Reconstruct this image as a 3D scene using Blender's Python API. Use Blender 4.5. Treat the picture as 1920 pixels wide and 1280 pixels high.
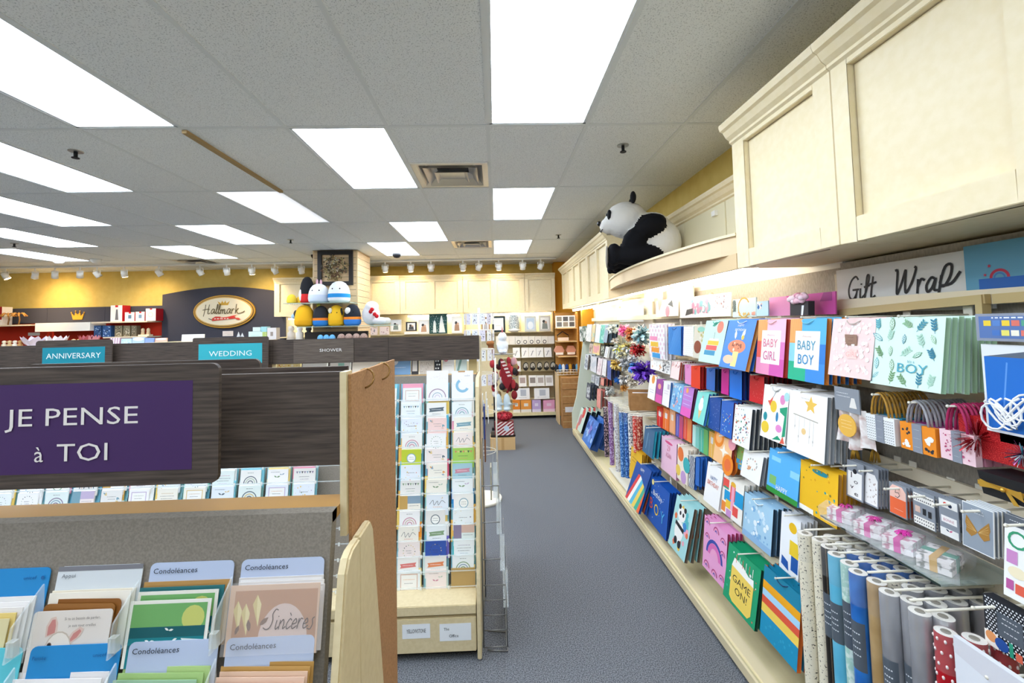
import bpy, bmesh, math, random
from mathutils import Vector, Matrix, Euler
PI = math.pi
for o in list(bpy.data.objects):
    bpy.data.objects.remove(o)
SC = bpy.context.scene
COL = SC.collection

# ------------------------------------------------------------------ camera, world, exposure
HC = 1.8                                  # lens height above the carpet
FPX, PCX, PCY = 819.93, 953.25, 567.09    # focal length and principal point for a 1920 x 1280 frame
YAW, PITCH, ROLL = -.0310, .0499, -.0225
_c, _s, _cp, _sp, _cr, _sr = math.cos(YAW), math.sin(YAW), math.cos(PITCH), math.sin(PITCH), math.cos(ROLL), math.sin(ROLL)
CF = Vector((-_s*_cp, _c*_cp, _sp)); _r = Vector((_c, _s, 0)); _u = _r.cross(CF)
CR = _cr*_r + _sr*_u; CU = -_sr*_r + _cr*_u
cam_data = bpy.data.cameras.new('camera'); cam = bpy.data.objects.new('camera', cam_data); COL.objects.link(cam)
cam.matrix_world = Matrix(((CR.x, CU.x, -CF.x, 0), (CR.y, CU.y, -CF.y, 0), (CR.z, CU.z, -CF.z, HC), (0, 0, 0, 1)))
cam_data.sensor_fit = 'HORIZONTAL'; cam_data.sensor_width = 36; cam_data.lens = FPX/1920*36
cam_data.shift_x = (960-PCX)/1920; cam_data.shift_y = (PCY-640)/1920
cam_data.clip_start = .02; cam_data.clip_end = 60
SC.camera = cam
SC.view_settings.view_transform = 'Standard'; SC.view_settings.look = 'None'
SC.view_settings.gamma = 1; SC.view_settings.use_curve_mapping = False
SC.view_settings.exposure = 0.9
PANEL_E = 7.5          # brightness of the fluorescent ceiling panels
TUBE_E = 14.0          # brightness of the tubes hidden under the wall cabinets
SPOT_W = 10.0          # watts of each track spot that is on
world = bpy.data.worlds.new('world'); SC.world = world; world.use_nodes = True
world.node_tree.nodes['Background'].inputs[0].default_value = (.75, .82, .9, 1)
world.node_tree.nodes['Background'].inputs[1].default_value = .55

# ------------------------------------------------------------------ pixel <-> place helpers (1920 x 1280 frame of the photograph)
def ray(x, y): return CF*FPX + (x-PCX)*CR - (y-PCY)*CU
def onX(x, y, X): d = ray(x, y); return Vector((0, 0, HC)) + d*(X/d.x)
def onY(x, y, Y): d = ray(x, y); return Vector((0, 0, HC)) + d*(Y/d.y)
def onZ(x, y, Z): d = ray(x, y); return Vector((0, 0, HC)) + d*((Z-HC)/d.z)

# ------------------------------------------------------------------ materials
def lin(h):
    if not isinstance(h, str): return tuple(h)
    h = h.lstrip('#'); v = [int(h[i:i+2], 16)/255 for i in (0, 2, 4)]
    return tuple(c/12.92 if c <= .04045 else ((c+.055)/1.055)**2.4 for c in v)
MC = {}
def mat(h, rough=.55, metal=0, spec=.35, alpha=1, trans=0):
    k = (h, rough, metal, spec, alpha, trans)
    if k in MC: return MC[k]
    m = bpy.data.materials.new('paint_' + str(len(MC))); m.use_nodes = True
    b = m.node_tree.nodes['Principled BSDF']; c = lin(h)
    b.inputs['Base Color'].default_value = (*c, 1); b.inputs['Roughness'].default_value = rough
    b.inputs['Metallic'].default_value = metal; b.inputs['Specular IOR Level'].default_value = spec
    b.inputs['Alpha'].default_value = alpha; b.inputs['Transmission Weight'].default_value = trans
    MC[k] = m; return m
def nodes(m): return m.node_tree.nodes, m.node_tree.links
def noisy(name, c1, c2, scale=40, rough=.7, detail=3, stretch=(1, 1, 1), lo=.35, hi=.65, bump=0, kind='noise', spec=.3, metal=0):
    k = ('noisy', name)
    if k in MC: return MC[k]
    m = bpy.data.materials.new(name); m.use_nodes = True; N, L = nodes(m); b = N['Principled BSDF']
    tc = N.new('ShaderNodeTexCoord'); mp = N.new('ShaderNodeMapping'); mp.inputs['Scale'].default_value = stretch
    L.new(tc.outputs['Object'], mp.inputs['Vector'])
    if kind == 'noise':
        t = N.new('ShaderNodeTexNoise'); t.inputs['Scale'].default_value = scale; t.inputs['Detail'].default_value = detail; out = t.outputs['Fac']
    elif kind == 'voronoi':
        t = N.new('ShaderNodeTexVoronoi'); t.inputs['Scale'].default_value = scale; out = t.outputs['Distance']
    else:
        t = N.new('ShaderNodeTexWave'); t.inputs['Scale'].default_value = scale; t.inputs['Distortion'].default_value = detail; out = t.outputs['Fac']
    L.new(mp.outputs[0], t.inputs['Vector'])
    r = N.new('ShaderNodeValToRGB'); r.color_ramp.elements[0].position = lo; r.color_ramp.elements[1].position = hi
    r.color_ramp.elements[0].color = (*lin(c1), 1); r.color_ramp.elements[1].color = (*lin(c2), 1)
    L.new(out, r.inputs[0]); L.new(r.outputs[0], b.inputs['Base Color'])
    b.inputs['Roughness'].default_value = rough; b.inputs['Specular IOR Level'].default_value = spec; b.inputs['Metallic'].default_value = metal
    if bump:
        bp = N.new('ShaderNodeBump'); bp.inputs['Strength'].default_value = bump; bp.inputs['Distance'].default_value = .004
        L.new(out, bp.inputs['Height']); L.new(bp.outputs[0], b.inputs['Normal'])
    MC[k] = m; return m
def emit(name, c, s):
    k = ('emit', name)
    if k in MC: return MC[k]
    m = bpy.data.materials.new(name); m.use_nodes = True; b = m.node_tree.nodes['Principled BSDF']
    b.inputs['Base Color'].default_value = (*lin(c), 1); b.inputs['Emission Color'].default_value = (*lin(c), 1); b.inputs['Emission Strength'].default_value = s
    MC[k] = m; return m
def clear(name, c='#f4fbff', alpha=.16, rough=.08):
    k = ('clear', name)
    if k in MC: return MC[k]
    m = bpy.data.materials.new(name); m.use_nodes = True; b = m.node_tree.nodes['Principled BSDF']
    b.inputs['Base Color'].default_value = (*lin(c), 1); b.inputs['Roughness'].default_value = rough; b.inputs['Alpha'].default_value = alpha
    b.inputs['Specular IOR Level'].default_value = .6
    MC[k] = m; return m
CEIL = noisy('ceiling_tile', '#c4c8c8', '#f0f3f2', 160, .9, 2, lo=.34, hi=.44, bump=.25)
TBAR = mat('#e2e6e5', .5)
CARPET = noisy('carpet', '#45484d', '#85888d', 170, .95, 4, lo=.38, hi=.62, bump=.5)
YELLOW = noisy('yellow_paint', '#dcc06a', '#e2c874', 9, .8)
OCHRE = mat('#d79a28', .7)
CREAM = noisy('cream_lacquer', '#efdfb6', '#f3e4c0', 30, .45)
CREAMD = mat('#d9c69a', .5)
STAND = noisy('cream_laminate', '#d8c69c', '#dfcea6', 60, .5)
FASCIA = noisy('navy_fabric', '#3f404c', '#4b4c58', 300, .9)
WOODH = noisy('dark_wood_header', '#3c332e', '#5a4e45', 7, .55, 4, (1.2, 8, 26))
BOARD = noisy('hardboard', '#a3784f', '#b98b5f', 220, .75, 2)
PANELG = noisy('warm_grey_panel', '#7e766b', '#8c8479', 250, .8, 2)
SLAT = noisy('grey_textile_panel', '#a59d90', '#b8b0a2', 130, .85, 2, (1, 1, .3))
MAPLE = noisy('maple_slat', '#d9b98c', '#e3c69b', 9, .5, 3, (1, 1, 9))
DECK = noisy('maple_deck', '#e2d4a4', '#eadcae', 9, .45, 3, (3, .4, 1))
WHITEP = mat('#f4f3ee', .6)
STEEL = mat('#b9b9b4', .35, .85)
WIRE = mat('#e9e4d4', .4)
BLACK = mat('#17181b', .5)
GLASS = clear('shelf_glass', '#cfe6df', .22, .03)
CELLO = clear('cellophane', '#f3f0f4', .2, .12)
ACRYL = clear('acrylic', '#eef7f8', .25, .1)
GOLD = mat('#d9aa45', .35, .6)
CARTON = noisy('cardboard', '#a97c4c', '#b78a58', 20, .8)

# ------------------------------------------------------------------ mesh builder
class MB:
    def __init__(s): s.v = []; s.f = []; s.m = []; s.sm = []; s.mats = []
    def mi(s, m):
        if isinstance(m, str): m = mat(m)
        if m not in s.mats: s.mats.append(m)
        return s.mats.index(m)
    def poly(s, pts, m, smooth=False):
        b = len(s.v); s.v += [tuple(p) for p in pts]; s.f.append(tuple(range(b, b+len(pts)))); s.m.append(s.mi(m)); s.sm.append(smooth)
    def add(s, vs, fs, m, smooth=False):
        b = len(s.v); i = s.mi(m); s.v += [tuple(p) for p in vs]
        for f in fs: s.f.append(tuple(b+k for k in f)); s.m.append(i); s.sm.append(smooth)
    def box(s, x0, x1, y0, y1, z0, z1, m, M=None):
        vs = [Vector((x, y, z)) for x in (x0, x1) for y in (y0, y1) for z in (z0, z1)]
        if M is not None: vs = [M @ p for p in vs]
        s.add(vs, [(0, 1, 3, 2), (4, 6, 7, 5), (0, 4, 5, 1), (2, 3, 7, 6), (0, 2, 6, 4), (1, 5, 7, 3)], m); return s
    def bar(s, a, b, w, h, m, up=Vector((0, 0, 1))):
        a = Vector(a); b = Vector(b); d = (b-a); L = d.length; d.normalize()
        x = d.cross(up)
        if x.length < 1e-5: x = d.cross(Vector((0, 1, 0)))
        x.normalize(); z = x.cross(d)
        vs = [p + x*sx*w/2 + z*sz*h/2 for p in (a, b) for sx in (-1, 1) for sz in (-1, 1)]
        s.add(vs, [(0, 1, 3, 2), (4, 6, 7, 5), (0, 4, 5, 1), (2, 3, 7, 6), (0, 2, 6, 4), (1, 5, 7, 3)], m); return s
    def cyl(s, a, b, r, m, n=10, r2=None, caps=True, mcap=None):
        a = Vector(a); b = Vector(b); d = (b-a).normalized(); r2 = r if r2 is None else r2
        x = d.cross(Vector((0, 0, 1)))
        if x.length < 1e-4: x = Vector((1, 0, 0))
        x.normalize(); y = d.cross(x)
        vs = [p + (x*math.cos(t)+y*math.sin(t))*q for p, q in ((a, r), (b, r2)) for t in [2*PI*i/n for i in range(n)]]
        s.add(vs, [(i, (i+1) % n, n+(i+1) % n, n+i) for i in range(n)], m, True)
        if caps:
            s.add(vs[:n], [tuple(range(n))[::-1]], mcap or m); s.add(vs[n:], [tuple(range(n))], mcap or m)
        return s
    def tube(s, pts, r, m, n=6):
        pts = [Vector(p) for p in pts]; rings = []
        for i, p in enumerate(pts):
            d = (pts[min(i+1, len(pts)-1)]-pts[max(i-1, 0)]).normalized()
            x = d.cross(Vector((.13, .2, 1))); x.normalize(); y = d.cross(x)
            rings += [p + (x*math.cos(2*PI*k/n)+y*math.sin(2*PI*k/n))*r for k in range(n)]
        fs = [(i*n+k, i*n+(k+1) % n, (i+1)*n+(k+1) % n, (i+1)*n+k) for i in range(len(pts)-1) for k in range(n)]
        s.add(rings, fs + [tuple(range(n))[::-1], tuple(range((len(pts)-1)*n, len(pts)*n))], m, True); return s
    def ball(s, c, r, m, n=14, k=8, M=None):
        r = (r, r, r) if not hasattr(r, '__len__') else r
        vs = []; fs = []
        for j in range(k+1):
            t = PI*j/k
            for i in range(n):
                p = 2*PI*i/n; q = Vector((r[0]*math.sin(t)*math.cos(p), r[1]*math.sin(t)*math.sin(p), r[2]*math.cos(t)))
                if M is not None: q = M @ q
                vs.append(Vector(c)+q)
        for j in range(k):
            for i in range(n): fs.append((j*n+i, (j+1)*n+i, (j+1)*n+(i+1) % n, j*n+(i+1) % n))
        s.add(vs, fs, m, True); return s
    def lathe(s, prof, m, c=(0, 0, 0), n=16):
        vs = [(c[0]+r*math.cos(2*PI*i/n), c[1]+r*math.sin(2*PI*i/n), c[2]+z) for r, z in prof for i in range(n)]
        fs = [(j*n+i, j*n+(i+1) % n, (j+1)*n+(i+1) % n, (j+1)*n+i) for j in range(len(prof)-1) for i in range(n)]
        s.add(vs, fs, m, True); return s
    def prism(s, poly, axis, a, b, m):     # poly in the other two axes, extruded from a to b along axis
        def P(p, t): return (t, p[0], p[1]) if axis == 'x' else (p[0], t, p[1]) if axis == 'y' else (p[0], p[1], t)
        n = len(poly); vs = [P(p, a) for p in poly] + [P(p, b) for p in poly]
        s.add(vs, [tuple(range(n)), tuple(range(2*n-1, n-1, -1))] + [(i, n+i, n+(i+1) % n, (i+1) % n) for i in range(n)], m); return s
    def mesh(s, name):
        me = bpy.data.meshes.new(name); me.from_pydata(s.v, [], s.f)
        for m in s.mats: me.materials.append(m)
        me.polygons.foreach_set('material_index', s.m); me.polygons.foreach_set('use_smooth', s.sm); me.update()
        return me
    def build(s, name, parent=None, loc=(0, 0, 0), rot=(0, 0, 0), fix=True, bevel=0):
        me = s.mesh(name)
        if fix:
            bm = bmesh.new(); bm.from_mesh(me); bmesh.ops.remove_doubles(bm, verts=bm.verts, dist=1e-6)
            bmesh.ops.recalc_face_normals(bm, faces=bm.faces)
            if bevel:
                es = [e for e in bm.edges if len(e.link_faces) == 2 and e.calc_face_angle(0) > .7]
                bmesh.ops.bevel(bm, geom=es, offset=bevel, segments=2, affect='EDGES', clamp_overlap=True)
            bm.to_mesh(me); bm.free()
        o = bpy.data.objects.new(name, me); COL.objects.link(o); o.location = loc; o.rotation_euler = rot
        if parent: o.parent = parent
        return o
def tag(o, label=None, cat=None, group=None, kind=None):
    if label: o['label'] = label
    if cat: o['category'] = cat
    if group: o['group'] = group
    if kind: o['kind'] = kind
    return o
def thing(name, loc, label, cat, group=None, rz=0):
    o = bpy.data.objects.new(name, None); COL.objects.link(o); o.location = loc; o.rotation_euler = (0, 0, rz); o.empty_display_size = .05
    return tag(o, label, cat, group)
def struct(mb, name, **k): return tag(mb.build(name, **k), kind='structure')
def copy_tree(o, parent=None):
    c = o.copy(); COL.objects.link(c)
    if parent: c.parent = parent
    for ch in list(o.children): copy_tree(ch, c)
    return c

# ------------------------------------------------------------------ printed artwork: flat shapes in a unit square, lower left = 0,0
TXT = {}
def glyphs(text):
    if text in TXT: return TXT[text]
    cu = bpy.data.curves.new('lettering', 'FONT'); cu.body = text; cu.size = 1; cu.resolution_u = 2; cu.fill_mode = 'FRONT'
    o = bpy.data.objects.new('lettering', cu); COL.objects.link(o)
    bpy.context.view_layer.update()
    me = bpy.data.meshes.new_from_object(o.evaluated_get(bpy.context.evaluated_depsgraph_get()))
    vs = [(v.co.x, v.co.y) for v in me.vertices]; fs = [tuple(p.vertices) for p in me.polygons]
    bpy.data.objects.remove(o); bpy.data.meshes.remove(me); bpy.data.curves.remove(cu)
    xs = [v[0] for v in vs] or [0]; TXT[text] = (vs, fs, min(xs), max(xs)); return TXT[text]
def smooth_line(p, k=4):
    if len(p) < 3: return p
    q = [p[0]] + list(p) + [p[-1]]; out = []
    for i in range(1, len(q)-2):
        a, b, c, d = q[i-1], q[i], q[i+1], q[i+2]
        for j in range(k):
            t = j/k; out.append(tuple(.5*((2*b[n])+(-a[n]+c[n])*t+(2*a[n]-5*b[n]+4*c[n]-d[n])*t*t+(-a[n]+3*b[n]-3*c[n]+d[n])*t**3) for n in (0, 1)))
    return out + [p[-1]]
SF = {  # a small handwriting alphabet: advance, strokes
 'G': (.72, [[(.58, .86), (.4, 1), (.15, .82), (.03, .45), (.14, .1), (.38, .02), (.54, .25), (.56, .42)], [(.3, .42), (.66, .43)], [(.57, .42), (.5, -.05), (.38, -.12)]]),
 'i': (.26, [[(.05, .45), (.07, .12), (.14, 0), (.26, .12)], [(.09, .66), (.1, .63)]]),
 'f': (.36, [[(.0, .1), (.12, .25), (.26, .8), (.22, 1), (.13, .9), (.12, .3), (.1, -.2), (.16, -.25)], [(.02, .5), (.34, .56)]]),
 't': (.36, [[(.14, .9), (.1, .3), (.14, .02), (.34, .1)], [(-.02, .6), (.34, .66)]]),
 'W': (1.0, [[(.0, .95), (.1, .9), (.14, .3), (.2, .02), (.36, .5), (.46, .92), (.5, .4), (.58, .04), (.78, .4), (.9, .9), (.84, 1.0)]]),
 'r': (.36, [[(.04, .5), (.07, .0)], [(.07, .25), (.16, .5), (.3, .46)]]),
 'a': (.48, [[(.36, .46), (.2, .52), (.05, .25), (.12, .02), (.28, .15), (.38, .48), (.36, .1), (.5, .05)]]),
 'p': (.75, [[(.1, .55), (.08, -.1), (.06, -.45)], [(.08, .3), (.2, .85), (.42, .9), (.44, .55), (.28, .2), (.12, .2), (.5, .25), (.76, .62)]]),
 'H': (.8, [[(.16, 1), (.14, .45), (.06, -.25)], [(-.08, .42), (.3, .5), (.62, .5)], [(.56, 1), (.5, .4), (.5, .05), (.62, .02), (.72, .12)]]),
 'l': (.24, [[(.0, .1), (.14, .5), (.2, .95), (.12, .95), (.07, .3), (.12, .0), (.24, .12)]]),
 'm': (.66, [[(.03, .45), (.05, 0)], [(.05, .25), (.17, .48), (.24, .3), (.25, 0)], [(.25, .25), (.38, .48), (.46, .3), (.46, .05), (.56, .0), (.66, .12)]]),
 'k': (.6, [[(.1, 1), (.08, 0)], [(.08, .2), (.34, .55)], [(.16, .3), (.34, .0), (.8, .1), (1.0, .25)]]),
 'S': (.6, [[(.52, .95), (.36, 1), (.24, .75), (.36, .45), (.3, .1), (.1, 0), (-.12, .1)]]),
 'n': (.46, [[(.03, .45), (.05, 0)], [(.05, .25), (.2, .48), (.3, .3), (.32, .02), (.46, .12)]]),
 'c': (.36, [[(.32, .42), (.18, .5), (.05, .25), (.14, .0), (.36, .14)]]),
 'e': (.38, [[(.05, .22), (.3, .3), (.2, .5), (.05, .25), (.14, .0), (.38, .14)]]),
 '`': (0, [[(-.28, .8), (-.16, .66)]]), ' ': (.38, []),
 's': (.42, [[(.3, .55), (.18, .45), (.28, .2), (.2, -.05), (.0, .0)]]),
 'h': (.5, [[(.0, .1), (.16, .6), (.2, .95), (.1, .9), (.07, .0)], [(.07, .25), (.2, .48), (.3, .3), (.32, .05), (.5, .14)]]),
 'o': (.4, [[(.2, .48), (.05, .25), (.15, .0), (.32, .2), (.22, .48), (.42, .4)]]),
 'y': (.48, [[(.04, .48), (.08, .15), (.2, .1), (.34, .48)], [(.34, .48), (.3, -.2), (.1, -.4), (.48, .12)]]),
}
def scribe(text, x, y, size, wid, col, slant=.12, asp=1.0):
    out = []; cx = x
    for ch in text:
        adv, st = SF[ch]
        for p in st: out.append(('l', [(cx+(q[0]+slant*q[1])*size*asp, y+q[1]*size) for q in smooth_line(p)], wid, col))
        cx += adv*size*asp
    return out
def circ(cx, cy, rx, ry, n=18, a0=0, a1=2*PI): return [(cx+rx*math.cos(a0+(a1-a0)*i/n), cy+ry*math.sin(a0+(a1-a0)*i/n)) for i in range(n)]
def art_polys(spec, w, h):
    """yield (points in metres, colour); radii and stroke widths are fractions of the width"""
    X = lambda u: (u-.5)*w
    Z = lambda v: v*h
    q = h/w
    for s in spec:
        k = s[0]
        if k == 'r': yield [(X(s[1]), Z(s[2])), (X(s[3]), Z(s[2])), (X(s[3]), Z(s[4])), (X(s[1]), Z(s[4]))], s[5]
        elif k == 'c': yield [(X(0.5)+(s[1]-.5)*w+s[3]*w*math.cos(t), Z(s[2])+s[3]*w*math.sin(t)) for t in [2*PI*i/16 for i in range(16)]], s[4]
        elif k == 'e': yield [(X(a), Z(b)) for a, b in circ(s[1], s[2], s[3], s[4])], s[5]
        elif k == 'p': yield [(X(a), Z(b)) for a, b in s[1]], s[2]
        elif k == 'a':   # ring arc: x y r0 r1 deg0 deg1 col
            n = 12; r0, r1 = s[3]*w, s[4]*w
            for i in range(n):
                t0 = math.radians(s[5]+(s[6]-s[5])*i/n); t1 = math.radians(s[5]+(s[6]-s[5])*(i+1)/n)
                yield [(X(s[1])+r*math.cos(t), Z(s[2])+r*math.sin(t)) for r, t in ((r0, t0), (r1, t0), (r1, t1), (r0, t1))], s[7]
        elif k == 'l':
            P = [(X(a), Z(b)) for a, b in s[1]]; r = s[2]*w/2
            for i in range(len(P)-1):
                a, b = P[i], P[i+1]; d = math.hypot(b[0]-a[0], b[1]-a[1]) or 1e-6
                nx, ny = -(b[1]-a[1])/d*r, (b[0]-a[0])/d*r; ex, ey = (b[0]-a[0])/d*r*.4, (b[1]-a[1])/d*r*.4
                yield [(a[0]+nx-ex, a[1]+ny-ey), (a[0]-nx-ex, a[1]-ny-ey), (b[0]-nx+ex, b[1]-ny+ey), (b[0]+nx+ex, b[1]+ny+ey)], s[3]
        elif k == 't':   # text centred at x, baseline y, cap height given as a fraction of the height
            vs, fs, a, b = glyphs(s[1]); sz = s[4]*h/.7; sx = sz*(s[6] if len(s) > 6 else 1)
            for f in fs: yield [(X(s[2])+(vs[i][0]-(a+b)/2)*sx, Z(s[3])+vs[i][1]*sz) for i in f], s[5]
        elif k == 's':   # star
            yield [(X(s[1])+(s[3] if i % 2 == 0 else s[3]*.45)*w*math.sin(i*PI/5), Z(s[2])+(s[3] if i % 2 == 0 else s[3]*.45)*w*math.cos(i*PI/5)) for i in range(10)], s[4]
        elif k == 'lf':  # leaf: x y length angle col
            L, t = s[3]*w, math.radians(s[4]); c_, s_ = math.cos(t), math.sin(t)
            yield [(X(s[1])+(a*c_-b*s_)*L, Z(s[2])+(a*s_+b*c_)*L) for a, b in ((0, 0), (.25, .16), (.6, .2), (1, 0), (.6, -.2), (.25, -.16))], s[5]
        elif k == 'w':   # a line of small marks standing in for print too small to read: x0 x1 y col
            rg = random.Random(int(s[1]*997+s[3]*331)); u = s[1]
            while u < s[2]-.02:
                d = rg.uniform(.02, .07); d = min(d, s[2]-u); yield [(X(u), Z(s[3])), (X(u+d), Z(s[3])), (X(u+d), Z(s[3])+.018*w), (X(u), Z(s[3])+.018*w)], s[4]; u += d+.02
        elif k == 'sc':  # scatter: seed n r0 r1 colours (x0 y0 x1 y1)
            rg = random.Random(s[1]); bx = s[6] if len(s) > 6 else (.05, .05, .95, .95)
            for i in range(s[2]):
                r = rg.uniform(s[3], s[4])*w; x = rg.uniform(X(bx[0])+r, max(X(bx[0])+r, X(bx[2])-r)); z = rg.uniform(Z(bx[1])+r, max(Z(bx[1])+r, Z(bx[3])-r)); nn = rg.choice((4, 5, 7, 8)); t0 = rg.random()*6
                yield [(x+r*math.cos(t0+2*PI*j/nn), z+r*math.sin(t0+2*PI*j/nn)) for j in range(nn)], rg.choice(s[5])
        elif k == 'g':   # regular dots: nx ny r col
            for i in range(s[1]):
                for j in range(s[2]):
                    x = X((i+.5+(.25 if j % 2 else -.25))/s[1]); z = Z((j+.5)/s[2]); r = s[3]*w
                    if abs(x)+r < w/2: yield [(x+r*math.cos(2*PI*t/8), z+r*math.sin(2*PI*t/8)) for t in range(8)], s[4]
        elif k == 'st':  # diagonal or straight stripes clipped to a box: n col (x0 y0 x1 y1) slope
            x0, y0, x1, y1 = s[3]; n = s[1]; sl = s[4]
            for i in range(n):
                a = x0+(x1-x0)*(i+.25)/n; b = x0+(x1-x0)*(i+.75)/n
                if sl == 0: yield [(X(a), Z(y0)), (X(b), Z(y0)), (X(b), Z(y1)), (X(a), Z(y1))], s[2]
                else:
                    for j in range(8):
                        ya, yb = y0+(y1-y0)*j/8, y0+(y1-y0)*(j+1)/8; d = (j % 8)/8*sl*(x1-x0); m = x1-x0
                        p0, p1 = x0+((a-x0+d) % m), x0+((a-x0+d) % m)+(b-a)
                        if p1 <= x1: yield [(X(p0), Z(ya)), (X(p1), Z(ya)), (X(min(p1+sl*m/8, x1)), Z(yb)), (X(min(p0+sl*m/8, x1)), Z(yb))], s[2]
def paint(mb, spec, w, h, zoff=0, y=0, step=.00003, rough=.5):
    for i, (pts, col) in enumerate(art_polys(spec, w, h)):
        yy = y-.0003-step*min(i, 40)-.000004*i
        m = col if not isinstance(col, str) else mat(col, rough)
        mb.poly([(a, yy, b+zoff) for a, b in pts], m)
def slab(name, w, h, d, col, art=(), loc=(0, 0, 0), rz=0, tilt=0, top=False, label=None, cat=None, group=None, parent=None, rim=None, rough=.5, corner=0):
    """a flat thing with a printed face: card, board, box; local x right, z up, face towards -y"""
    mb = MB(); z0 = -h if top else 0; m = mat(col, rough) if isinstance(col, str) else col
    if corner:
        out = []
        for cx, cz, a in ((w/2-corner, z0+h-corner, 0), (-w/2+corner, z0+h-corner, 90), (-w/2+corner, z0+corner, 180), (w/2-corner, z0+corner, 270)):
            out += [(cx+corner*math.cos(math.radians(a+t)), cz+corner*math.sin(math.radians(a+t))) for t in (0, 22, 45, 68, 90)]
        mb.prism(out, 'y', 0, d, m)
    else: mb.box(-w/2, w/2, 0, d, z0, z0+h, m)
    ob_fix = mb
    paint(ob_fix, art, w, h, z0, 0, rough=rough)
    o = mb.build(name, parent, loc, (-tilt, 0, rz), fix=False)
    return tag(o, label, cat, group)
def turn(t, rz): return Vector((t[0]*math.cos(rz)-t[1]*math.sin(rz), t[0]*math.sin(rz)+t[1]*math.cos(rz), t[2]))
RW = -PI/2      # things on the right wall face the aisle
NTH = ['first', 'second', 'third', 'fourth', 'fifth', 'sixth', 'seventh', 'eighth', 'ninth', 'tenth', 'eleventh', 'twelfth', 'thirteenth', 'fourteenth', 'fifteenth', 'sixteenth', 'seventeenth', 'eighteenth', 'nineteenth', 'twentieth', 'twenty-first', 'twenty-second', 'twenty-third', 'twenty-fourth']

# ================================================================== the room
ZC = 3.02; XR, XL, YB, YR = 1.70, -11.2, 8.85, -3.5
GX, GY, TS, TL = -.021, 2.62, .61, 1.22
struct(MB().box(XL, XR, YR, YB, -.1, 0, CARPET), 'floor')
struct(MB().box(XR, XR+.1, YR, YB, 0, ZC+.1, YELLOW), 'wall_right')
struct(MB().box(XL-.1, XL, YR, YB, 0, ZC+.1, YELLOW), 'wall_left')
struct(MB().box(XL-.1, XR+.1, YB, YB+.1, 0, ZC+.1, YELLOW), 'wall_back')
w = MB().box(XL-.1, XR+.1, YR-.1, YR, 0, .25, WHITEP).box(XL-.1, XR+.1, YR-.1, YR, 2.85, ZC+.1, WHITEP)
for i in range(9): w.box(XL-.1+1.6125*i-.04, XL-.1+1.6125*i+.04, YR-.1, YR, .25, 2.85, WHITEP)
struct(w, 'wall_rear')
struct(MB().box(XL, XR, YR-.06, YR-.05, .25, 2.85, clear('added_shop_glass', '#f4fbff', .08, .02)), 'added_window_1')  # unseen rear wall opened and glazed, added to bring in fill light
LIGHTS = [(0, -1), (-2, 0), (0, 1), (-2, 2), (0, 3), (-3, 3), (-4, -1), (-6, 0), (-4, 1), (-8, 1), (-6, 2), (-10, 2), (-8, 3), (-12, 3), (-8, -1), (-10, 0), (-12, 1), (-14, 2), (-2, -2), (0, -3), (-4, -3), (-6, -2), (-8, -3), (-10, -2)]
SEEN = {(0, -1): 'nearest ceiling light panel above the aisle, cut by the top of the photo', (-2, 0): 'square-looking ceiling light panel just left of the nearer air vent', (0, 1): 'ceiling light panel in front of the panda, right of the nearer air vent',
        (-2, 2): 'ceiling light panel beyond the nearer air vent, before the slatted column', (0, 3): 'small ceiling light panel right of the far air vent', (-3, 3): 'small ceiling light panel left of the far air vent, by the slatted column',
        (-4, -1): 'large ceiling light panel at the upper left edge, nearest on the left side', (-6, 0): 'ceiling light panel at the left edge, second one down', (-4, 1): 'dim half-lit ceiling light panel beside the tan ceiling strip',
        (-8, 1): 'ceiling light panel at the left edge, third one down', (-6, 2): 'ceiling light panel beyond the dim one, above the arched navy board', (-10, 2): 'ceiling light panel at the left edge, fourth one down',
        (-8, 3): 'ceiling light panel above the oval sign beside the dark far vent', (-12, 3): 'lowest and farthest ceiling light panel at the left edge'}
VENTS = [(-1, 1), (-1, 6), (-9, 8)]      # column, half row
rows = range(-5, 6); half = {(c, 2*r+k) for c, r in LIGHTS for k in (0, 1)} | set(VENTS)
cm = MB()
for c in range(-19, 4):
    for hr in range(-10, 11):
        if (c, hr) in half: continue
        x0, x1 = max(XL, GX+c*TS), min(XR, GX+(c+1)*TS); y0, y1 = max(YR, GY+hr*TL/2), min(YB, GY+(hr+1)*TL/2)
        if x1-x0 > .01 and y1-y0 > .01: cm.poly([(x0, y0, ZC), (x0, y1, ZC), (x1, y1, ZC), (x1, y0, ZC)], CEIL)
struct(cm, 'ceiling')
cm = MB()
cm.box(XL, XR, YR, YB, ZC+.14, ZC+.2, mat('#8a8a88', .9)); struct(cm, 'trim_1')
tb = MB()
for c in range(-18, 3): tb.box(GX+c*TS-.012, GX+c*TS+.012, YR, YB, ZC-.004, ZC+.006, TBAR)
for r in rows:
    y = GY+r*TL
    if YR < y < YB: tb.box(XL, XR, y-.012, y+.012, ZC-.0045, ZC+.006, TBAR)
for c, hr in VENTS:
    y = GY+(hr if hr % 2 else hr+1)*TL/2; tb.box(GX+c*TS, GX+(c+1)*TS, y-.012, y+.012, ZC-.004, ZC+.006, TBAR)
struct(tb, 'trim_2')
DIFF = emit('diffuser', '#e4f0ff', PANEL_E)
m = bpy.data.materials.new('dim_diffuser'); m.use_nodes = True; N, L = nodes(m); b = N['Principled BSDF']
b.inputs['Base Color'].default_value = (.8, .83, .86, 1); b.inputs['Emission Color'].default_value = (.9, .93, 1, 1)
tc = N.new('ShaderNodeTexCoord'); sx = N.new('ShaderNodeSeparateXYZ'); mr = N.new('ShaderNodeMapRange')
L.new(tc.outputs['Object'], sx.inputs[0]); L.new(sx.outputs['X'], mr.inputs['Value'])
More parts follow.
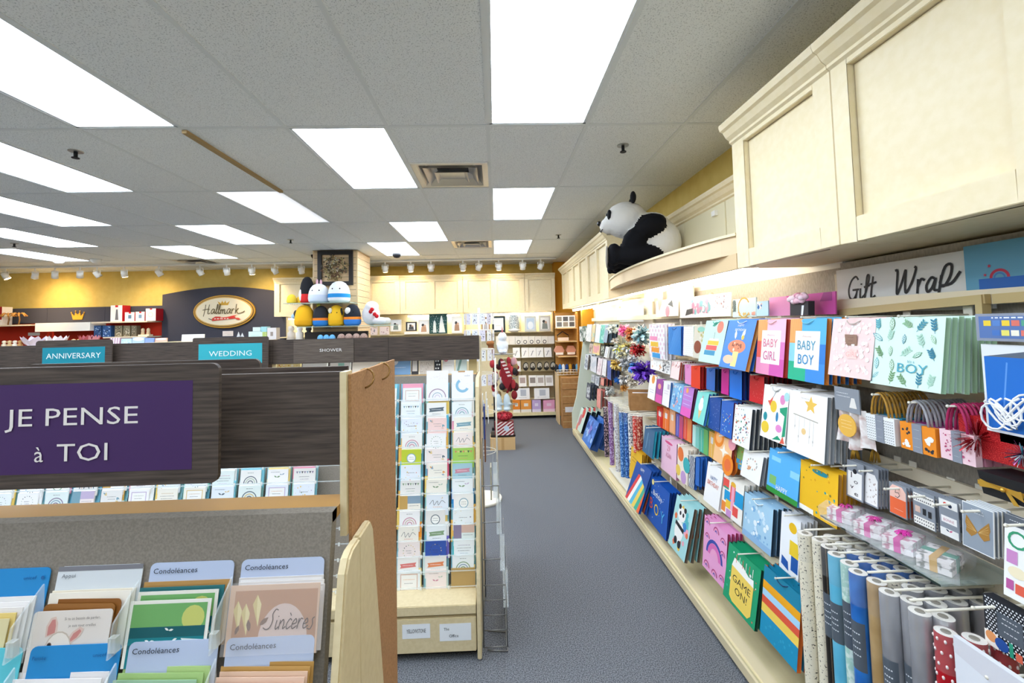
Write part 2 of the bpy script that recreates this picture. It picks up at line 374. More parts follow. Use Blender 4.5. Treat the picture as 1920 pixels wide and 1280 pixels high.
mr.inputs['From Min'].default_value = -.1; mr.inputs['From Max'].default_value = .3; mr.inputs['To Min'].default_value = 1.0; mr.inputs['To Max'].default_value = .25
L.new(mr.outputs[0], b.inputs['Emission Strength']); DIMD = m
for c, r in LIGHTS:
    x0, y0 = GX+c*TS, GY+r*TL; cx, cy = x0+TS/2, y0+TL/2
    if y0 < YR or x0 < XL: continue
    lb = SEEN.get((c, r), 'ceiling light panel outside the edges of the photo')
    t = thing('ceiling_light', (cx, cy, ZC), lb, 'ceiling light', 'fluorescent ceiling panels' if (c, r) in SEEN else 'ceiling panels outside the photo')
    f = MB(); a, b_ = TS/2-.012, TL/2-.012
    for s in (-1, 1):
        f.box(s*a-(.016 if s > 0 else 0), s*a+(.016 if s < 0 else 0), -b_, b_, -.002, .05, TBAR); f.box(-a, a, s*b_-(.016 if s > 0 else 0), s*b_+(.016 if s < 0 else 0), -.002, .05, TBAR)
    f.box(-a, a, -b_, b_, .05, .06, TBAR); f.build('frame', t)
    MB().box(-a+.016, a-.016, -b_+.016, b_-.016, .004, .012, DIMD if (c, r) == (-4, 1) else DIFF).build('diffuser', t)
def vent(c, hr, lb):
    x0, y0 = GX+c*TS, GY+hr*TL/2; t = thing('air_vent', (x0+TS/2, y0+TS/2, ZC), lb, 'vent', 'square ceiling air vents')
    mtl = mat('#c9c6c1', .3, .7); f = MB(); a = TS/2-.012
    sq = [(a, 0), (.25, .0), (.2, .05), (.13, .075), (.13, .11)]
    def ring(r0, z0, r1, z1, m): f.add([(s*r0, u*r0, z0) for s, u in ((-1, -1), (1, -1), (1, 1), (-1, 1))]+[(s*r1, u*r1, z1) for s, u in ((-1, -1), (1, -1), (1, 1), (-1, 1))], [(i, (i+1) % 4, 4+(i+1) % 4, 4+i) for i in range(4)], m)
    for (r0, z0), (r1, z1) in zip(sq, sq[1:]): ring(r0, z0, r1, z1, mtl)
    f.build('outer_cone', t, fix=False)
    f = MB(); ring(.21, -.006, .165, .035, mtl); f.build('middle_cone', t, fix=False)
    f = MB(); ring(.13, -.014, .1, .012, mtl); f.poly([(-.1, -.1, .012), (.1, -.1, .012), (.1, .1, .012), (-.1, .1, .012)], mtl); f.build('center_cone', t, fix=False)
    MB().cyl((0, 0, .08), (0, 0, .12), .15, BLACK, 20).build('duct', t)
vent(-1, 1, 'metal square air vent in the ceiling between two light panels, nearest'); vent(-1, 6, 'smaller looking air vent in the ceiling above the far wall cabinets'); vent(-9, 8, 'dark air vent at the far left under the lowest light panels')
tag(MB().bar((GX-3*TS, GY+.02, ZC-.015), (GX-3*TS, GY+TL, ZC-.015), .03, .02, mat('#a58a5c', .6)).build('ceiling_strip'), 'tan cable cover strip fixed to the ceiling grid left of center', 'cable cover')
for px, lb in (((1168, 272), 'fire sprinkler in the ceiling above the panda'), ((142, 283), 'fire sprinkler in the ceiling at the left, nearest on that side'), ((27, 456), 'tiny fire sprinkler at the far left edge of the ceiling'), ((545, 449), 'tiny fire sprinkler left of the slatted column'), ((1047, 440), 'tiny fire sprinkler right of the far light panel')):
    p = onZ(*px, ZC); t = thing('sprinkler', p, lb, 'sprinkler', 'ceiling fire sprinklers')
    MB().cyl((0, 0, -.006), (0, 0, 0), .04, STEEL, 16).build('escutcheon', t)
    MB().cyl((0, 0, -.045), (0, 0, -.006), .011, BLACK, 8).cyl((0, 0, -.05), (0, 0, -.045), .022, BLACK, 10).build('head', t)

# ------------------------------------------------------------------ wall cabinets (front faces look towards -X on the right, -Y at the back)
def face_panel(mb, x0, x1, z0, z1, rails, m, d=.034):
    """a shaker front in local x/z at y=0 with recessed panels given as (x0,x1)"""
    zs, ze = z0+.085, z1-.075; cur = x0
    for a, b in rails:
        mb.box(cur, a, 0, d, z0, z1, m); mb.box(a, b, 0, d, z0, zs, m); mb.box(a, b, 0, d, ze, z1, m); cur = b
    mb.box(cur, x1, 0, d, z0, z1, m)
CROWN = [(.0, .0), (-.012, .008), (-.012, .02), (-.03, .035), (-.045, .062), (-.06, .07), (-.066, .09), (-.066, .1), (0, .1)]
def cabinet(name, loc, w, z0, z1, panels, depth, rz, lb, group=None, crown=True, m=CREAM):
    t = thing(name, (loc[0], loc[1], 0), lb, 'cabinet', group, rz)
    b = MB(); b.box(-w/2, w/2, .0345, depth, z0+.001, z1-.001, m); b.build('cabinet_body', t)
    f = MB(); face_panel(f, -w/2, w/2, z0, z1, panels, m); f.build('face_frame', t, bevel=.002)
    for a, c in panels: MB().box(a+.003, c-.003, .026, .034, z0+.088, z1-.078, m).build('door_panel', t)
    if crown:
        MB().prism([(y, z1-.055+z) for y, z in CROWN], 'x', -w/2, w/2, m).build('crown_molding', t)
    return t
def cab_right(y0, y1, panels, lb, **k):    # panels given as room Y intervals
    cy = (y0+y1)/2; cabinet('wall_cabinet', (1.25, cy), y1-y0-.002, 2.06, 2.76, sorted((cy-b, cy-a) for a, b in panels), .44, RW, lb, 'cream cabinets on the right wall', **k)
cab_right(1.53, 2.20, [(1.62, 2.095)], 'cream wall cabinet with one narrow panel, at the panda end of the near run')
cab_right(.90, 1.53, [(.99, 1.455)], 'cream wall cabinet with one wide panel, largest at the upper right corner')
cab_right(.27, .90, [(.35, .82)], 'cream wall cabinet beyond the right edge above the near shelves')
for i, (y0, y1) in enumerate(((4.75, 5.85), (5.85, 6.95), (6.95, 8.05))):
    k = (y1-y0)/2; cab_right(y0, y1, [(y0+.07, y0+k-.04), (y0+k+.04, y1-.07)], 'cream wall cabinet past the panda, ' + ('nearest of the far three', 'middle of the far three', 'farthest on that wall')[i])
# recessed doors behind the panda and the bowed shelf it sits on
t = thing('wall_cabinet', (1.57, 3.475, 0), 'recessed cream cupboard doors with white catches behind the giant panda', 'cabinet', 'cream cabinets on the right wall', RW)
MB().box(-1.275, 1.275, .01, .12, 2.24, 2.62, mat('#ece2bb', .5)).build('cabinet_body', t)
for i, x in enumerate((-1.0, -.36, .28, .92)):
    d = MB().box(x-.315, x+.315, 0, .011, 2.25, 2.61, mat('#efe6c2', .45)).build('door', t, bevel=.002)
    MB().box(x+.17, x+.22, -.022, 0, 2.53, 2.565, WHITEP).build('door_catch', d)
MB().prism([(y*1.1, 2.6+z) for y, z in CROWN], 'x', -1.275, 1.275, CREAM).build('crown_molding', t)
t = thing('bowed_shelf', (0, 0, 0), 'bowed cream ledge under the giant panda plush', 'shelf')
arc = [(1.27-.15*math.sin(PI*i/24)**.7, 2.22+2.5*i/24) for i in range(25)]
mb = MB(); mb.prism(arc+[(1.62, 4.72), (1.62, 2.22)], 'z', 2.14, 2.235, mat('#ecd3ac', .5)); mb.build('shelf_board', t)
mb = MB(); mb.prism([(x-.012, y) for x, y in arc]+[(x+.03, y) for x, y in arc[::-1]], 'z', 2.235, 2.25, CREAM); mb.build('edge_strip', t)
MB().box(1.25, 1.275, 2.205, 4.745, 2.06, 2.14, mat('#e0c497', .5)).build('riser', t)
for y in (2.9, 3.6, 4.2): MB().cyl((1.21, y, 2.1385), (1.21, y, 2.143), .04, STEEL, 16).build('downlight_trim', t)
# lit white wall strip and its tube lamps
struct(MB().box(1.64, 1.70, 2.0, 8.0, 2.01, 2.14, mat('#f3f0e6', .6)), 'trim_3')
TUBE = emit('tube_glow', '#fff8ea', TUBE_E)
def tube_lamp(a, b, lb):
    a = Vector(a); b = Vector(b); t = thing('tube_light', a, lb, 'lamp', 'hidden tube lights'); d = b-a
    MB().cyl((0, 0, 0), d, .013, TUBE, 10).build('tube', t); MB().bar(Vector((0, 0, .03)), d+Vector((0, 0, .03)), .05, .025, WHITEP).build('fixture', t)
for i, y in enumerate((2.3, 3.55)): tube_lamp((1.42, y, 2.085), (1.42, y+1.15, 2.085), 'hidden white tube light under the panda ledge, ' + ('near half', 'far half')[i])
for i, y in enumerate((4.9, 6.0, 7.0)): tube_lamp((1.42, y, 2.025), (1.42, y+.9, 2.025), 'hidden white tube light under far right cabinets, ' + ('near', 'middle', 'far')[i])
# back wall cabinets
bx = [(-4.18, -3.0), (-3.0, -1.81), (-1.81, -.61), (-.61, .58), (.58, 1.17)]
nm = ['far left, left of the slatted column', 'half behind the slatted column', 'right of the slatted column', 'middle right of the back wall', 'narrow one at the right end']
for (a, b), n_ in zip(bx, nm):
    w = b-a; k = w/2; P = [(-k+.1, -.06), (.06, k-.1)] if w > .8 else [(-k+.07, k-.07)]
    cabinet('wall_cabinet', ((a+b)/2, 8.40), w-.006, 2.045, 2.73, P, .44, 0, 'cream back-wall cabinet, '+n_, 'cream cabinets on the back wall', m=CREAM)
for i, (a, b) in enumerate(((-4.0, -2.9), (-1.7, -.7), (-.5, .5), (.5, 1.1))): tube_lamp((a, 8.6, 2.0), (b, 8.6, 2.0), 'hidden tube light under the back cabinets, %s from the left' % NTH[i])

# ------------------------------------------------------------------ ceiling track and its spots
tag(MB().bar((-10.5, 8.0, ZC-.02), (1.15, 8.0, ZC-.02), .035, .03, WHITEP).build('lighting_track'), 'long white lighting track along the far ceiling', 'track')
LAMP = emit('spot_glow', '#ffd9a0', 25)
heads = [(10, 515, 1, 1), (66, 512, 1, -1), (103, 510, 0, -1), (150, 508, 0, -1), (182, 508, 0, 1), (233, 508, 1, 0), (298, 506, 0, 1), (375, 506, 0, 1), (425, 505, 0, 0), (472, 508, 1, 0), (515, 502, 0, 1), (565, 505, 0, 0),
         (722, 502, 1, 0), (770, 502, 1, 0), (808, 500, 0, 0), (868, 500, 1, 0), (898, 497, 0, -1), (935, 497, 1, 0), (980, 495, 0, 0), (1014, 495, 0, -1)]
left_of = 'left of the slatted column'; n_l = n_r = 0
for i, (x, y, on, lean) in enumerate(heads):
    p = onY(x, y, 8.0); p.z = ZC-.035
    if x < 600: lb = '%s white track spot from the left along the far ceiling, %s' % (NTH[i], 'glowing' if on else 'unlit')
    else: lb = '%s white track spot right of the slatted column, %s' % (NTH[i-12], 'glowing' if on else 'unlit')
    t = thing('track_spotlight', p, lb, 'spotlight', 'track spotlights')
    MB().cyl((0, 0, -.05), (0, 0, 0), .012, WHITEP, 8).bar((-.055, 0, -.05), (.055, 0, -.05), .012, .006, WHITEP).bar((-.055, 0, -.05), (-.055, 0, -.13), .012, .006, WHITEP).bar((.055, 0, -.05), (.055, 0, -.13), .012, .006, WHITEP).build('bracket', t)
    aim = Vector((lean*.45, .55 if not on else .35, -1)).normalized(); c = Vector((0, 0, -.12))
    MB().cyl(c-aim*.05, c+aim*.06, .042, WHITEP, 14, r2=.05).build('lamp_can', t)
    MB().cyl(c+aim*.0605, c+aim*.063, .044, LAMP if on else mat('#6b6459', .3), 14).build('lens', t)
    if on:
        ld = bpy.data.lights.new('spot_beam', 'SPOT'); ld.energy = SPOT_W*(1 if x > 600 else 2.2); ld.color = (1, .72, .4); ld.spot_size = 1.9; ld.spot_blend = .8; ld.shadow_soft_size = .04
        lo = bpy.data.objects.new('spot_beam', ld); COL.objects.link(lo); lo.parent = t; lo.location = c+aim*.08; lo.rotation_euler = (aim+Vector((0, .45, .25))).to_track_quat('-Z', 'Y').to_euler()
for (x, y, c, lb) in ((110, 490, WHITEP, 'white smoke detector dome at the far left ceiling'), (180, 490, WHITEP, 'white smoke detector dome right of its twin'), (744, 495, BLACK, 'black security camera dome right of the column'), (592, 502, BLACK, 'black security camera dome left of the framed wreath')):
    p = onZ(x, y-3, ZC); p.y = min(p.y, 7.3); p = onY(x, y-3, p.y); p.z = ZC
    tag(MB().lathe([(.0, -.075), (.045, -.065), (.07, -.03), (.075, 0), (0, 0)], c, n=16).build('ceiling_dome', loc=p), lb, 'detector')

# ================================================================== greeting card stands
def stand(lb, xr, xl, y0, yfront, ztop, rows_, cap, base_y, zpix):
    """A-frame stand facing the camera; rows_ = [(y, z of tab top)]"""
    t = thing('card_stand', ((xr+xl)/2, y0, 0), lb, 'card stand'); ox, oy = (xr+xl)/2, y0; L, R = xl-ox, xr-ox
    (ya, za), (yb, zb) = rows_[0], rows_[-1]
    m = MB(); m.prism([(y0-.045-oy, ztop), (yb+.03-oy, zb-.12), (yb+.05-oy, zb-.12), (y0-.02-oy, ztop)], 'x', L, R, PANELG); m.build('slanted_back_panel', t)
    MB().box(L, R, -.044, .044, ztop-.02, ztop-.001, mat('#b98c4c', .5)).build('top_deck', t)
    MB().box(L, R, base_y-oy, .5, .045, .225, STAND).box(L, R, base_y-oy+.012, .5, .225, .242, mat('#9a8a64', .6)).build('base_drawer', t, bevel=.004)  # darker tan strip under the lip: the gap's shadow put into colour
    MB().box(L, R, base_y-oy-.004, base_y-oy+.2, .242, .292, STAND).build('front_lip', t, bevel=.003)
    MB().box(L, R, base_y-oy+.06, .46, 0, .045, BLACK).build('kick', t)
    for i, (y, z) in enumerate(rows_ if len(rows_) > 3 else []):
        r = MB(); zz = z-.088; yy = y-.034-oy
        r.box(L, R, yy, yy+.002, zz-.012, zz-.006, clear('rail_strip', '#eef7f8', .35, .1))
        for q in range(int((R-L)/.159)+1): r.box(R-.0-.159*q-.006, R-.159*q+.004, yy-.003, yy-.0005, zz-.02, zz, clear('rail_clip', '#f2f4f0', .7, .2))
        r.build('pocket_rail', t)
    c = MB(); c.prism([(y-oy, z) for y, z in cap[0]], 'x', R+.0205 if zpix else R+.005, R+.038 if zpix else R+.028, STAND); c.build('end_cap', t, bevel=.004)
    c = MB(); c.prism([(y-oy, z) for y, z in cap[1]], 'x', R+.0205 if zpix else R+.007, R+.036 if zpix else R+.026, STAND); c.build('end_cap', t, bevel=.004)
    return t
def header(t, y, z0, z1, xs, ox, oy, post_z):
    for a, b in zip(xs, xs[1:]):
        MB().box(a-ox+.0006, b-ox-.0006, y-oy, y-oy+.016, z0, z1, WOODH).build('header_board', t, bevel=.001)
    for x in xs[1:]: MB().box(x-ox-.012 if x != xs[-1] else x-ox, x-ox+.012, y-oy+.0165, y-oy+.034, post_z, z1-.005, STAND).build('header_post', t)
def sign(lb, x0, x1, y, z0, z1, face, fx, art, corner=.012, name='header_sign'):
    w, h = x1-x0, z1-z0
    o = slab(name, w, h, .008, WOODH, [('r', *fx, face)]+art, ((x0+x1)/2, y, z0), label=lb, cat='sign', corner=corner)
    return o
# ---- far stand (faces the camera, wedding and shower cards)
BY0, BXR, BXL = 3.0, -.137, -3.45
def interp(a, b, k): return a+(b-a)*k
brow = [(interp(2.81, 2.62, k/12), onY(820, interp(718, 1062, k/12), interp(2.81, 2.62, k/12)).z) for k in range(13)]
capB = ([(3.0, 1.47), (2.80, 1.47), (2.73, 1.42), (2.46, .42), (2.44, .3), (2.44, .01), (3.0, .01)], [(3.0, 1.47), (3.15, 1.47), (3.24, 1.4), (3.5, .4), (3.5, .01), (3.0, .01)])
SB = stand('card stand in the middle with teal wedding signs and handwritten notes on its base', BXR, BXL, BY0, 2.46, 1.47, brow, capB, 2.455, None)
header(SB, 3.0, 1.568, 1.731, [BXL, -1.5, -.728, -.112], (BXR+BXL)/2, BY0, 1.45)
sign('wood-framed sign with teal panel reading ANNIVERSARY', -3.0, -2.515, 2.955, 1.55, 1.762, '#1a8c9e', (.09, .2, .91, .78), [('t', 'ANNIVERSARY', .5, .44, .165, '#e8f4f4', 1.06)], corner=.02)
sign('wood-framed sign with teal panel reading WEDDING', -1.998, -1.507, 2.955, 1.545, 1.757, '#34aebb', (.08, .18, .92, .8), [('t', 'WEDDING', .5, .42, .16, '#e8f4f4', 1.2)], corner=.012)
slab('header_sign', .4, .155, .003, noisy('dark_wood_lighter', '#544a42', '#6e6258', 7, .55, 4, (1.2, 8, 26)), [('t', 'SHOWER', .62, .47, .13, '#f0eeea', 1.25)], (-1.16, 2.996, 1.572), label='flat dark wood plate reading SHOWER on the header', cat='sign')
for x0, x1, art, lb in ((-.535, -.385, [('t', 'YELLOWSTONE', .5, .4, .27, '#222222', .5)], 'small white paper note handwritten YELLOWSTONE on the stand base'), (-.335, -.165, [('t', 'The', .22, .62, .16, '#222222', .9), ('t', 'Office', .45, .22, .17, '#222222', .95)], 'white paper note handwritten The Office on the stand base')):
    w = x1-x0; slab('paper_note', w, .075 if w < .16 else .09, .0006, '#eef2f6', art, ((x0+x1)/2, 2.4535, .125 if w < .16 else .105), label=lb, cat='note')
# ---- cards for the far stand
TABC = ['#8fd0de', '#9fd6de', '#aadcd8', '#86c8de', '#98d0e0']
ENVC = ['#f1cf6d', '#eef0ee', '#a0dccb', '#86cfe0', '#f0d98e', '#f8f8f6', '#cfe3dc', '#f2d27c', '#f0bc5c', '#eaa0b4']
SPECIAL_ENV = {(5, 1): '#e55a80', (9, 2): '#f39a2e', (8, 3): '#f0a938', (7, 0): '#3d9edc', (9, 3): '#ef86a8', (5, 2): '#62c2d4', (2, 1): '#5cc0dc', (10, 1): '#6f68c0', (10, 0): '#5ec6c8', (9, 4): '#f3b37a'}
FACE = ['#f3f1ec', '#eef3f4', '#f5efe2', '#e6f0ec', '#f7f5f3', '#ece9e4', '#f4e7e2', '#e9eff6']
MOT = ['pastel arch', 'dotted wreath', 'lettered lines', 'coral banner', 'leafy corners', 'tiny birds', 'bunting', 'round badge', 'framed verse', 'sprinkled dots', 'colour block', 'script flourish']
def card_art(rg, mot, ac=None):
    ac = ac or rg.choice(['#d9806a', '#7fa6b4', '#8c7f98', '#86a27c', '#c9a15c', '#cf8fa0', '#5d6b74', '#e2a15c']); a2 = rg.choice(['#b9c7b4', '#d7b8a8', '#8ea6b8', '#c7b6d2', '#e0c78c']); dk = '#4a4c52'
    S = []
    if mot == 0: S = [('a', .5, .35, .3, .34, 0, 180, ac), ('a', .5, .35, .2, .24, 0, 180, a2), ('a', .5, .35, .1, .14, 0, 180, ac), ('w', .35, .65, .85, dk)]
    elif mot == 1:
        S = [('c', .5+.27*math.cos(t*.42), .55+.3*math.sin(t*.42), .022, rg.choice([ac, a2, dk])) for t in range(15)]+[('w', .36, .64, .58, dk), ('w', .4, .6, .48, dk)]
    elif mot == 2: S = [('w', .2, .8, .75, ac), ('w', .15, .85, .62, dk), ('w', .2, .8, .5, dk), ('w', .3, .7, .38, a2)]
    elif mot == 3: S = [('p', [(.12, .5), (.88, .56), (.84, .66), (.9, .76), (.12, .7), (.17, .6)], ac), ('w', .25, .75, .62, '#ffffff'), ('w', .3, .7, .4, dk)]
    elif mot == 4: S = [('lf', x, y, .16, a, c) for x, y, a, c in ((.1, .9, -40, ac), (.14, .8, -10, a2), (.22, .92, -80, a2), (.9, .55, 140, ac), (.86, .45, 170, a2), (.8, .5, 100, ac))]+[('w', .3, .75, .68, dk), ('w', .35, .7, .56, dk)]
    elif mot == 5: S = [('lf', .45, .6, .18, 20, ac), ('lf', .45, .6, .16, 150, ac), ('lf', .7, .72, .14, 30, a2), ('lf', .7, .72, .12, 160, a2), ('w', .15, .6, .85, dk)]
    elif mot == 6: S = [('p', [(.1+.12*i, .86), (.2+.12*i, .86), (.15+.12*i, .74)], (ac, a2, dk)[i % 3]) for i in range(7)]+[('w', .25, .75, .58, dk), ('w', .3, .7, .46, ac)]
    elif mot == 7: S = [('c', .5, .56, .24, ac), ('c', .5, .56, .2, '#faf8f2'), ('w', .38, .62, .6, dk), ('w', .36, .64, .5, dk)]
    elif mot == 8: S = [('r', .12, .3, .88, .88, a2), ('r', .16, .34, .84, .84, '#f7f5f0'), ('w', .25, .75, .68, ac), ('w', .3, .7, .55, dk)]
    elif mot == 9: S = [('sc', rg.randint(1, 999), 16, .01, .035, [ac, a2, '#e8c36a']), ('w', .3, .7, .6, dk)]
    elif mot == 10: S = [('r', 0, .35, .38, 1, ac), ('r', .38, .62, 1, 1, a2), ('w', .45, .9, .5, dk)]
    else: S = [('l', smooth_line([(.15, .55), (.3, .75), (.35, .5), (.5, .7), (.55, .5), (.7, .72), (.86, .6)]), .018, dk), ('w', .3, .72, .4, ac), ('lf', .7, .8, .1, 60, a2)]
    return S
rg = random.Random(11); TW, PITCH_X = .146, .159
def pocket(k, j, where):
    y, z = brow[k]; x = -.1425-TW/2-PITCH_X*j
    tc = rg.choice(TABC) if (k, j) != (7, 0) else '#3d9edc'
    tab = slab('price_tab_card', TW, .15, .0012, tc, [('r', 0, .9, 1, 1, tc), ('t', rg.choice(['Wedding', 'Baby Shower', 'Wedding Shower']) if j > 5 else rg.choice(['Baby Shower', 'Baby', 'Baby Congrats']), .3, .925, .045, '#2c4a58', .8)], (x, y, z-.15), tilt=-.16+.3, label='pale blue divider tab, %s' % where, cat='divider', group='divider tabs in the far card stand')
    if rg.random() < .97 or (k, j) in SPECIAL_ENV:
        ec = SPECIAL_ENV.get((k, j)) or rg.choice(ENVC); dx = rg.uniform(-.012, .012)
        slab('envelope', .13, .12, .004, ec, [], (x+dx, y-.012, z-.006-.12+rg.uniform(-.004, .014)), tilt=.14, label='%s envelope behind its card, %s' % (cname(ec), where), cat='envelope', group='envelopes in the far card stand')
    mot = rg.randrange(12); fc = rg.choice(FACE); w = rg.uniform(.115, .132); ac = None
    if k == 0 and j in (0, 1):
        h = .13 if j else .125
        art = [('a', .5, .12, .36, .4, 0, 180, '#a58aa0'), ('a', .5, .12, .2, .23, 0, 180, '#9fb8c4'), ('a', .5, .12, .1, .12, 0, 180, '#c7b6d2'), ('sc', 5, 26, .005, .01, ['#9fb8c4', '#c79aa8', '#c9a15c'], (.05, .7, .95, .95))] if j else [('a', .5, .5, .2, .32, 120, 330, '#8fc0dc'), ('w', .6, .85, .82, '#6a7480'), ('r', .3, .95, .62, 1, '#c79a6a'), ('sc', 9, 14, .006, .012, ['#7fb0d0', '#c9d8e4'])]
        slab('greeting_card', .137, h+.06, .004, '#f5f2f3', art if not j else art, (x, y-.02, z-.11), tilt=.12, label=('white card with a blue crescent moon, top right of the far stand' if j == 0 else 'tall white card with a large pastel arch, top row of the far stand'), cat='greeting card'); return
    if (k, j) == (12, 0):
        slab('greeting_card', .14, .155, .006, '#b99a62', [], (x, y-.02, z-.165), tilt=.1, label='plain kraft envelope in the bottom right pocket', cat='envelope'); return
    if (k, j) == (11, 2): mot, ac = 3, '#e07f78'
    if (k, j) == (11, 1): mot, ac = 3, '#e58a5c'
    if (k, j) == (10, 1): fc = '#3656a8'
    if (k, j) in ((4, 2), (4, 0)): fc = '#c3d03c' if j == 2 else '#a6cf62'
    if (k, j) == (2, 1): fc = '#f6d6d0'
    if (k, j) == (5, 0): fc = '#a8cdd8'
    h = .115 if k < 12 else .155
    slab('greeting_card', w, h, .005, fc, card_art(rg, mot, ac), (x+rg.uniform(-.006, .006), y-.022, z-.024-h+(0 if k < 12 else .012)), tilt=.13, label='%s card with %s, %s' % (cname(fc), MOT[mot], where), cat='greeting card', group='greeting cards in the far card stand')
CN = {'#f1cf6d': 'yellow', '#a0dccb': 'mint', '#86cfe0': 'aqua', '#f0d98e': 'butter yellow', '#f8f8f6': 'white', '#cfe3dc': 'grey-white', '#f2d27c': 'soft yellow', '#f0bc5c': 'golden', '#eaa0b4': 'pink', '#f3f1ec': 'off-white', '#eef3f4': 'cool white', '#f5efe2': 'cream', '#e6f0ec': 'mint white', '#f7f5f3': 'white', '#ece9e4': 'pale grey', '#f4e7e2': 'blush', '#e9eff6': 'ice blue', '#f1d98d': 'pale yellow', '#eef0ee': 'white', '#b9e3d8': 'mint', '#a7dce8': 'aqua', '#f4e6b6': 'butter yellow', '#ffffff': 'white', '#dfe9e6': 'grey-white', '#f2dfa0': 'soft yellow',
      '#e55a80': 'hot pink', '#f39a2e': 'orange', '#f0a938': 'amber', '#3d9edc': 'bright blue', '#ef86a8': 'pink', '#62c2d4': 'turquoise', '#5cc0dc': 'sky blue', '#6f68c0': 'purple', '#5ec6c8': 'teal', '#f3b37a': 'peach', '#3656a8': 'royal blue', '#c3d03c': 'lime yellow', '#a6cf62': 'leaf green', '#f6d6d0': 'pale coral', '#a8cdd8': 'dusty blue'}
def cname(c): return CN.get(c, 'pale')
for k in range(13):
    for j in range(4): pocket(k, j, '%s row, %s column from right, far stand' % (NTH[k], NTH[j]))
for k in range(5, 9):
    for j in range(6, 21): pocket(k, j, 'under the near header, %s row, %s from right' % (NTH[k-5], NTH[j-6]))
# ---- things on the ledge of the far stand, seen below its header
def ledge(name, x0, x1, z1, col, art, lb, cat, y=3.06, d=.02, tilt=.12, rough=.5):
    a = onY(x0, 690, y).x; b = onY(x1, 690, y).x
    slab(name, b-a, z1, d, col, art, ((a+b)/2, y, 1.4705), tilt=tilt, label=lb, cat=cat, rough=rough)
MB_ = MB().box(BXL, BXR, 3.046, 3.24, 1.44, 1.469, STAND); o = MB_.build('rear_ledge', SB); o.location = (-(BXR+BXL)/2, -BY0, 0)
ledge('gift_bag', 724, 769, .16, '#7fa9d6', [('w', .2, .8, .3, '#eaf2fa'), ('c', .3, .6, .2, '#d8dde8')], 'light blue bag on the ledge under the header, right of the hardboard panel', 'bag')
ledge('picture_frame', 771, 784, .14, '#3b3b40', [('r', .15, .15, .85, .85, '#d8d4d0')], 'thin dark frame on the ledge right of the light blue bag', 'frame')
ledge('gift_bag', 786, 813, .15, '#d7d0c8', [('sc', 4, 60, .01, .03, ['#f4f2ee', '#a59c94'])], 'lacy grey patterned bag on the ledge under the header', 'bag')
ledge('gift_bag', 814, 827, .15, '#2c2e34', [('g', 3, 6, .12, '#e8eef0')], 'black and white dotted bag on the ledge', 'bag')
ledge('greeting_card', 829, 851, .15, '#f1f1ef', [('e', .3, .75, .25, .2, '#d98a94'), ('w', .2, .8, .35, '#6a6e74')], 'white leaning card with a pink bloom on the ledge', 'greeting card', tilt=.3)
ledge('greeting_card', 854, 875, .15, '#cfe0dd', [('l', [(.2, .1), (.6, .9)], .2, '#7fa39c')], 'pale teal leaning card at the right of the ledge', 'greeting card', tilt=.3)
ledge('display_stand', 879, 894, .12, '#b9a878', [], 'tan wooden easel back at the right end of the ledge', 'easel', tilt=.2)
ledge('greeting_card', 512, 562, .1, '#ecdca0', [('sc', 8, 30, .015, .05, ['#d8b44c', '#f6f0dc', '#e0925c'])], 'yellow patterned card under the plate reading SHOWER', 'greeting card')
ledge('gift_box', 566, 612, .1, '#e8ecee', [('w', .1, .5, .5, '#9aa4aa')], 'white box on the ledge beside the yellow patterned card', 'box')
ledge('gift_box', 618, 656, .1, '#f0f1ef', [('r', .1, .3, .35, .6, '#7db8ae'), ('r', .4, .5, .7, .9, '#9ccfc4')], 'white box with teal squares on the ledge', 'box')
ledge('gift_box', 660, 712, .1, '#f3efe4', [], 'cream box on the ledge left of the light blue bag', 'box')
# ---- wire literature rack on the end of the far stand
t = thing('wire_rack', (-.02, 2.75, 0), 'grey wire rack with clear pockets on the end of the far card stand', 'rack')
wm = mat('#8c8c8a', .35, .7); w = MB()
for y in (2.5, 2.95):
    for x in (-.1, .03): w.tube([(x+.02, y-2.75, .03), (x+.02, y-2.75, .35 if x > 0 else 1.05)], .004, wm)
for z in (.03, .12, .2, .28, .36, .5, .7, .9): w.tube([(-.075, -.25, z+.0), (.045 if z < .4 else .02, -.25, z)], .003, wm); w.tube([(.045 if z < .4 else .02, -.25, z), (.045 if z < .4 else .02, .2, z)], .003, wm)
w.tube([(-.06, -.25, .015), (.05, -.25, .005), (.05, -.1, .005), (-.06, -.1, .015)], .004, wm); w.build('wire_frame', t)
for i, (z, x) in enumerate(((.22, .045), (.42, .03), (.62, .015), (.82, .0))):
    p = MB(); p.box(x-.012, x-.010, -.22, .18, z, z+.24, ACRYL).box(x+.014, x+.016, -.22, .18, z, z+.14, ACRYL).box(x-.012, x+.016, -.222, -.22, z, z+.2, ACRYL).box(x-.012, x+.016, -.22, .18, z, z+.003, ACRYL); p.build('clear_pocket', t)
for i, (px, py, c, lb) in enumerate(((910, 800, '#2b3f86', 'navy blue booklet in the wire rack'), (911, 845, '#8a5a3c', 'brown booklet in the wire rack under the navy ones'), (922, 920, '#d9d6c4', 'cream booklet in the lower clear pocket'))):
    p = onY(px, py, 2.8); slab('booklet', .1, .2, .008, c, [('w', .2, .8, .8, '#f0f0f0')], (p.x, 2.78+i*.04, p.z-.06), rz=PI/2, label=lb, cat='booklet')
for i in range(6):
    p = onY(906+i*2, 770+(i % 3)*14, 2.85); slab('tissue_sheet', .07, .11, .004, '#f2f4f4', [('sc', i, 20, .02, .05, ['#b9c6d0', '#8a93a0'])], (p.x, 2.84+i*.02, p.z), rz=PI/2, label='white dotted tissue pack above the booklets, %s from the left' % NTH[i], cat='tissue pack', group='dotted tissue packs')

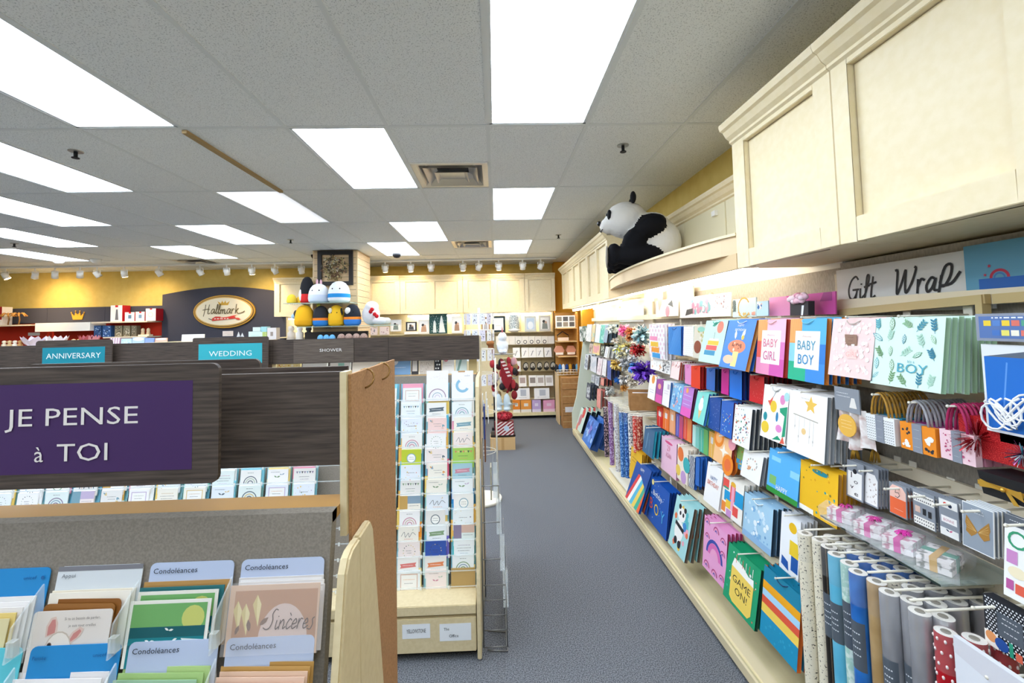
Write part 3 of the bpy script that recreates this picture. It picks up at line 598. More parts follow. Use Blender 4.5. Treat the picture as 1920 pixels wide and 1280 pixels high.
# ---- near stand
AY0, AXR, AXL = .88, -.308, -1.75
arow = [(.80, 1.392), (.757, 1.286)]
capA = ([(.879, 1.395), (.835, 1.395), (.815, 1.388), (.80, 1.368), (.75, 1.14), (.56, .35), (.54, .02), (.879, .02)], [(.881, 1.395), (.955, 1.395), (.975, 1.37), (1.02, 1.15), (1.2, .3), (1.2, .02), (.881, .02)])
SA = stand('near card stand at the lower left with grey panel and dark header', AXR, AXL, AY0, .5, 1.462, arow, capA, .5, 1)
header(SA, .88, 1.533, 1.714, [AXL, -1.02, AXR], (AXR+AXL)/2, AY0, 1.40)
oxA = (AXR+AXL)/2
MB().box(AXL-oxA, -.345-oxA, .15, .162, 1.53, 1.712, WOODH).build('header_board', SA, bevel=.001)
MB().box(AXR-oxA+.0005, AXR-oxA+.013, -.006, .03, 1.40, 1.714, STAND).build('header_post', SA)
b = MB(); b.box(AXR+.0135, AXR+.0195, .885, 1.26, .01, 1.708, BOARD); o = tag(b.build('hardboard_panel'), 'brown hardboard panel at the end of the near stand with two wire rings', 'panel')
for y, z, i in ((.985, 1.70, 0), (1.13, 1.70, 1)):
    pts = [(AXR+.02, y+.0, z-.028+.036*math.cos(a)) for a in [i_*PI/8-.3 for i_ in range(13)]]
    pts = [(AXR+.0165+.02*math.sin(a), y+.02*math.cos(a)*.4, z-.012+.02*math.cos(a)) for a in [-1.2+i_*.36 for i_ in range(13)]]
    tag(MB().tube(pts, .0022, mat('#8d6a3a', .3, .8)).build('wire_ring'), 'brass wire ring hooked over the hardboard panel, %s one' % ('nearer', 'farther')[i], 'ring', 'wire rings on the hardboard panel')
sign('large dark wood sign with purple panel reading JE PENSE à TOI', -1.06, -.494, .80, 1.533, 1.743, '#43265a', (.07, .12, .92, .86), [('t', 'JE PENSE', .555, .515, .145, '#e9e2dc', 1.36), ('t', 'à', .46, .22, .13, '#e9e2dc', 1.0), ('t', 'TOI', .59, .22, .145, '#e9e2dc', 1.25)], corner=.014)
sign('plain back of a dark wood sign just behind the purple one', -1.1, -.56, 1.06, 1.53, 1.732, WOODH, (.1, .1, .9, .9), [], corner=.014)
SLV = clear('card_sleeve', '#f5f1f0', .09, .12)
def acard(col, row, step, w, h, top, c, art, lb, name='greeting_card', cat='greeting card', dx=0, lean=.0, d=.0015, corner=0, group=None):
    y, z = arow[row]; x = -.389-.159*col+dx
    return slab(name, w, h, d, c, art, (x, y-.0052*step-.002, z+top-h-(.014 if step else 0)), tilt=.2, rz=lean, label=lb, cat=cat, corner=corner, group=group)
LAV = '#b9c5de'
def atab(col, row, c, art, lb, dx=0): acard(col, row, 0, .146, .11, 0, c, art, lb, 'divider_tab', 'divider', dx, corner=.009)
cnd = [('t', 'Condoléances', .31, .85, .075, '#1e2430', 1.12)]
atab(0, 0, LAV, cnd, 'lavender divider tab reading Condoléances behind the card reading Sincères')
atab(0, 1, LAV, cnd, 'lavender divider tab reading Condoléances in front of the card reading Sincères', .0)
atab(1, 0, LAV, cnd, 'lavender divider tab reading Condoléances behind the seascape card')
atab(1, 1, LAV, cnd, 'lavender divider tab reading Condoléances in front of the seascape card')
atab(2, 0, '#d5dadd', [('r', 0, .93, 1, 1, '#7b7a80'), ('t', 'Appui', .14, .84, .055, '#6a6e74', 1.1)], 'grey and white divider tab reading Appui above the puppy card')
UB = [('t', 'unicef', .78, .84, .05, '#1a5f9a', 1.1), ('c', .93, .86, .02, '#1a5f9a')]
atab(2, 1, '#2187c6', UB+[('t', 'Pensée', .12, .83, .05, '#175d96', 1)], 'bright blue divider tab in front of the puppy card')
atab(3, 0, '#2187c6', UB, 'bright blue divider tab at the left edge of the near stand')
atab(3, 1, '#5cc3cf', [], 'turquoise divider tab at the lower left corner')
# column 0: sleeved sympathy cards
for i, c in enumerate(('#d9d5d2', '#e4ded8', '#dcd6d4')): acard(0, 0, 1+i, .148, .1, -.014-.005*i, c, [('r', .02, .9, .98, .97, '#efecea')], 'pale wrapped card behind the card reading Sincères, %s from the back' % NTH[i], dx=.003*i, group='wrapped cards behind the Sincères card')
sin = [('r', .06, 0, .98, .92, '#b98a68'), ('p', [(.62+.27*math.cos(PI*i/14), .2+.52*math.sin(PI*i/14)) for i in range(15)]+[(.35, 0), (.89, 0)], '#d8c0b6')]
for a, b in ((.1, .64), (.19, .6), (.31, .72)): sin += [('p', [(a-.045, b), (a, b+.14), (a+.05, b), (a+.03, b-.32)], '#e6d79e'), ('p', [(a-.045, b), (a, b+.14), (a+.005, b-.1), (a+.03, b-.32)], '#d3bf80')]
sin += [('lf', .36, .42, .12, 40, '#7d5f4c'), ('lf', .1, .3, .1, 70, '#7d5f4c'), ('lf', .25, .34, .12, 100, '#7d5f4c')]+scribe('Sinc`eres', .42, .36, .28, .010, '#4a3428', .3, .6)
acard(0, 0, 5, .152, .105, -.016, '#d9b79c', sin, 'tan sympathy card with gold gems and script reading Sincères')
acard(0, 0, 5.8, .16, .108, -.010, SLV, [], 'clear sleeve over the card reading Sincères', 'card_sleeve', 'sleeve', d=.0006)
for i, c in enumerate(('#b98d4a', '#c29654')): acard(0, 1, 1+i, .15, .1, -.022-.004*i, c, [], 'kraft envelope in the lower right pocket of the near stand, %s from the back' % NTH[i], 'envelope', 'envelope', -.004*i, lean=-.06, group='kraft envelopes in the near stand')
for i, c in enumerate(('#e3bfa4', '#e9c6ae', '#e0b59a')): acard(0, 1, 3+i, .146, .1, -.03-.005*i, c, [], 'peach card edge behind the peach card with a gold bloom, %s from the back' % NTH[i], dx=-.004-.003*i, lean=-.05, group='peach cards in the near stand')
acard(0, 1, 7, .138, .1, -.046, '#e3b596', [('c', .5, .3, .13, '#8a6428')]+[('lf', .5, .3, .2, 30*i, '#a37a34') for i in range(12)], 'peach card with a gold bloom at the bottom edge', dx=-.01)
# column 1: seascape
acard(1, 0, 1, .15, .1, -.015, '#b68a4e', [], 'kraft envelope behind the seascape card', 'envelope', 'envelope', -.004)
acard(1, 0, 2.2, .145, .1, -.021, '#2c6e70', [], 'dark teal envelope behind the seascape card', 'envelope', 'envelope', -.009)
sea = [('r', .04, 0, .96, .95, '#6fa862'), ('c', .8, .72, .14, '#c3c66c'), ('r', .04, 0, .96, .6, '#12595f'), ('r', .04, 0, .96, .44, '#137a82'), ('r', .04, .28, .96, .34, '#0e5a66'), ('p', [(.68, .42), (.94, .39), (.96, .34), (.72, .34)], '#cfdad6')]+[('lf', x, y, .06, a, '#e6e8e0') for x, y, a in ((.52, .54, 10), (.52, .54, 150), (.3, .38, 10), (.3, .38, 160), (.58, .39, 20))]
acard(1, 0, 3.6, .136, .1, -.024, '#e6e2d6', sea, 'seascape card with yellow sun over teal water, rear copy', dx=-.01)
acard(1, 0, 5.2, .135, .098, -.034, '#e9e5da', sea, 'seascape card with yellow sun over teal water, front copy', dx=-.016)
for i, c in enumerate(('#b3cf86', '#a8c87e', '#9fc3a2', '#7fb4a0', '#8abfa8')): acard(1, 1, 1+1.2*i, .146-.004*i, .1, -.022-.006*i, c, [], '%s envelope in the pocket below the seascape card, %s from the back' % (('lime green', 'lime green', 'pale green', 'sea green', 'sea green')[i], NTH[i]), 'envelope', 'envelope', -.008-.005*i, lean=-.05, group='green envelopes in the near stand')
# column 2: puppy
for i, c in enumerate(('#cdb894', '#e6dcc8', '#efe7d8')): acard(2, 0, .8+.7*i, .146-.004*i, .1, -.02-.002*i, c, [], 'cream envelope behind the brown cards above the puppy, %s from the back' % NTH[i], 'envelope', 'envelope', -.003*i, group='cream envelopes behind the puppy card')
acard(2, 0, 3, .128, .1, -.033, '#8a5520', [], 'brown card edge behind the puppy card, rear one', dx=-.012, corner=.008, lean=-.05); acard(2, 0, 4, .124, .1, -.038, '#94602a', [], 'brown card edge behind the puppy card, front one', dx=-.016, corner=.008, lean=-.05)
dog = [('p', [(.2, .62), (.19, .78), (.23, .9), (.29, .92), (.33, .82), (.34, .66)], '#d8bcae'), ('p', [(.22, .64), (.215, .77), (.25, .87), (.29, .88), (.31, .78), (.31, .68)], '#c8847c'), ('p', [(.47, .55), (.53, .68), (.62, .76), (.67, .72), (.64, .62), (.52, .5)], '#d8bcae'), ('p', [(.51, .56), (.55, .66), (.62, .72), (.645, .69), (.6, .6), (.53, .54)], '#c8847c'), ('e', .38, .42, .17, .28, '#c6b6a4'), ('e', .38, .41, .158, .27, '#e6dcd0'), ('e', .355, .33, .09, .12, '#f0e8de'), ('e', .27, .5, .03, .042, '#6a5044'), ('e', .46, .44, .03, .042, '#6a5044'), ('c', .27, .5, .018, '#181212'), ('c', .46, .44, .018, '#181212'), ('e', .34, .38, .042, .046, '#1c1616'),
       ('t', 'Si tu as besoin de parler,', .64, .87, .04, '#6a625a', 1.0), ('t', 'je suis tout oreilles', .66, .77, .04, '#6a625a', 1.0)]
acard(2, 0, 5.4, .13, .1, -.044, '#ded4ca', dog, 'white puppy card with pink ears and two lines of print', dx=-.018, corner=.006)
for i in range(5): acard(2, 1, 1+1.1*i, .15-.004*i, .1, -.024-.006*i, ('#e9e4e2', '#f0ebe8', '#e4dedb', '#ece6e0', '#d9c59c')[i], [], 'off-white card below the puppy card, %s from the back' % NTH[i], dx=-.014-.005*i, lean=-.04, group='off-white cards below the puppy card')
# column 3
for i in range(6): acard(3, 0, .8+1.0*i, .146-.003*i, .1, -.022-.006*i, ('#ece8e4', '#e9e5e0', '#efeae6', '#e6e0da', '#e3c878', '#dccf9e')[i], [], '%s card at the left edge of the near stand, %s from the back' % (('white', 'white', 'white', 'white', 'yellow', 'pale yellow')[i], NTH[i]), dx=-.008-.004*i, group='cards at the left edge of the near stand')
# clear pocket dividers
for i, x in enumerate((-.468, -.627, -.786)):
    for r_ in (0, 1):
        y, z = arow[r_]; d = MB(); d.prism([(y+.0, z-.02), (y-.05, z-.06), (y-.06, z-.11), (y+.0, z-.11)], 'x', x-.0015, x+.0015, ACRYL); d.box(x-.006, x+.006, y-.052, y-.042, z-.105, z-.082, clear('clip', '#e6e8e2', .45, .2))
        tag(d.build('pocket_divider'), 'clear plastic pocket divider, %s from the right, %s row of the near stand' % (NTH[i], ('upper', 'lower')[r_]), 'divider', 'clear pocket dividers')

# ================================================================== gift wrap run on the right wall
SECT = [(.75, 1.99), (1.99, 3.2), (3.2, 4.4), (4.4, 5.6), (5.6, 7.05)]
SECN = ['nearest section, with the wrapping paper rolls', 'section below the panda with baby bags', 'section with slim solid bags', 'section with bows and a cardboard carton', 'farthest section with dark bags']
for (y0, y1), n_ in zip(SECT, SECN):
    t = thing('display_gondola', (1.62, (y0+y1)/2, 0), 'gift wrap wall display, '+n_, 'display rack', 'gift wrap wall displays'); k = (y1-y0)/2-.001
    MB().box(0, .019, -k, k, .1, 2.03 if y0 > 1.9 else 2.05, SLAT if y0 < 4 else mat('#e6e0d0', .8)).build('back_panel', t)
    MB().box(-.42, 0, -k, k, .085, .11, DECK).build('base_deck', t)
    MB().prism([(-.42, .03), (-.42, .085), (-.405, .115), (-.36, .115), (-.36, .03)], 'x', 0, 1, DECK) if False else None
    l = MB(); l.add([(x, y, z) for y in (-k, k) for x, z in ((-.42, .03), (-.425, .085), (-.41, .116), (-.35, .116), (-.35, .03))], [(0, 1, 2, 3, 4), (9, 8, 7, 6, 5)]+[(i, (i+1) % 5, 5+(i+1) % 5, 5+i) for i in range(5)], mat('#e6d6ae', .4)); l.build('deck_lip', t)
    MB().box(-.36, 0, -k, k, 0, .085, BLACK).build('kick', t)
    for s in (-1, 1): MB().box(-.02, -.001, s*k-(.012 if s > 0 else 0), s*k+(.012 if s < 0 else 0), .11, 2.0, mat('#cfc5aa', .5)).build('upright', t)
    for z in ((1.85, 1.52, 1.20, .93) if y0 < 1 else (1.84, 1.50, 1.19, .825, .595) if y0 < 5 else (1.84, 1.5, 1.2, .9)):
        r = MB(); x = -.255 if z < .7 else -.16 if z < .9 else -.05
        r.box(x-.008, x+.008, -k+.003, k-.003, z-.02, z+.028, mat('#efe3c6', .5))
        for s in (-1, 1): r.box(x, -.0005, s*(k-.02)-.006, s*(k-.02)+.006, z-.015, z+.01, mat('#efe3c6', .5))
        r.build('hook_rail', t)
mb = MB(); mb.prism([(1.2, .1), (1.2, .35), (1.28, .62), (1.43, 1.6), (1.62, 1.6), (1.62, .1)], 'y', 7.06, 7.085, mat('#dfe6d6', .6)); tag(mb.build('end_panel'), 'pale sloping end panel of the gift wrap run by the carton stack', 'panel')

def quad(tl, tr, b, X):
    """pixel corners of a hanging face -> centre of the top edge, width, height, outward tilt"""
    a, c = onX(*tl, X), onX(*tr, X); y = (a.y+c.y)/2; z = (a.z+c.z)/2
    p = onY(*b, y); xb = min(X+.015, max(X-.14, p.x)); p = onX(*b, xb) if abs(p.x-xb) > 1e-4 else p
    dz = max(.02, z-p.z); return Vector((X, y, z)), abs(a.y-c.y), math.hypot(dz, X-xb), math.atan2(X-xb, dz)
BAGM = {}
def bag_mesh(w, h, d, col, side, art, rough):
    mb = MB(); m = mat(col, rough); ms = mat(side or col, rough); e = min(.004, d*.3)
    mb.poly([(-w/2, 0, -h), (w/2, 0, -h), (w/2, 0, 0), (-w/2, 0, 0)], m); mb.poly([(w/2, d, -h), (-w/2, d, -h), (-w/2, d, 0), (w/2, d, 0)], m)
    for s in (-1, 1):
        x = s*w/2; xi = s*(w/2-min(.35*w, d*.6))
        mb.poly([(x, 0, -h), (x, 0, 0), (xi, d/2, 0), (xi, d/2, -h+d*.8)], ms); mb.poly([(x, d, 0), (x, d, -h), (xi, d/2, -h+d*.8), (xi, d/2, 0)], ms)
        mb.poly([(x, 0, -h), (xi, d/2, -h+d*.8), (x, d, -h)], ms)
    mb.poly([(-w/2, 0, -h), (-w/2, d, -h), (w/2, d, -h), (w/2, 0, -h)], ms)
    paint(mb, art, w, h, -h, 0, rough=rough)
    return mb.mesh('gift_bag')
def hook(p, x1, lb, z=0, m=WIRE):
    t = MB(); t.cyl((0, 0, 0), (x1-p.x, 0, .0), .0035, m, 6).ball((0, 0, 0), .005, m, 6, 4).box(x1-p.x-.004, x1-p.x, -.014, .014, -.02, .03, m)
    return tag(t.build('peg_hook', loc=p), lb, 'hook', 'peg hooks on the right wall')
def bag(tl, tr, b, X, col, art, lb, n=3, d=.02, side=None, handle=None, rough=.4, gap=None, name='gift_bag', cat='gift bag', hk=True, back=1.60):
    p, w, h, ti = quad(tl, tr, b, X); me = bag_mesh(w, h, d, col, side, art, rough); gap = gap or d+.012
    for i in range(n+1):
        xx = X+gap*i
        if xx+d > back: break
        o = bpy.data.objects.new(name, me); COL.objects.link(o); o.location = (xx, p.y+.0015*i, p.z+.003*((i*7) % 3-1)*(i > 0)); o.rotation_euler = (-ti*(1-.12*i if i < 5 else .4), 0, RW)
        short = lb.split(',')[0]
        tag(o, lb if i == 0 else ('%s, %s back in its stack' % (short, NTH[i])), cat, 'stack of '+short)
        if handle and i < 3:
            r = w*.17; t = MB().tube([(-r, .002, -.006), (-r*.8, -.004, -.012), (-r*.4, -.006, -.02), (0, -.006, -.022), (r*.4, -.006, -.02), (r*.8, -.004, -.012), (r, .002, -.006)], .0022, mat(handle, .6), 5)
            t.build('handle', o)
    if hk:
        sh = ' '.join(lb.split(',')[0].split()[:9]); hook(Vector((X-.03, p.y, p.z+.006)), 1.36 if back < 1.4 else 1.45 if back < 1.5 else 1.57, 'peg hook holding the '+sh)
    return p
W_ = '#f4f3ef'
# ---- top shelf of leaning cards and boxes
def lean(tl, tr, b, X, col, art, lb, cat='display card', name='display_card', d=.006, rot=0):
    p, w, h, ti = quad(tl, tr, b, X)
    return slab(name, w, h, d, col, art, (X, p.y, p.z-h), rz=RW, tilt=.05, label=lb, cat=cat, rough=.4)
lean((1229, 562), (1270, 561), (1250, 593), 1.52, '#f6f5f2', [('lf', .15, .3, .6, 80, '#a09a94'), ('p', [(.55, .7), (.75, .95), (.8, .5), (.68, .6)], '#4a5560'), ('c', .55, .3, .1, '#d98aa0')], 'white printed display card, farthest on the top ledge')
lean((1273, 558), (1333, 553), (1303, 595), 1.50, '#f3f1f0', [('sc', 3, 40, .02, .06, ['#e7a7c0', '#7fb7c4', '#c88aa8', '#f2dfe6'], (.4, .1, .98, .9)), ('p', [(.2, .1), (.45, .2), (.45, .45), (.25, .4)], '#3c3e46')], 'white display card with pink and teal flowers on the top ledge')
lean((1330, 548), (1368, 552), (1352, 593), 1.48, '#dcebed', [('sc', 8, 40, .01, .03, ['#b4828a', '#8a6a78', '#cfe0e2'], (.2, .3, .9, .95))], 'pale teal tilted display card with a floral spray')
lean((1372, 557), (1416, 562), (1394, 594), 1.47, '#cfe6e4', [('a', .5, .5, .22, .26, 30, 320, '#c9a24a'), ('st', 5, '#2f3a40', (0, .3, .16, .95), 1), ('sc', 12, 10, .02, .05, ['#d9b46a', '#e7a08a'], (.2, .02, 1, .3))], 'pale aqua display card with a gold ribbon ring')
lean((1417, 563), (1439, 566), (1428, 592), 1.46, '#bfe3f2', [('sc', 21, 14, .05, .12, ['#f0c0b0', '#2f6fb0', '#ffffff'], (0, .4, .5, 1))], 'small light blue display card beside the long magenta one')
lean((1441, 562), (1564, 541), (1507, 590), 1.50, '#d653a6', [('p', [(0, 0), (.45, 0), (.3, 1), (0, 1)], '#ea9cc9'), ('p', [(.8, .6), (.96, .6), (.96, 1), (.85, 1)], '#a93a86')], 'long magenta display card on the top ledge')
o = lean((1480, 566), (1514, 564), (1497, 591), 1.42, '#2a2a30', [('p', [(.62, 0), (.72, 0), (.78, .7), (.66, .7)], '#e9eef2')], 'black gift box with a pale pink bow, before the magenta card', 'gift box', 'gift_box', .03)
b = MB(); rg2 = random.Random(3)
for i in range(26):
    a, e, r = rg2.uniform(0, PI), rg2.uniform(-.3, 1.2), rg2.uniform(.022, .04); c = Vector((math.cos(a)*.04, -.0, .075+rg2.uniform(-.01, .02)))
    b.ball(c+Vector((rg2.uniform(-.02, .02), rg2.uniform(-.01, .01), 0)), (.02, .012, .014), rg2.choice([mat('#f2c6d6', .4), mat('#f7dde6', .4), mat('#e49ab4', .4)]), 7, 5)
b.build('bow', o)
# gift wrap sign and the blue one
def wall_sign(TL, TR, BL, BR, X, col, art, lb):
    p = [onX(*q, X) for q in (TL, TR, BR, BL)]; y0, y1 = max(p[0].y, p[3].y), min(p[1].y, p[2].y); z0, z1 = (p[2].z+p[3].z)/2, (p[0].z+p[1].z)/2
    return slab('display_sign', y0-y1, z1-z0, .012, col, art, (X, (y0+y1)/2, z0), rz=RW, tilt=0, label=lb, cat='sign')
gw = scribe('Gift', .09, .30, .5, .014, '#15161a', .2, .27)+scribe('Wrap', .45, .34, .5, .015, '#15161a', .2, .30)+[('t', 'EXPLORE THE POSSIBILITIES.', .5, .06, .075, '#3a3a3e', 1.25)]
wall_sign((1568, 512), (1825, 460), (1578, 592), (1862, 572), 1.585, '#d6d5d1', gw, 'white sign with brush lettering reading Gift Wrap')
o = wall_sign((1806, 463), (2060, 420), (1846, 572), (2060, 560), 1.575, '#5f9cb8', [('r', .12, 0, 1, .42, '#1f5fae'), ('a', .3, .42, .06, .085, 0, 180, '#b8304a'), ('a', .3, .42, .035, .05, 0, 180, '#3f78b8'), ('s', .22, .62, .02, '#b8304a'), ('s', .18, .48, .018, '#b8304a')], 'blue display sign with a small rainbow at the right edge')
for (x0, y0, x1, y1, lb) in ((1578, 586, 1852, 560, 'cream ledge strip in front of the sign reading Gift Wrap'), (1866, 560, 2080, 545, 'cream ledge strip in front of the blue sign at the right edge')):
    a, c = onX(x0, y0, 1.55), onX(x1, y1, 1.55); tag(MB().bar(a, c, .02, .03, mat('#d9c089', .5)).bar(Vector((1.55, c.y+.015, 1.8)), Vector((1.55, c.y+.015, 1.86)), .03, .02, mat('#d9c089', .5)).build('ledge_strip'), lb, 'ledge')
# ---- first row of bags
party = [('r', .05, .52, .55, .64, '#e98ab4'), ('r', .1, .34, .6, .48, '#f1c23c'), ('r', .15, .18, .65, .32, '#f09a36'), ('r', .2, .02, .7, .16, '#2f9bd8')]
bag((1217, 607), (1246, 608), (1232, 672), 1.36, '#f1eef0', [('g', 5, 8, .04, '#e3bfd0')]+party, 'white dotted bag with pink, yellow and blue squares', 2, handle='#ffffff')
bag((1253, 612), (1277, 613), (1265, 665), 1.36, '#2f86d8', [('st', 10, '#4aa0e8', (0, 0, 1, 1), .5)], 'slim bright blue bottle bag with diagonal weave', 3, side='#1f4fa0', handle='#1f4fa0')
bag((1282, 611), (1301, 612), (1290, 667), 1.36, '#f3f2ee', [('g', 6, 14, .025, '#dedbd4')], 'slim white bottle bag beside the blue one', 3, side='#9fd3c6')
bag((1302, 611), (1325, 611), (1310, 672), 1.36, '#d9d4c2', [('e', .35, .35, .3, .2, '#8a3c28'), ('sc', 5, 20, .03, .08, ['#bdb45c', '#e9e4d4'], (.3, .5, 1, 1)), ('e', .6, .9, .3, .08, '#8fd0bc')], 'beige patterned bag with a brown shape, beside the mint cake bag', 2)
cake = [('r', .28, .42, .78, .52, '#e9c23c'), ('r', .24, .3, .74, .41, '#e4585a'), ('r', .2, .18, .7, .29, '#2f8fb8'), ('r', .33, .52, .75, .57, '#f4f2ec'), ('l', [(.53, .57), (.53, .72)], .015, '#3a3a3a'), ('c', .72, .84, .14, '#ec7f6a'), ('lf', .58, .95, .25, 200, '#2c9c88')]
bag((1325, 600), (1366, 601), (1328, 680), 1.36, '#bfe9dc', cake, 'mint birthday bag with a striped cake slice', 5, side='#1c4f90', handle='#2c9c88')
mush = [('e', .5, .45, .32, .14, '#e8845c'), ('g', 0, 0, 0, '#000000'), ('r', .42, .05, .62, .35, '#f3d98c'), ('e', .3, .18, .2, .09, '#f0c3a0'), ('sc', 6, 12, .02, .035, ['#8a4a34', '#f5dfc6'], (.22, .34, .78, .56)), ('lf', .4, .6, .2, 100, '#f2f0e8'), ('lf', .62, .6, .24, 70, '#f2f0e8'), ('c', .66, .64, .05, '#f0c040'), ('t', 'HAPPY', .5, .86, .05, '#e9eef8'), ('t', 'BIRTHDAY', .5, .77, .05, '#e9eef8')]
bag((1368, 599), (1420, 600), (1371, 691), 1.36, '#3f86dc', mush, 'blue birthday bag with a spotted orange animal shape', 5, side='#c88a3c', handle='#cfe0f4')
def baby(cols, word, wc, tag_): return [('r', 0, .6, .35, 1, cols[0]), ('r', .35, .6, 1, 1, cols[1]), ('r', 0, .3, .3, .6, cols[2]), ('r', .3, .3, 1, .6, cols[3]), ('r', 0, 0, .5, .3, cols[4]), ('r', .5, 0, 1, .3, cols[5]), ('st', 9, cols[6], (0, .62, .33, 1), 0), ('r', .17, .2, .85, .8, '#f4f2ee'), ('t', 'Welcome', .5, .7, .035, wc[0], 1), ('t', 'BABY', .5, .5, .15, wc[1], .8), ('t', word, .5, .27, .16, wc[2], .8)]
bag((1423, 597), (1475, 600), (1441, 703), 1.36, '#f2b3cc', baby(['#f0a860', '#f5c3d6', '#e8665c', '#e07fc0', '#f09ac0', '#d85fb0', '#f4b878'], 'GIRL', ['#d88a9a', '#e07a96', '#dc6a9a'], 0), 'pink gift bag reading BABY GIRL', 4, side='#c23a2c', handle='#f2b8b0')
bag((1483, 598), (1551, 596), (1509, 715), 1.36, '#3f9fd8', baby(['#f0a050', '#58b4dc', '#8fd0ee', '#2f7fd0', '#25b48c', '#3f8fe0', '#f4b878'], 'BOY', ['#d8b0a0', '#4f9ab8', '#2f8fc8'], 0), 'blue and orange gift bag reading BABY BOY', 4, side='#d9822c', handle='#7fd0ee')
flor = [('sc', 31, 70, .02, .05, ['#f7ecea', '#fbf3f0', '#f3d6d2'])]+[('s', x, y, .07, '#fbf5f2') for x, y in ((.2, .8), (.8, .85), (.75, .45), (.2, .3), (.5, .12), (.85, .15))]+[('r', .42, .32, .66, .48, '#f6d0c8'), ('t', 'GIRL', .54, .35, .085, '#e6a8a2'), ('t', "it's a", .54, .44, .035, '#eab4ae')]
p = bag((1563, 597), (1644, 597), (1590, 707), 1.36, '#f2d3cf', flor, 'blush floral gift bag reading GIRL with a kraft tag', 4, side='#24406e', handle='#d9c9c0')
o = slab('gift_tag', .055, .055, .001, '#9c7a68', [('w', .25, .75, .8, '#3a2c26'), ('w', .3, .7, .55, '#3a2c26'), ('w', .2, .8, .35, '#3a2c26'), ('w', .25, .75, .22, '#3a2c26')], (1.343, p.y+.0, p.z-.115), rz=RW, label='kraft gift tag hanging on the blush floral bag', cat='tag')
leafs = []
rgl = random.Random(8); asp = .25/.24
for gy in range(5):
    for gx in range(5):
        x, y = .1+.2*gx+rgl.uniform(-.04, .04), .1+.2*gy+rgl.uniform(-.04, .04)
        if .42 < x < .92 and .16 < y < .45: continue
        a = math.radians(rgl.uniform(30, 150)); c = rgl.choice(['#6f9a6a', '#3f8fa0', '#5f9f7c', '#2f7f98', '#8fb890', '#58a8b4', '#a8d0bc']); L_ = rgl.uniform(.13, .2); c_, s_ = math.cos(a), math.sin(a); x -= c_*L_/2; y -= s_*L_/2*asp
        x = min(max(x, .03), .9); y = min(max(y, .03), .86)
        if rgl.random() < .3: leafs += [('lf', x, y, L_, math.degrees(a), c), ('lf', x+.012*c_, y+.012*s_, L_*.86, math.degrees(a), '#d6efe2'), ('l', [(x, y), (x+L_*.95*c_, y+L_*.95*s_*asp)], .006, c)]+[('l', [(x+L_*q*c_, y+L_*q*s_*asp), (x+L_*(q+.2)*c_-sg*.2*L_*s_*.8, y+(L_*(q+.2)*s_+sg*.2*L_*c_*.8)*asp)], .005, c) for q in (.2, .4, .6) for sg in (-1, 1)]
        else:
            leafs.append(('l', [(x, y), (x+L_*c_, y+L_*s_*asp)], .007, c))
            for k in range(1, 5):
                for sg in (-1, 1): leafs.append(('lf', x+L_*.22*k*c_, y+L_*.22*k*s_*asp, .06, math.degrees(a)+sg*45, c))
leafs += [('t', "It's a", .6, .36, .04, '#3f9fb0', 1), ('t', 'BOY', .62, .22, .13, '#4fa8bc', 1.25)]
bag((1641, 597), (1774, 594), (1692, 727), 1.36, '#d6efe2', leafs, 'mint leaf gift bag reading BOY, largest in the top row', 7, d=.016, side='#9fc2a0', gap=.022)
slab('banner_pack', .2, .075, .012, '#8f96a6', [('r', .04, .1, .96, .9, '#5a78b0'), ('w', .2, .8, .82, '#e8ecf2')]+[('r', .1+.11*i, .55, .19+.11*i, .75, c) for i, c in enumerate(('#f0d040', '#5a86c8', '#f0d040', '#e07868', '#58a888', '#c05a90', '#4a78c0', '#f0d070'))]+[('r', .2+.11*i, .2, .29+.11*i, .4, c) for i, c in enumerate(('#4a78c0', '#e8e070', '#f2eeda', '#e07868', '#58a888', '#3f70b8'))], (1.36, 1.10, 1.725), rz=RW, label='clear pack with a small paper flag banner at the right edge', cat='banner')
o = slab('table_cover_pack', .2, .24, .02, '#e4e8ea', [('r', .03, .03, .97, .86, '#1f6fc8'), ('p', [(.03, .86), (.5, .93), (.97, .86)], '#5f6a78'), ('l', [(.2, .1), (.3, .8)], .02, '#5f9ae0'), ('l', [(.55, .15), (.62, .8)], .03, '#6fa6ea'), ('l', [(.8, .2), (.75, .8)], .015, '#5f9ae0')], (1.37, 1.10, 1.475), rz=RW, label='clear pack of glossy blue sheeting at the right edge', cat='package')
st = MB(); rgs = random.Random(4)
for i in range(7): st.tube([(1.355, 1.17-.012*i+.03*math.sin(a+i), 1.52+.006*i+.035*math.cos(a)) for a in [k*.5 for k in range(13)]], .003, mat('#f2f2f0', .6), 5)
tag(st.build('string_bundle'), 'coiled white string bundle before the glossy blue pack', 'string')
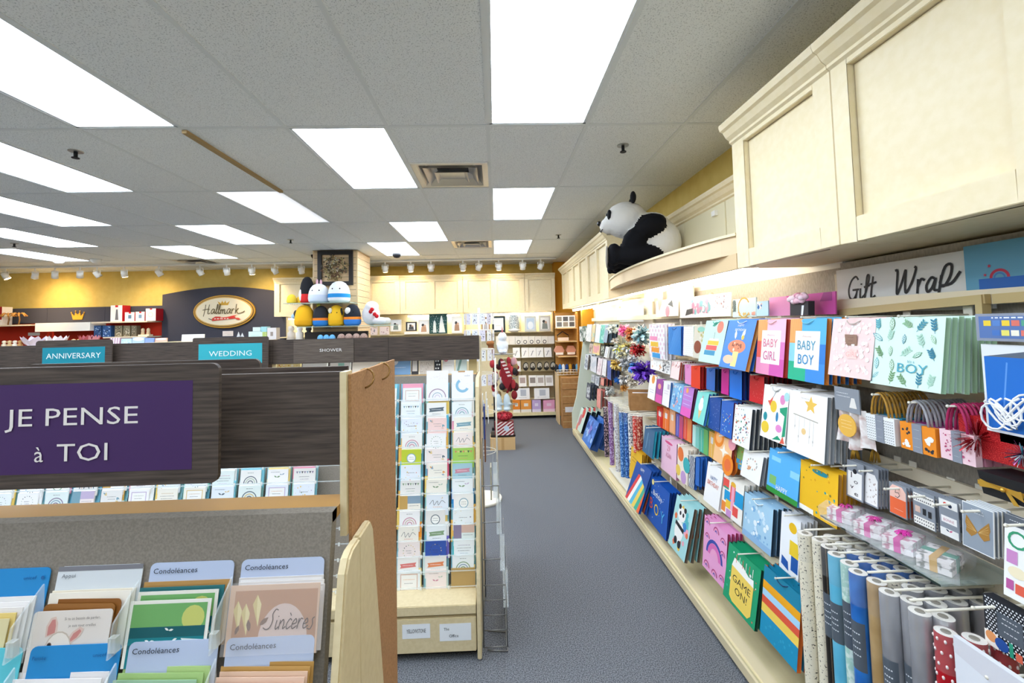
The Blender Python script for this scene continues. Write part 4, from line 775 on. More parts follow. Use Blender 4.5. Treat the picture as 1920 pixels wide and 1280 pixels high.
# ---- second row
bag((1221, 672), (1243, 672), (1230, 694), 1.38, '#f4f3f0', [('sc', 3, 14, .02, .05, ['#d8d4d0', '#e8b080'])], 'tiny white bag under the dotted party bag', 2)
bag((1242, 674), (1258, 675), (1248, 700), 1.38, '#eceae6', [('sc', 9, 60, .02, .05, ['#3a3c40', '#8a8c90'])], 'small black and white speckled bag', 3)
bag((1260, 677), (1276, 678), (1264, 710), 1.36, '#f2dcd8', [('sc', 13, 26, .03, .07, ['#e2b0ac', '#c98a88', '#f8efec'], (0, .6, 1, 1))], 'slim blush bag with a rosy top', 6, side='#a8483a', gap=.018, d=.012)
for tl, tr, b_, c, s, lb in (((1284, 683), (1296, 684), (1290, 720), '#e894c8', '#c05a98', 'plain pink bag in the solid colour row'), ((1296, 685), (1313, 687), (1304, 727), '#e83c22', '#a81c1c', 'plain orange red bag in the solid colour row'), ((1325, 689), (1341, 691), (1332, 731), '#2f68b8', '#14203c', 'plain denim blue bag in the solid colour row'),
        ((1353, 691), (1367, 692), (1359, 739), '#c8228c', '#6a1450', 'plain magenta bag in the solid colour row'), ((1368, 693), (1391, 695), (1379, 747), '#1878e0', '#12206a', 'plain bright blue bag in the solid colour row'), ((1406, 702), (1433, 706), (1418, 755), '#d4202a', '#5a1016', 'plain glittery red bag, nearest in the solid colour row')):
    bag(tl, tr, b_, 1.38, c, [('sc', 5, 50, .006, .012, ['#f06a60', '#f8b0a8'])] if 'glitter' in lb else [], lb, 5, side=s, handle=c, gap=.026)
animals = [('p', [(.3, .72), (.42, .82), (.36, .66), (.45, .6), (.3, .62), (.2, .7)], '#e2604a'), ('e', .45, .62, .13, .11, '#e8c53c'), ('e', .78, .78, .1, .09, '#e38fc0'), ('e', .92, .85, .1, .08, '#a8d8d8'), ('p', [(.7, .62), (.98, .68), (.98, .15), (.86, .12), (.9, .5), (.72, .55)], '#1f9c74'), ('e', .15, .4, .08, .08, '#1a8f9a'), ('e', .18, .2, .16, .11, '#eac93c'), ('e', .72, .25, .12, .07, '#e08ac8'), ('e', .62, .45, .05, .09, '#2a80b0'), ('p', [(.5, .02), (.85, .06), (.7, .12)], '#1f9c74'), ('p', [(.8, 0), (.98, .02), (.9, .14)], '#e2604a'), ('l', [(.4, .78), (.5, .9), (.6, .92)], .02, '#9aa0a0')]
bag((1434, 719), (1481, 730), (1447, 825), 1.36, '#f5f4f0', animals, 'white gift bag with colourful animal shapes', 3, handle='#d8d8d4')
mob = [('s', .6, .82, .17, '#ecc25a'), ('l', [(.15, .62), (.8, .58)], .018, '#b0a898')]+[('l', [(x, .61), (x, y)], .008, '#c9c4ba') for x, y in ((.2, .38), (.32, .18), (.46, .45), (.6, .22), (.7, .2))]+[('lf', x, y, .06, a, '#b7b3ac') for x, y, a in ((.2, .4, 80), (.32, .25, 100), (.6, .3, 80), (.7, .24, 95))]+[('c', .45, .38, .06, '#ecc98a'), ('t', 'Hello little one', .45, .9, .02, '#b0a898')]
bag((1481, 730), (1552, 745), (1508, 855), 1.36, '#f6f5f2', mob, 'white gift bag with a yellow star and hanging mobile', 6, side='#8c9296', gap=.022, d=.016)
p, w, h, ti = quad((1570, 723), (1619, 731), (1578, 832), 1.36)
t = thing('tissue_bag', p, 'soft patterned wrap bag with a grey header card and yellow round tag', 'gift bag', None, RW)
mb = MB()
for i in range(9):
    for s in (0, 1): pass
vs = []; n = 14
for j in range(6):
    for i in range(n+1):
        u = i/n; sp = 1+.35*(j/5); vs.append(((u-.5)*.13*sp, .016*math.sin(u*19+j*.4)-.0*j, -.35*h-(h*.68)*(j/5)+.012*math.sin(u*9)*(j == 5)))
mb.add(vs, [(j*(n+1)+i, j*(n+1)+i+1, (j+1)*(n+1)+i+1, (j+1)*(n+1)+i) for j in range(5) for i in range(n)], noisy('soft_print', '#f2ece8', '#c9a8a0', 30, .6, 2, lo=.45, hi=.7), True); mb.build('wrap_body', t, fix=False)
slab('header_card', w*.95, h*.42, .004, '#8d939b', [('w', .1, .6, .75, '#e8eaec'), ('w', .1, .65, .62, '#e8eaec'), ('p', [(.6, .2), (.9, .2), (.82, .62), (.7, .62)], '#e6e2dc')], (0, -.016, 0), parent=t, top=True)
slab('round_tag', .085, .085, .004, '#eab64e', [('w', .2, .8, .7, '#fbe9c0'), ('w', .2, .8, .55, '#fbe9c0'), ('w', .22, .78, .4, '#fbe9c0')], (.0, -.022, -.1), parent=t, top=True, corner=.042)
for i, (px, py) in enumerate(((1603, 848), (1640, 850))):
    q = onX(px, py, 1.45); tt = thing('tassel', q, 'gold tassel hanging below the patterned wrap bag, %s' % ('farther one', 'nearer one')[i], 'tassel', 'gold tassels'); mb = MB(); rgt = random.Random(i)
    for k in range(40): a = rgt.random()*6.3; mb.tube([(0, 0, .03), (.012*math.cos(a), .012*math.sin(a), 0), (.016*math.cos(a), .016*math.sin(a), -.03)], .0015, GOLD, 4)
    mb.build('fringe', tt)
def ropebag(tl, tr, b, col, art, rope, lb, band, hh, n=6, side=None):
    p, w, h, ti = quad(tl, tr, b, 1.36); hm = mat(rope, .5)
    for i in range(n):
        x = 1.36+.028*i
        t = thing('gift_bag', (x, p.y-.0*i, p.z), lb if i == 0 else '%s, %s back in its stack' % (lb.split(' with')[0], NTH[i]), 'gift bag', 'stack of '+lb.split(' with')[0], RW)
        m = MB(); m.box(-w/2, w/2, 0, .02, -h, 0, mat(col if i == 0 else (side or col), .5)); paint(m, art if i == 0 else [], w, h, -h); m.build('bag_body', t, fix=False)
        if i == 0: slab('paper_band', w*.27, h*1.03, .0245, '#8b919c', [('w', .2, .8, .8, '#e8eaec'), ('w', .15, .85, .5, '#e8eaec'), ('w', .2, .8, .2, '#e8eaec')], (0, -.002, .0015-h*1.03), parent=t)
        r = w*.3
        for yy in (.004, .016): MB().tube([(r*math.cos(a), yy, hh*math.sin(a)-.003) for a in [PI*k/10 for k in range(11)]], .0038, hm, 6).build('handle', t)
    hook(Vector((1.34, p.y, p.z+hh*.9)), 1.57, 'peg hook holding the '+' '.join(lb.split(' with')[0].split()[:9]))
ropebag((1623, 777), (1676, 783), (1657, 828), '#eef0ee', [('st', 14, '#5a6066', (.02, .1*i+.05, .98, .1*i+.075), 0) for i in range(9)], '#c08f38', 'small white dashed gift bag with gold rope handles', 1, .085, side='#2f8aa8')
ropebag((1687, 789), (1753, 804), (1722, 848), '#ef8f24', [('sc', 14, 5, .03, .05, ['#2f333c'], (.03, .5, .32, .97)), ('sc', 15, 4, .03, .05, ['#2f333c'], (.68, .05, .97, .3)), ('sc', 8, 6, .04, .07, ['#f4f2ee'], (.02, .05, .3, .4)), ('sc', 9, 6, .05, .08, ['#f4f2ee'], (.68, .3, .98, .7))], '#a9a8ad', 'small orange dotted gift bag with silver rope handles', 1, .08, side='#a03c80')
ropebag((1761, 803), (1826, 817), (1800, 866), '#f0cdd4', [('sc', 12, 34, .02, .035, ['#c2557c', '#b0446c'])], '#b42a60', 'small pink spotted gift bag with raspberry rope handles', 1, .085, side='#d890a8')
p = onX(1859, 823, 1.38); t = thing('gift_box', p, 'red glitter gift box with a tinsel pompom', 'gift box', None, RW)
MB().box(-.085, .085, 0, .09, -.06, .055, noisy('red_glitter', '#a8141c', '#e84a44', 400, .4, 1, lo=.5, hi=.7)).build('box_body', t)
mb = MB(); rp = random.Random(5)
for k in range(150):
    v = Vector((rp.gauss(0, 1), -abs(rp.gauss(0, .6))-.15, rp.gauss(0, 1))).normalized(); s_ = v.cross(Vector((.3, .5, .8))).normalized()*.0013; L_ = rp.uniform(.04, .065); c = Vector((-.035, -.002, -.005))
    mb.poly([c-s_, c+s_, c+v*L_+s_, c+v*L_-s_], mat('#8a0f18', .25, .5) if k % 3 else mat('#e8606a', .2, .6))
mb.build('pompom', t, fix=False)
p = onX(1915, 815, 1.38); t = thing('gift_box', p, 'turquoise gift box with an iridescent pompom at the right edge', 'gift box', None, RW)
MB().box(-.05, .05, 0, .08, -.03, .03, mat('#2aa6c8', .4)).build('box_body', t)
mb = MB()
for k in range(90):
    v = Vector((rp.gauss(0, 1), -abs(rp.gauss(0, .6))-.15, rp.gauss(0, 1))).normalized(); s_ = v.cross(Vector((.3, .5, .8))).normalized()*.0013; c = Vector((0, -.002, -.05)); L_ = rp.uniform(.02, .04)
    mb.poly([c-s_, c+s_, c+v*L_+s_, c+v*L_-s_], mat(('#3a2f5a', '#58b0c0', '#c070a8', '#e8eef4')[k % 4], .25, .5))
mb.build('pompom', t, fix=False)
a, c = onX(1832, 880, 1.34), onX(1940, 905, 1.34); t = thing('gift_box', (1.34, (a.y+c.y)/2, a.z), 'black gift box tied with a gold ribbon bow', 'gift box', None, RW); w = a.y-c.y
m = MB(); m.prism([(-w/2, 0), (w/2, .0), (w/2-.004, -.06), (-w/2+.012, -.06)], 'y', 0, .1, BLACK); m.build('box_body', t)
MB().box(-w/2+.001, w/2+.001, -.002, 0, -.038, -.026, GOLD).build('ribbon', t)
m = MB(); m.poly([(-.004, -.006, -.032), (-.05, -.012, -.018), (-.052, -.012, -.04)], GOLD); m.poly([(.004, -.006, -.032), (.045, -.012, -.02), (.05, -.012, -.045)], GOLD); m.poly([(0, -.005, -.03), (.012, -.006, -.03), (.035, -.006, -.062), (.022, -.006, -.064)], GOLD); m.ball((0, -.007, -.032), .006, GOLD, 8, 5); m.build('bow', t, fix=False)
# ---- third row, smaller birthday bags toward the far end
cup = [('p', [(.35, .42), (.65, .42), (.5, .12)], '#e8c188'), ('c', .5, .55, .2, '#f4f0ec'), ('c', .5, .7, .15, '#f7f4f2'), ('p', [(.5, .9), (.6, .84), (.52, .8)], '#e07a8a')]
for tl, tr, b_, c, art, lb, n, sd in (
    ((1219, 703), (1232, 706), (1220, 748), '#f4f2ee', [('c', .55, .85, .22, '#ec9a44'), ('w', .2, .8, .4, '#7a6ab0'), ('w', .2, .8, .3, '#7a6ab0')], 'white birthday bag with an orange dot', 1, None),
    ((1232, 708), (1244, 714), (1234, 755), '#a04a9c', [('r', 0, 0, 1, .35, '#e05aa8'), ('e', .5, .7, .25, .12, '#f0a890')], 'purple bag with a peach shape', 1, None),
    ((1245, 713), (1258, 717), (1247, 761), '#f1eef0', [('w', .2, .8, .6, '#a890b8'), ('w', .2, .8, .5, '#a890b8'), ('r', .6, .7, .9, .9, '#c0b4c8')], 'white bag with lilac print', 2, '#4a80c0'),
    ((1264, 716), (1283, 721), (1265, 770), '#7ab4dc', [('sc', 17, 40, .03, .08, ['#3f78b8', '#f0b8a8', '#cfe6f2', '#e88a90'])], 'pale blue floral bag', 2, None),
    ((1283, 722), (1302, 730), (1284, 780), '#b87ac8', [('r', 0, .0, 1, .3, '#e05fb8'), ('w', .15, .85, .7, '#dff0ff'), ('w', .1, .9, .55, '#a8dcf8'), ('w', .15, .85, .4, '#dff0ff'), ('c', .4, .88, .12, '#f0a860')], 'purple and pink bag with pale blue lettering', 3, '#5a1f3c'),
    ((1309, 732), (1330, 738), (1308, 793), '#7fd6cc', cup, 'mint bag with an ice cream cone', 2, '#2f78b8'),
    ((1331, 742), (1352, 749), (1338, 806), '#1f4f9c', [('sc', 41, 30, .008, .02, ['#c9d8f0', '#8fb0e0'])], 'small navy starry bag', 1, None),
    ((1354, 750), (1376, 753), (1360, 818), '#2a66c0', [('sc', 42, 24, .02, .04, ['#e8ecf4', '#f0d850', '#d84040', '#8fd0e0'], (.15, .1, .85, .75))], 'blue bag with scattered bright shapes', 3, '#6a2458'),
    ((1379, 758), (1411, 767), (1388, 836), '#f4f2ee', [('sc', 43, 70, .015, .04, ['#d84a3c', '#2f7fb8', '#e8a03c', '#3a4468', '#58a888'])], 'white confetti patterned bag', 6, '#3a3f46')):
    bag(tl, tr, b_, 1.37, c, art, lb, n, side=sd, d=.016, gap=.024)
# ---- fourth row: tissue packs, a retro bag, wreath bag, two licensed looking bags without their figures
def pack(tl, tr, b, X, cols, lb, n=1):
    p, w, h, ti = quad(tl, tr, b, X); k = len(cols)
    for i in range(n): slab('tissue_pack', w, h, .008, cols[0], [('r', j/k, 0, (j+1)/k, 1, c) for j, c in enumerate(cols)]+[('l', [((j+.5)/k, .05), ((j+.45)/k, .9)], .02, '#ffffff') for j in range(k)][:1]+[('r', .3, .55, .7, .8, '#e8e4de')]*(k == 1), (X+.016*i, p.y, p.z), rz=RW, tilt=ti, top=True, label=lb if i == 0 else '%s, %s back' % (lb, NTH[i]), cat='tissue paper', group='tissue paper packs', rough=.2)
for tl, tr, b_, cs, lb in (((1232, 762), (1243, 766), (1237, 800), ['#d42820'], 'red tissue paper pack'), ((1244, 765), (1255, 768), (1248, 806), ['#ee7a34'], 'orange tissue paper pack'), ((1256, 767), (1266, 770), (1260, 812), ['#f2a878'], 'peach tissue paper pack'), ((1268, 776), (1281, 780), (1273, 820), ['#5a58b4', '#c84a78'], 'purple and red tissue paper pack'),
    ((1282, 781), (1297, 786), (1288, 826), ['#e8503c', '#f08a50'], 'coral tissue paper pack'), ((1299, 797), (1311, 800), (1304, 838), ['#b8e4dc', '#7fc8bc'], 'pale teal tissue paper pack'), ((1312, 801), (1328, 806), (1319, 850), ['#4fb49c', '#6fb86a'], 'green tissue paper pack'), ((1330, 808), (1341, 812), (1334, 858), ['#eab458'], 'amber tissue paper pack')): pack(tl, tr, b_, 1.40, cs, lb, 3)
retro = [('c', .2, .9, .3, '#ee8a2c'), ('c', .2, .9, .18, '#f4b070'), ('c', .85, .1, .3, '#ee8a2c'), ('c', .85, .1, .18, '#e8703c'), ('p', [(.55, .75), (.62, .55), (.85, .5), (.62, .44), (.55, .25), (.48, .44), (.3, .5), (.48, .55)], '#f6efe2'), ('c', .95, .9, .2, '#e89aa8')]
bag((1343, 813), (1375, 825), (1352, 870), 1.37, '#f3c08a', retro, 'orange retro bag with a white four-point star', 4, side='#a83428', d=.014)
bag((1383, 832), (1397, 836), (1387, 880), 1.39, '#8fae5c', [('r', 0, 0, 1, .4, '#3fa0cc'), ('sc', 5, 14, .04, .1, ['#d8703c', '#e8c23c', '#58a0a8'])], 'slim green and blue bag', 2)
wre = [('c', .5+.25*math.cos(i*.5), .58+.18*math.sin(i*.5), .03, ('#b8b4ac', '#a8b0a4', '#d9a890')[i % 3]) for i in range(13)]+[('lf', .42, .36, .14, 60+40*i, '#d8a078') for i in range(4)]
bag((1396, 843), (1432, 854), (1405, 900), 1.36, '#efeeea', wre, 'white bag with a faint grey wreath', 5, side='#787c80', d=.014, gap=.02)
mcb = [('r', 0, 0, 1, .12, '#2f8f3c'), ('r', .08, .2, .3, .4, '#7fb86a'), ('r', .72, .55, 1, .7, '#8fd0f0'), ('r', .1, .75, .4, .85, '#8fd0f0'), ('t', 'HAPPY', .5, .12, .12, '#f6f6f2', .75)]
bag((1444, 840), (1502, 862), (1464, 933), 1.36, '#58b0e8', mcb, 'sky blue bag with green ground and white word HAPPY', 3)
bag((1502, 864), (1572, 886), (1532, 970), 1.36, '#f0bc24', [('e', .55, .88, .22, .05, '#1f8a9a'), ('sc', 51, 26, .015, .03, ['#e0a018', '#f6d860', '#8a7a30', '#2f9aa0']), ('r', 0, 0, .4, .1, '#f4f0e4')], 'golden yellow bag with a teal brush stroke', 4, side='#a87a30', d=.014, gap=.02)
# ---- grey tag cards
def tagc(tl, tr, b, X, art, lb, n=3, col='#8b919a'):
    p, w, h, ti = quad(tl, tr, b, X); me = None
    for i in range(n+1):
        if i == 0: me = slab('gift_tag_card', w, h, .003, col, art, (X, p.y, p.z), rz=RW, tilt=ti, top=True, label=lb, cat='gift tag', group='carded gift tags')
        else:
            o = me.copy(); COL.objects.link(o); o.location.x = X+.012*i; o['label'] = '%s, %s back' % (lb, NTH[i])
    hook(Vector((X-.05, p.y-.005, p.z-.012)), 1.57, 'peg hook holding the '+lb)
tagc((1574, 866), (1584, 868), (1576, 930), 1.42, [('r', .1, .05, .9, .8, '#f0efec'), ('sc', 1, 10, .1, .2, ['#3f8fc0', '#e0553c'], (.2, .1, .8, .8))], 'slim gift tag card with blue print')
tagc((1588, 862), (1619, 870), (1602, 935), 1.40, [('r', .08, .04, .92, .72, '#f3f2ee'), ('c', .5, .74, .12, '#20222a'), ('t', 'l', .3, .55, .16, '#20222a', 1.6), ('t', 'o', .58, .42, .12, '#20222a', 1.6), ('t', 'v', .35, .26, .12, '#20222a', 1.6), ('t', 'e', .62, .1, .12, '#20222a', 1.8)], 'gift tag card spelling love in black')
tagc((1621, 872), (1647, 879), (1633, 948), 1.41, [('p', [(.05, .04), (.95, .04), (.95, .68), (.75, .82), (.2, .82), (.05, .7)], '#f3f1ee'), ('sc', 2, 26, .02, .07, ['#d8d2cc', '#b8a8a0', '#e8e2dc'], (.1, .06, .9, .7))], 'white floral gift tag card')
tagc((1667, 905), (1699, 911), (1684, 967), 1.38, [('p', [(.04, .55), (.96, .55), (.96, .8), (.75, .95), (.2, .95), (.04, .82)], '#f0c3b4'), ('r', .04, .03, .96, .55, '#e8683c'), ('l', [(.62, .86), (.4, .84), (.36, .72), (.55, .74), (.62, .66), (.5, .58), (.36, .6)], .03, '#3a3434'), ('w', .3, .8, .2, '#f6d8c8')], 'blush and orange gift tag card')
tagc((1711, 917), (1751, 927), (1734, 988), 1.38, [('r', .03, .66, .97, .9, '#f0ede6'), ('st', 10, '#4a4a4e', (.03, .7, .97, .74), 0), ('st', 10, '#4a4a4e', (.03, .82, .97, .86), 0), ('r', .1, .36, .34, .54, '#d8b8a8'), ('r', .45, .34, .6, .52, '#26282e'), ('r', .7, .32, .85, .5, '#26282e'), ('r', .03, .02, .97, .24, '#efece4'), ('st', 9, '#5a5a5e', (.03, .06, .97, .1), 0), ('st', 9, '#5a5a5e', (.03, .16, .97, .2), 0)], 'grey gift tag card with dashed black patterns')
tagc((1759, 933), (1795, 940), (1782, 1008), 1.38, [('r', .03, .76, .97, .97, '#e9e8e4'), ('c', .35, .86, .1, '#d8483c'), ('c', .6, .84, .1, '#2c3a58'), ('r', .1, .36, .9, .54, '#f2f0ee'), ('t', 'BONNE', .5, .41, .07, '#b86a78', .8), ('r', .03, .02, .97, .22, '#e9e8e4'), ('lf', .5, .15, .2, 30, '#c84a78'), ('lf', .5, .15, .2, 150, '#2c3a58')], 'grey gift tag card with red and navy dots')
wings = []
for s in (-1, 1): wings += [('p', [(.5, .42), (.5+s*.1, .52), (.5+s*.36, .72), (.5+s*.4, .55), (.5+s*.36, .46), (.5+s*.38, .36), (.5+s*.2, .28), (.5+s*.06, .36)], '#a87a38')]+[('l', [(.5+s*.04, .42), (.5+s*.34, .45+.06*k)], .008, '#e0bd78') for k in range(4)]
tagc((1804, 937), (1863, 960), (1834, 1034), 1.36, [('r', .02, .02, .98, .98, '#8f99a4'), ('w', .3, .7, .88, '#e6e8ea'), ('w', .35, .7, .82, '#e6e8ea')]+wings, 'grey card with a gold glitter butterfly', 4, '#eef0f0')
tagc((1884, 962), (1950, 985), (1914, 1130), 1.35, [('r', 0, .88, 1, 1, '#5a6068'), ('w', .15, .5, .94, '#e6e8ea'), ('a', .4, .72, .22, .3, 0, 360, '#3a9a70'), ('r', .08, .42, .4, .58, '#c88ac0'), ('e', .4, .33, .28, .07, '#efe2c0'), ('r', .08, .1, .3, .22, '#b85a9a'), ('r', .35, .08, .65, .2, '#e0604a')], 'tall white sticker sheet with a green ring at the right edge', 1, '#f0f0ee')
# ---- glass shelf with wrapped soap-like gift boxes
gz = 1.0; g = [onX(1540, 960, 1.31), onX(1763, 1094, 1.31)]; ya, yb = 1.78, 1.30
t = thing('glass_shelf', (1.46, (ya+yb)/2, gz), 'clear glass shelf over the paper rolls', 'shelf')
MB().box(-.155, .11, -(ya-yb)/2, (ya-yb)/2, -.006, 0, clear('shelf_glass3', '#b4c4bc', .42, .03)).build('glass_pane', t)
MB().box(-.1565, -.155, -(ya-yb)/2, (ya-yb)/2, -.006, 0, mat('#2c3a36', .2)).build('glass_edge', t)
MB().box(.085, .13, -(ya-yb)/2-.1, (ya-yb)/2, -.034, -.0065, mat('#efe3c6', .5)).build('rear_rail', t)
tops = [('#e6dfdf', '#d8489c', 'pink bow, farthest'), ('#ead9dd', '#d8489c', 'pink bow, second from the far end'), ('#eadde2', '#e03ca8', 'bright pink bow, third from the far end'), ('#ecebe4', '#d9ad5a', 'gold ribbon and checked print, nearest')]
for i, (px, py) in enumerate(((1576, 962), (1630, 975), (1682, 1004), (1738, 1042))):
    x = 1.375+.008*i; y = [1.735, 1.615, 1.505, 1.39][i]; c, bc, lb = tops[i]
    t = thing('gift_pack', (x, y, gz+.0005), 'clear wrapped stack of small boxes with '+lb, 'gift pack', 'wrapped box stacks on the glass shelf', .5); t.scale = (1.15, 1.15, 1.0)
    for k in range(2): MB().box(-.05, .05, -.036, .036, .002+.022*k, .022+.022*k, noisy('box_print%d' % (i//3), '#f3eeec', '#c98a9c' if i < 3 else '#8a8c86', 60, .5, 1, lo=.5, hi=.62)).build('small_box', t)
    MB().box(-.0505, .0505, -.008, .008, .001, .0455, mat(bc, .4)).box(-.012, .012, -.037, .037, .001, .0452, mat('#f2f2ee' if i < 3 else '#3f9a80', .4)).build('ribbon', t)
    b = MB(); rb = random.Random(i)
    if i < 3:
        for k in range(22): a = rb.random()*6.28; b.tube([(0, 0, .045), (.012*math.cos(a), .012*math.sin(a), .056), (.02*math.cos(a), .02*math.sin(a), .048)], .002, mat(bc, .3), 4)
        b.build('bow', t)
    w_ = MB(); rr = random.Random(20+i); vs = [(sx*(.062+rr.uniform(0, .02)), sy*(.046+rr.uniform(0, .014)), z) for z in (.001, .03, .05) for sx, sy in ((-1, -1), (0, -1.1), (1, -1), (1.15, 0), (1, 1), (0, 1.1), (-1, 1), (-1.15, 0))]
    w_.add(vs, [(j*8+k, j*8+(k+1) % 8, (j+1)*8+(k+1) % 8, (j+1)*8+k) for j in range(2) for k in range(8)]+[tuple(range(16, 24))], CELLO); w_.build('clear_wrap', t, fix=False)
# ---- wrapping paper rolls in a wire rack
RZ, RB = .925, .165
t = thing('roll_rack', (1.40, 1.5, 0), 'cream wire rack dividing the wrapping paper rolls', 'rack')
for i, y in enumerate((1.79, 1.73, 1.67, 1.61, 1.55, 1.485, 1.43, 1.385, 1.335, 1.285)):
    MB().tube([(-.16, y-1.5, RZ+.012), (.215, y-1.5, RZ+.012)], .004, WIRE).build('divider_rod', t)
MB().box(.2, .219, -.3, .32, .8, .96, WIRE).build('rear_bar', t)
MB().box(-.17, .2, -.3, .32, .14, .16, WIRE).build('tray', t)
for s in (-.29, .31): MB().box(.17, .19, s-.006, s+.006, .1101, .96, WIRE).build('leg', t)
def rollmat(kind, a, b):
    if kind == 'speck': return noisy('roll_speck', b, a, 140, .5, 1, lo=.30, hi=.38)
    if kind == 'knit': return noisy('roll_knit', a, b, 60, .5, .6, (1, 1, 2.4), lo=.75, hi=.85, kind='wave')
    if kind == 'foil': return noisy('roll_foil', a, b, 16, .25, 2, (1, 1, .3), lo=.3, hi=.7, metal=.55)
    return noisy('roll_'+a+b, a, b, 55 if kind == 'print' else 8, .3, 2, lo=.45, hi=.6)
def roll(x, y, m, lb, r=.027, z0=RB, z1=RZ-.005, label=None, cap='#e8e4dc', group='wrapping paper rolls on the right', dots=None, lx=0, name='wrapping_paper_roll'):
    t = thing(name, (x, y, z0), lb, 'wrapping paper', group)
    b = MB(); h = z1-z0; b.cyl((0, 0, 0), (0, 0, h), r, m, 18, caps=False)
    if dots:
        d = b
        for i in range(22):
            for j in range(9):
                a = 2*PI*j/9+(i % 2)*.35; z = h*(i+.5)/22; d.ball((r*math.cos(a), r*math.sin(a), z), (.0035, .0035, .0055), dots, 6, 4)
    b.build('paper', t, fix=False)
    c = MB(); c.cyl((0, 0, h-.002), (0, 0, h), r*.98, mat(cap, .4), 18); c.cyl((0, 0, h), (0, 0, h+.0015), r*.45, mat('#8a8478', .6), 10); c.build('end_cap', t)
    c = MB(); c.lathe([(r*1.02, h*.86), (r*1.03, h*.97), (r*1.01, h+.003), (r*.5, h+.006)], clear('shrink_film', '#f3f3f4', .08, .08), n=18); c.build('shrink_film', t, fix=False)
    if label:
        zl, hl = label; c = MB(); n = 8; R = r*1.012; vs = [(R*math.cos(a), R*math.sin(a), z) for z in (h-zl-hl, h-zl) for a in [PI*.78+PI*.62*i/n+lx for i in range(n+1)]]
        c.add(vs, [(i, i+1, n+2+i, n+1+i) for i in range(n)], mat('#555d66', .5), True)
        R2 = r*1.02
        for f in (.25, .42, .55, .7):
            for q in range(2, 6):
                a0 = PI*.78+PI*.62*q/n+lx; z = h-zl-hl*f; c.poly([(R2*math.cos(a), R2*math.sin(a), zz) for a, zz in ((a0, z), (a0+.16, z), (a0+.16, z+.004), (a0, z+.004))], mat('#dfe3e6', .5))
        c.build('paper_band', t, fix=False)
    return t
CREAMS = rollmat('speck', '#e9e0c8', '#3a3428')
rolls = [(1.25, 1.80, CREAMS, 'cream roll with dark specks, left end of the paper rolls', None), (1.27, 1.745, CREAMS, 'cream roll with dark specks, second from the left end', None), (1.265, 1.69, rollmat('knit', '#1c1815', '#6a5844'), 'black and brown ribbed roll beside the cream ones', (.17, .16)), (1.25, 1.635, rollmat('plain', '#58b0d0', '#66bbd8'), 'plain light blue roll with a grey band', (.17, .14)),
         (1.25, 1.575, rollmat('print', '#a8cfc0', '#d8e8de'), 'pale green printed roll between two blue rolls', (.13, .16)), (1.235, 1.52, rollmat('plain', '#1f5aa8', '#2f78c8'), 'royal blue roll with a grey band', (.16, .16)), (1.25, 1.463, rollmat('knit2', '#b89a6c', '#a88858'), 'tan maze patterned roll', None), (1.24, 1.405, rollmat('foil', '#a2a2a6', '#cfcfd3'), 'silver foil roll with a dark label, left of its twin', (.2, .13)),
         (1.27, 1.362, rollmat('foil', '#a2a2a6', '#cfcfd3'), 'silver foil roll, second from the left of the silver ones', (.19, .14)), (1.245, 1.310, rollmat('foil', '#a2a2a6', '#cfcfd3'), 'silver foil roll, third from the left of the silver ones', None), (1.29, 1.285, rollmat('foil', '#a2a2a6', '#cfcfd3'), 'silver foil roll, nearest of the silver ones', None)]
for x, y, m, lb, bd in rolls: roll(x, y, m, lb, label=bd)
ri = 0
for row_, ys in ((1.33, (1.76, 1.70, 1.645, 1.59, 1.535, 1.475, 1.42, 1.345)), (1.40, (1.75, 1.69, 1.635, 1.58, 1.525, 1.465, 1.41, 1.35)), (1.47, (1.64, 1.58, 1.52, 1.46, 1.40, 1.34)), (1.54, (1.5, 1.43, 1.36))):
    for y in ys:
        m = rollmat('plain', '#1f5aa8', '#2f78c8') if 1.5 < y < 1.66 else rollmat('foil', '#a2a2a6', '#cfcfd3') if y < 1.47 else CREAMS
        roll(x=row_, y=y, m=m, lb='roll end in %s row back of the rack, %s' % (NTH[1+(0, 1, 2, 3)[(1.33, 1.40, 1.47, 1.54).index(row_)]], '%s from the left' % NTH[ys.index(y)]), z0=RB)
RED = mat('#b3121f', .3)
for i, (x, y) in enumerate(((1.255, 1.245), (1.305, 1.215), (1.37, 1.20))): roll(x, y, RED, 'red roll with white dots, %s' % ('nearest the aisle', 'middle one', 'rearmost one')[i], .026, label=(.24, .2) if i == 0 else None, group='red dotted rolls', dots=mat('#f2e6e2', .5), z1=RZ-.02)
slab('wrap_sheet_pack', .2, .36, .015, '#e7eaf0', [('r', .4, .45, .95, .8, '#5d6470'), ('w', .5, .8, .7, '#e6e8ea'), ('w', .5, .85, .62, '#e6e8ea'), ('p', [(0, .88), (.9, .8), (1, 1), (0, 1)], '#dcdce2')], (1.24, 1.11, .56), rz=RW, label='clear pack of white sheets with a grey label, lower right corner', cat='package', rough=.25)
polka = [('g', 14, 18, .02, '#e9ebee'), ('r', .28, .32, .8, .8, '#4b525c'), ('r', .3, .33, .78, .79, '#565e68'), ('w', .4, .7, .7, '#e6e8ea'), ('w', .38, .72, .6, '#e6e8ea'), ('w', .42, .7, .45, '#e6e8ea'), ('r', 0, 0, .28, .3, '#efe6dc'), ('c', .14, .2, .12, '#e0955c'), ('c', .35, .15, .14, '#1f4f9a'), ('r', .5, .02, .58, .3, '#2f9a7c'), ('r', .62, .02, .75, .18, '#e06a50'), ('r', .8, .02, .97, .3, '#2f9a7c')]
slab('gift_box_pack', .115, .13, .03, '#23262e', polka, (1.33, 1.15, .90), rz=RW, label='black polka dot boxed pack under the sticker sheet', cat='package')
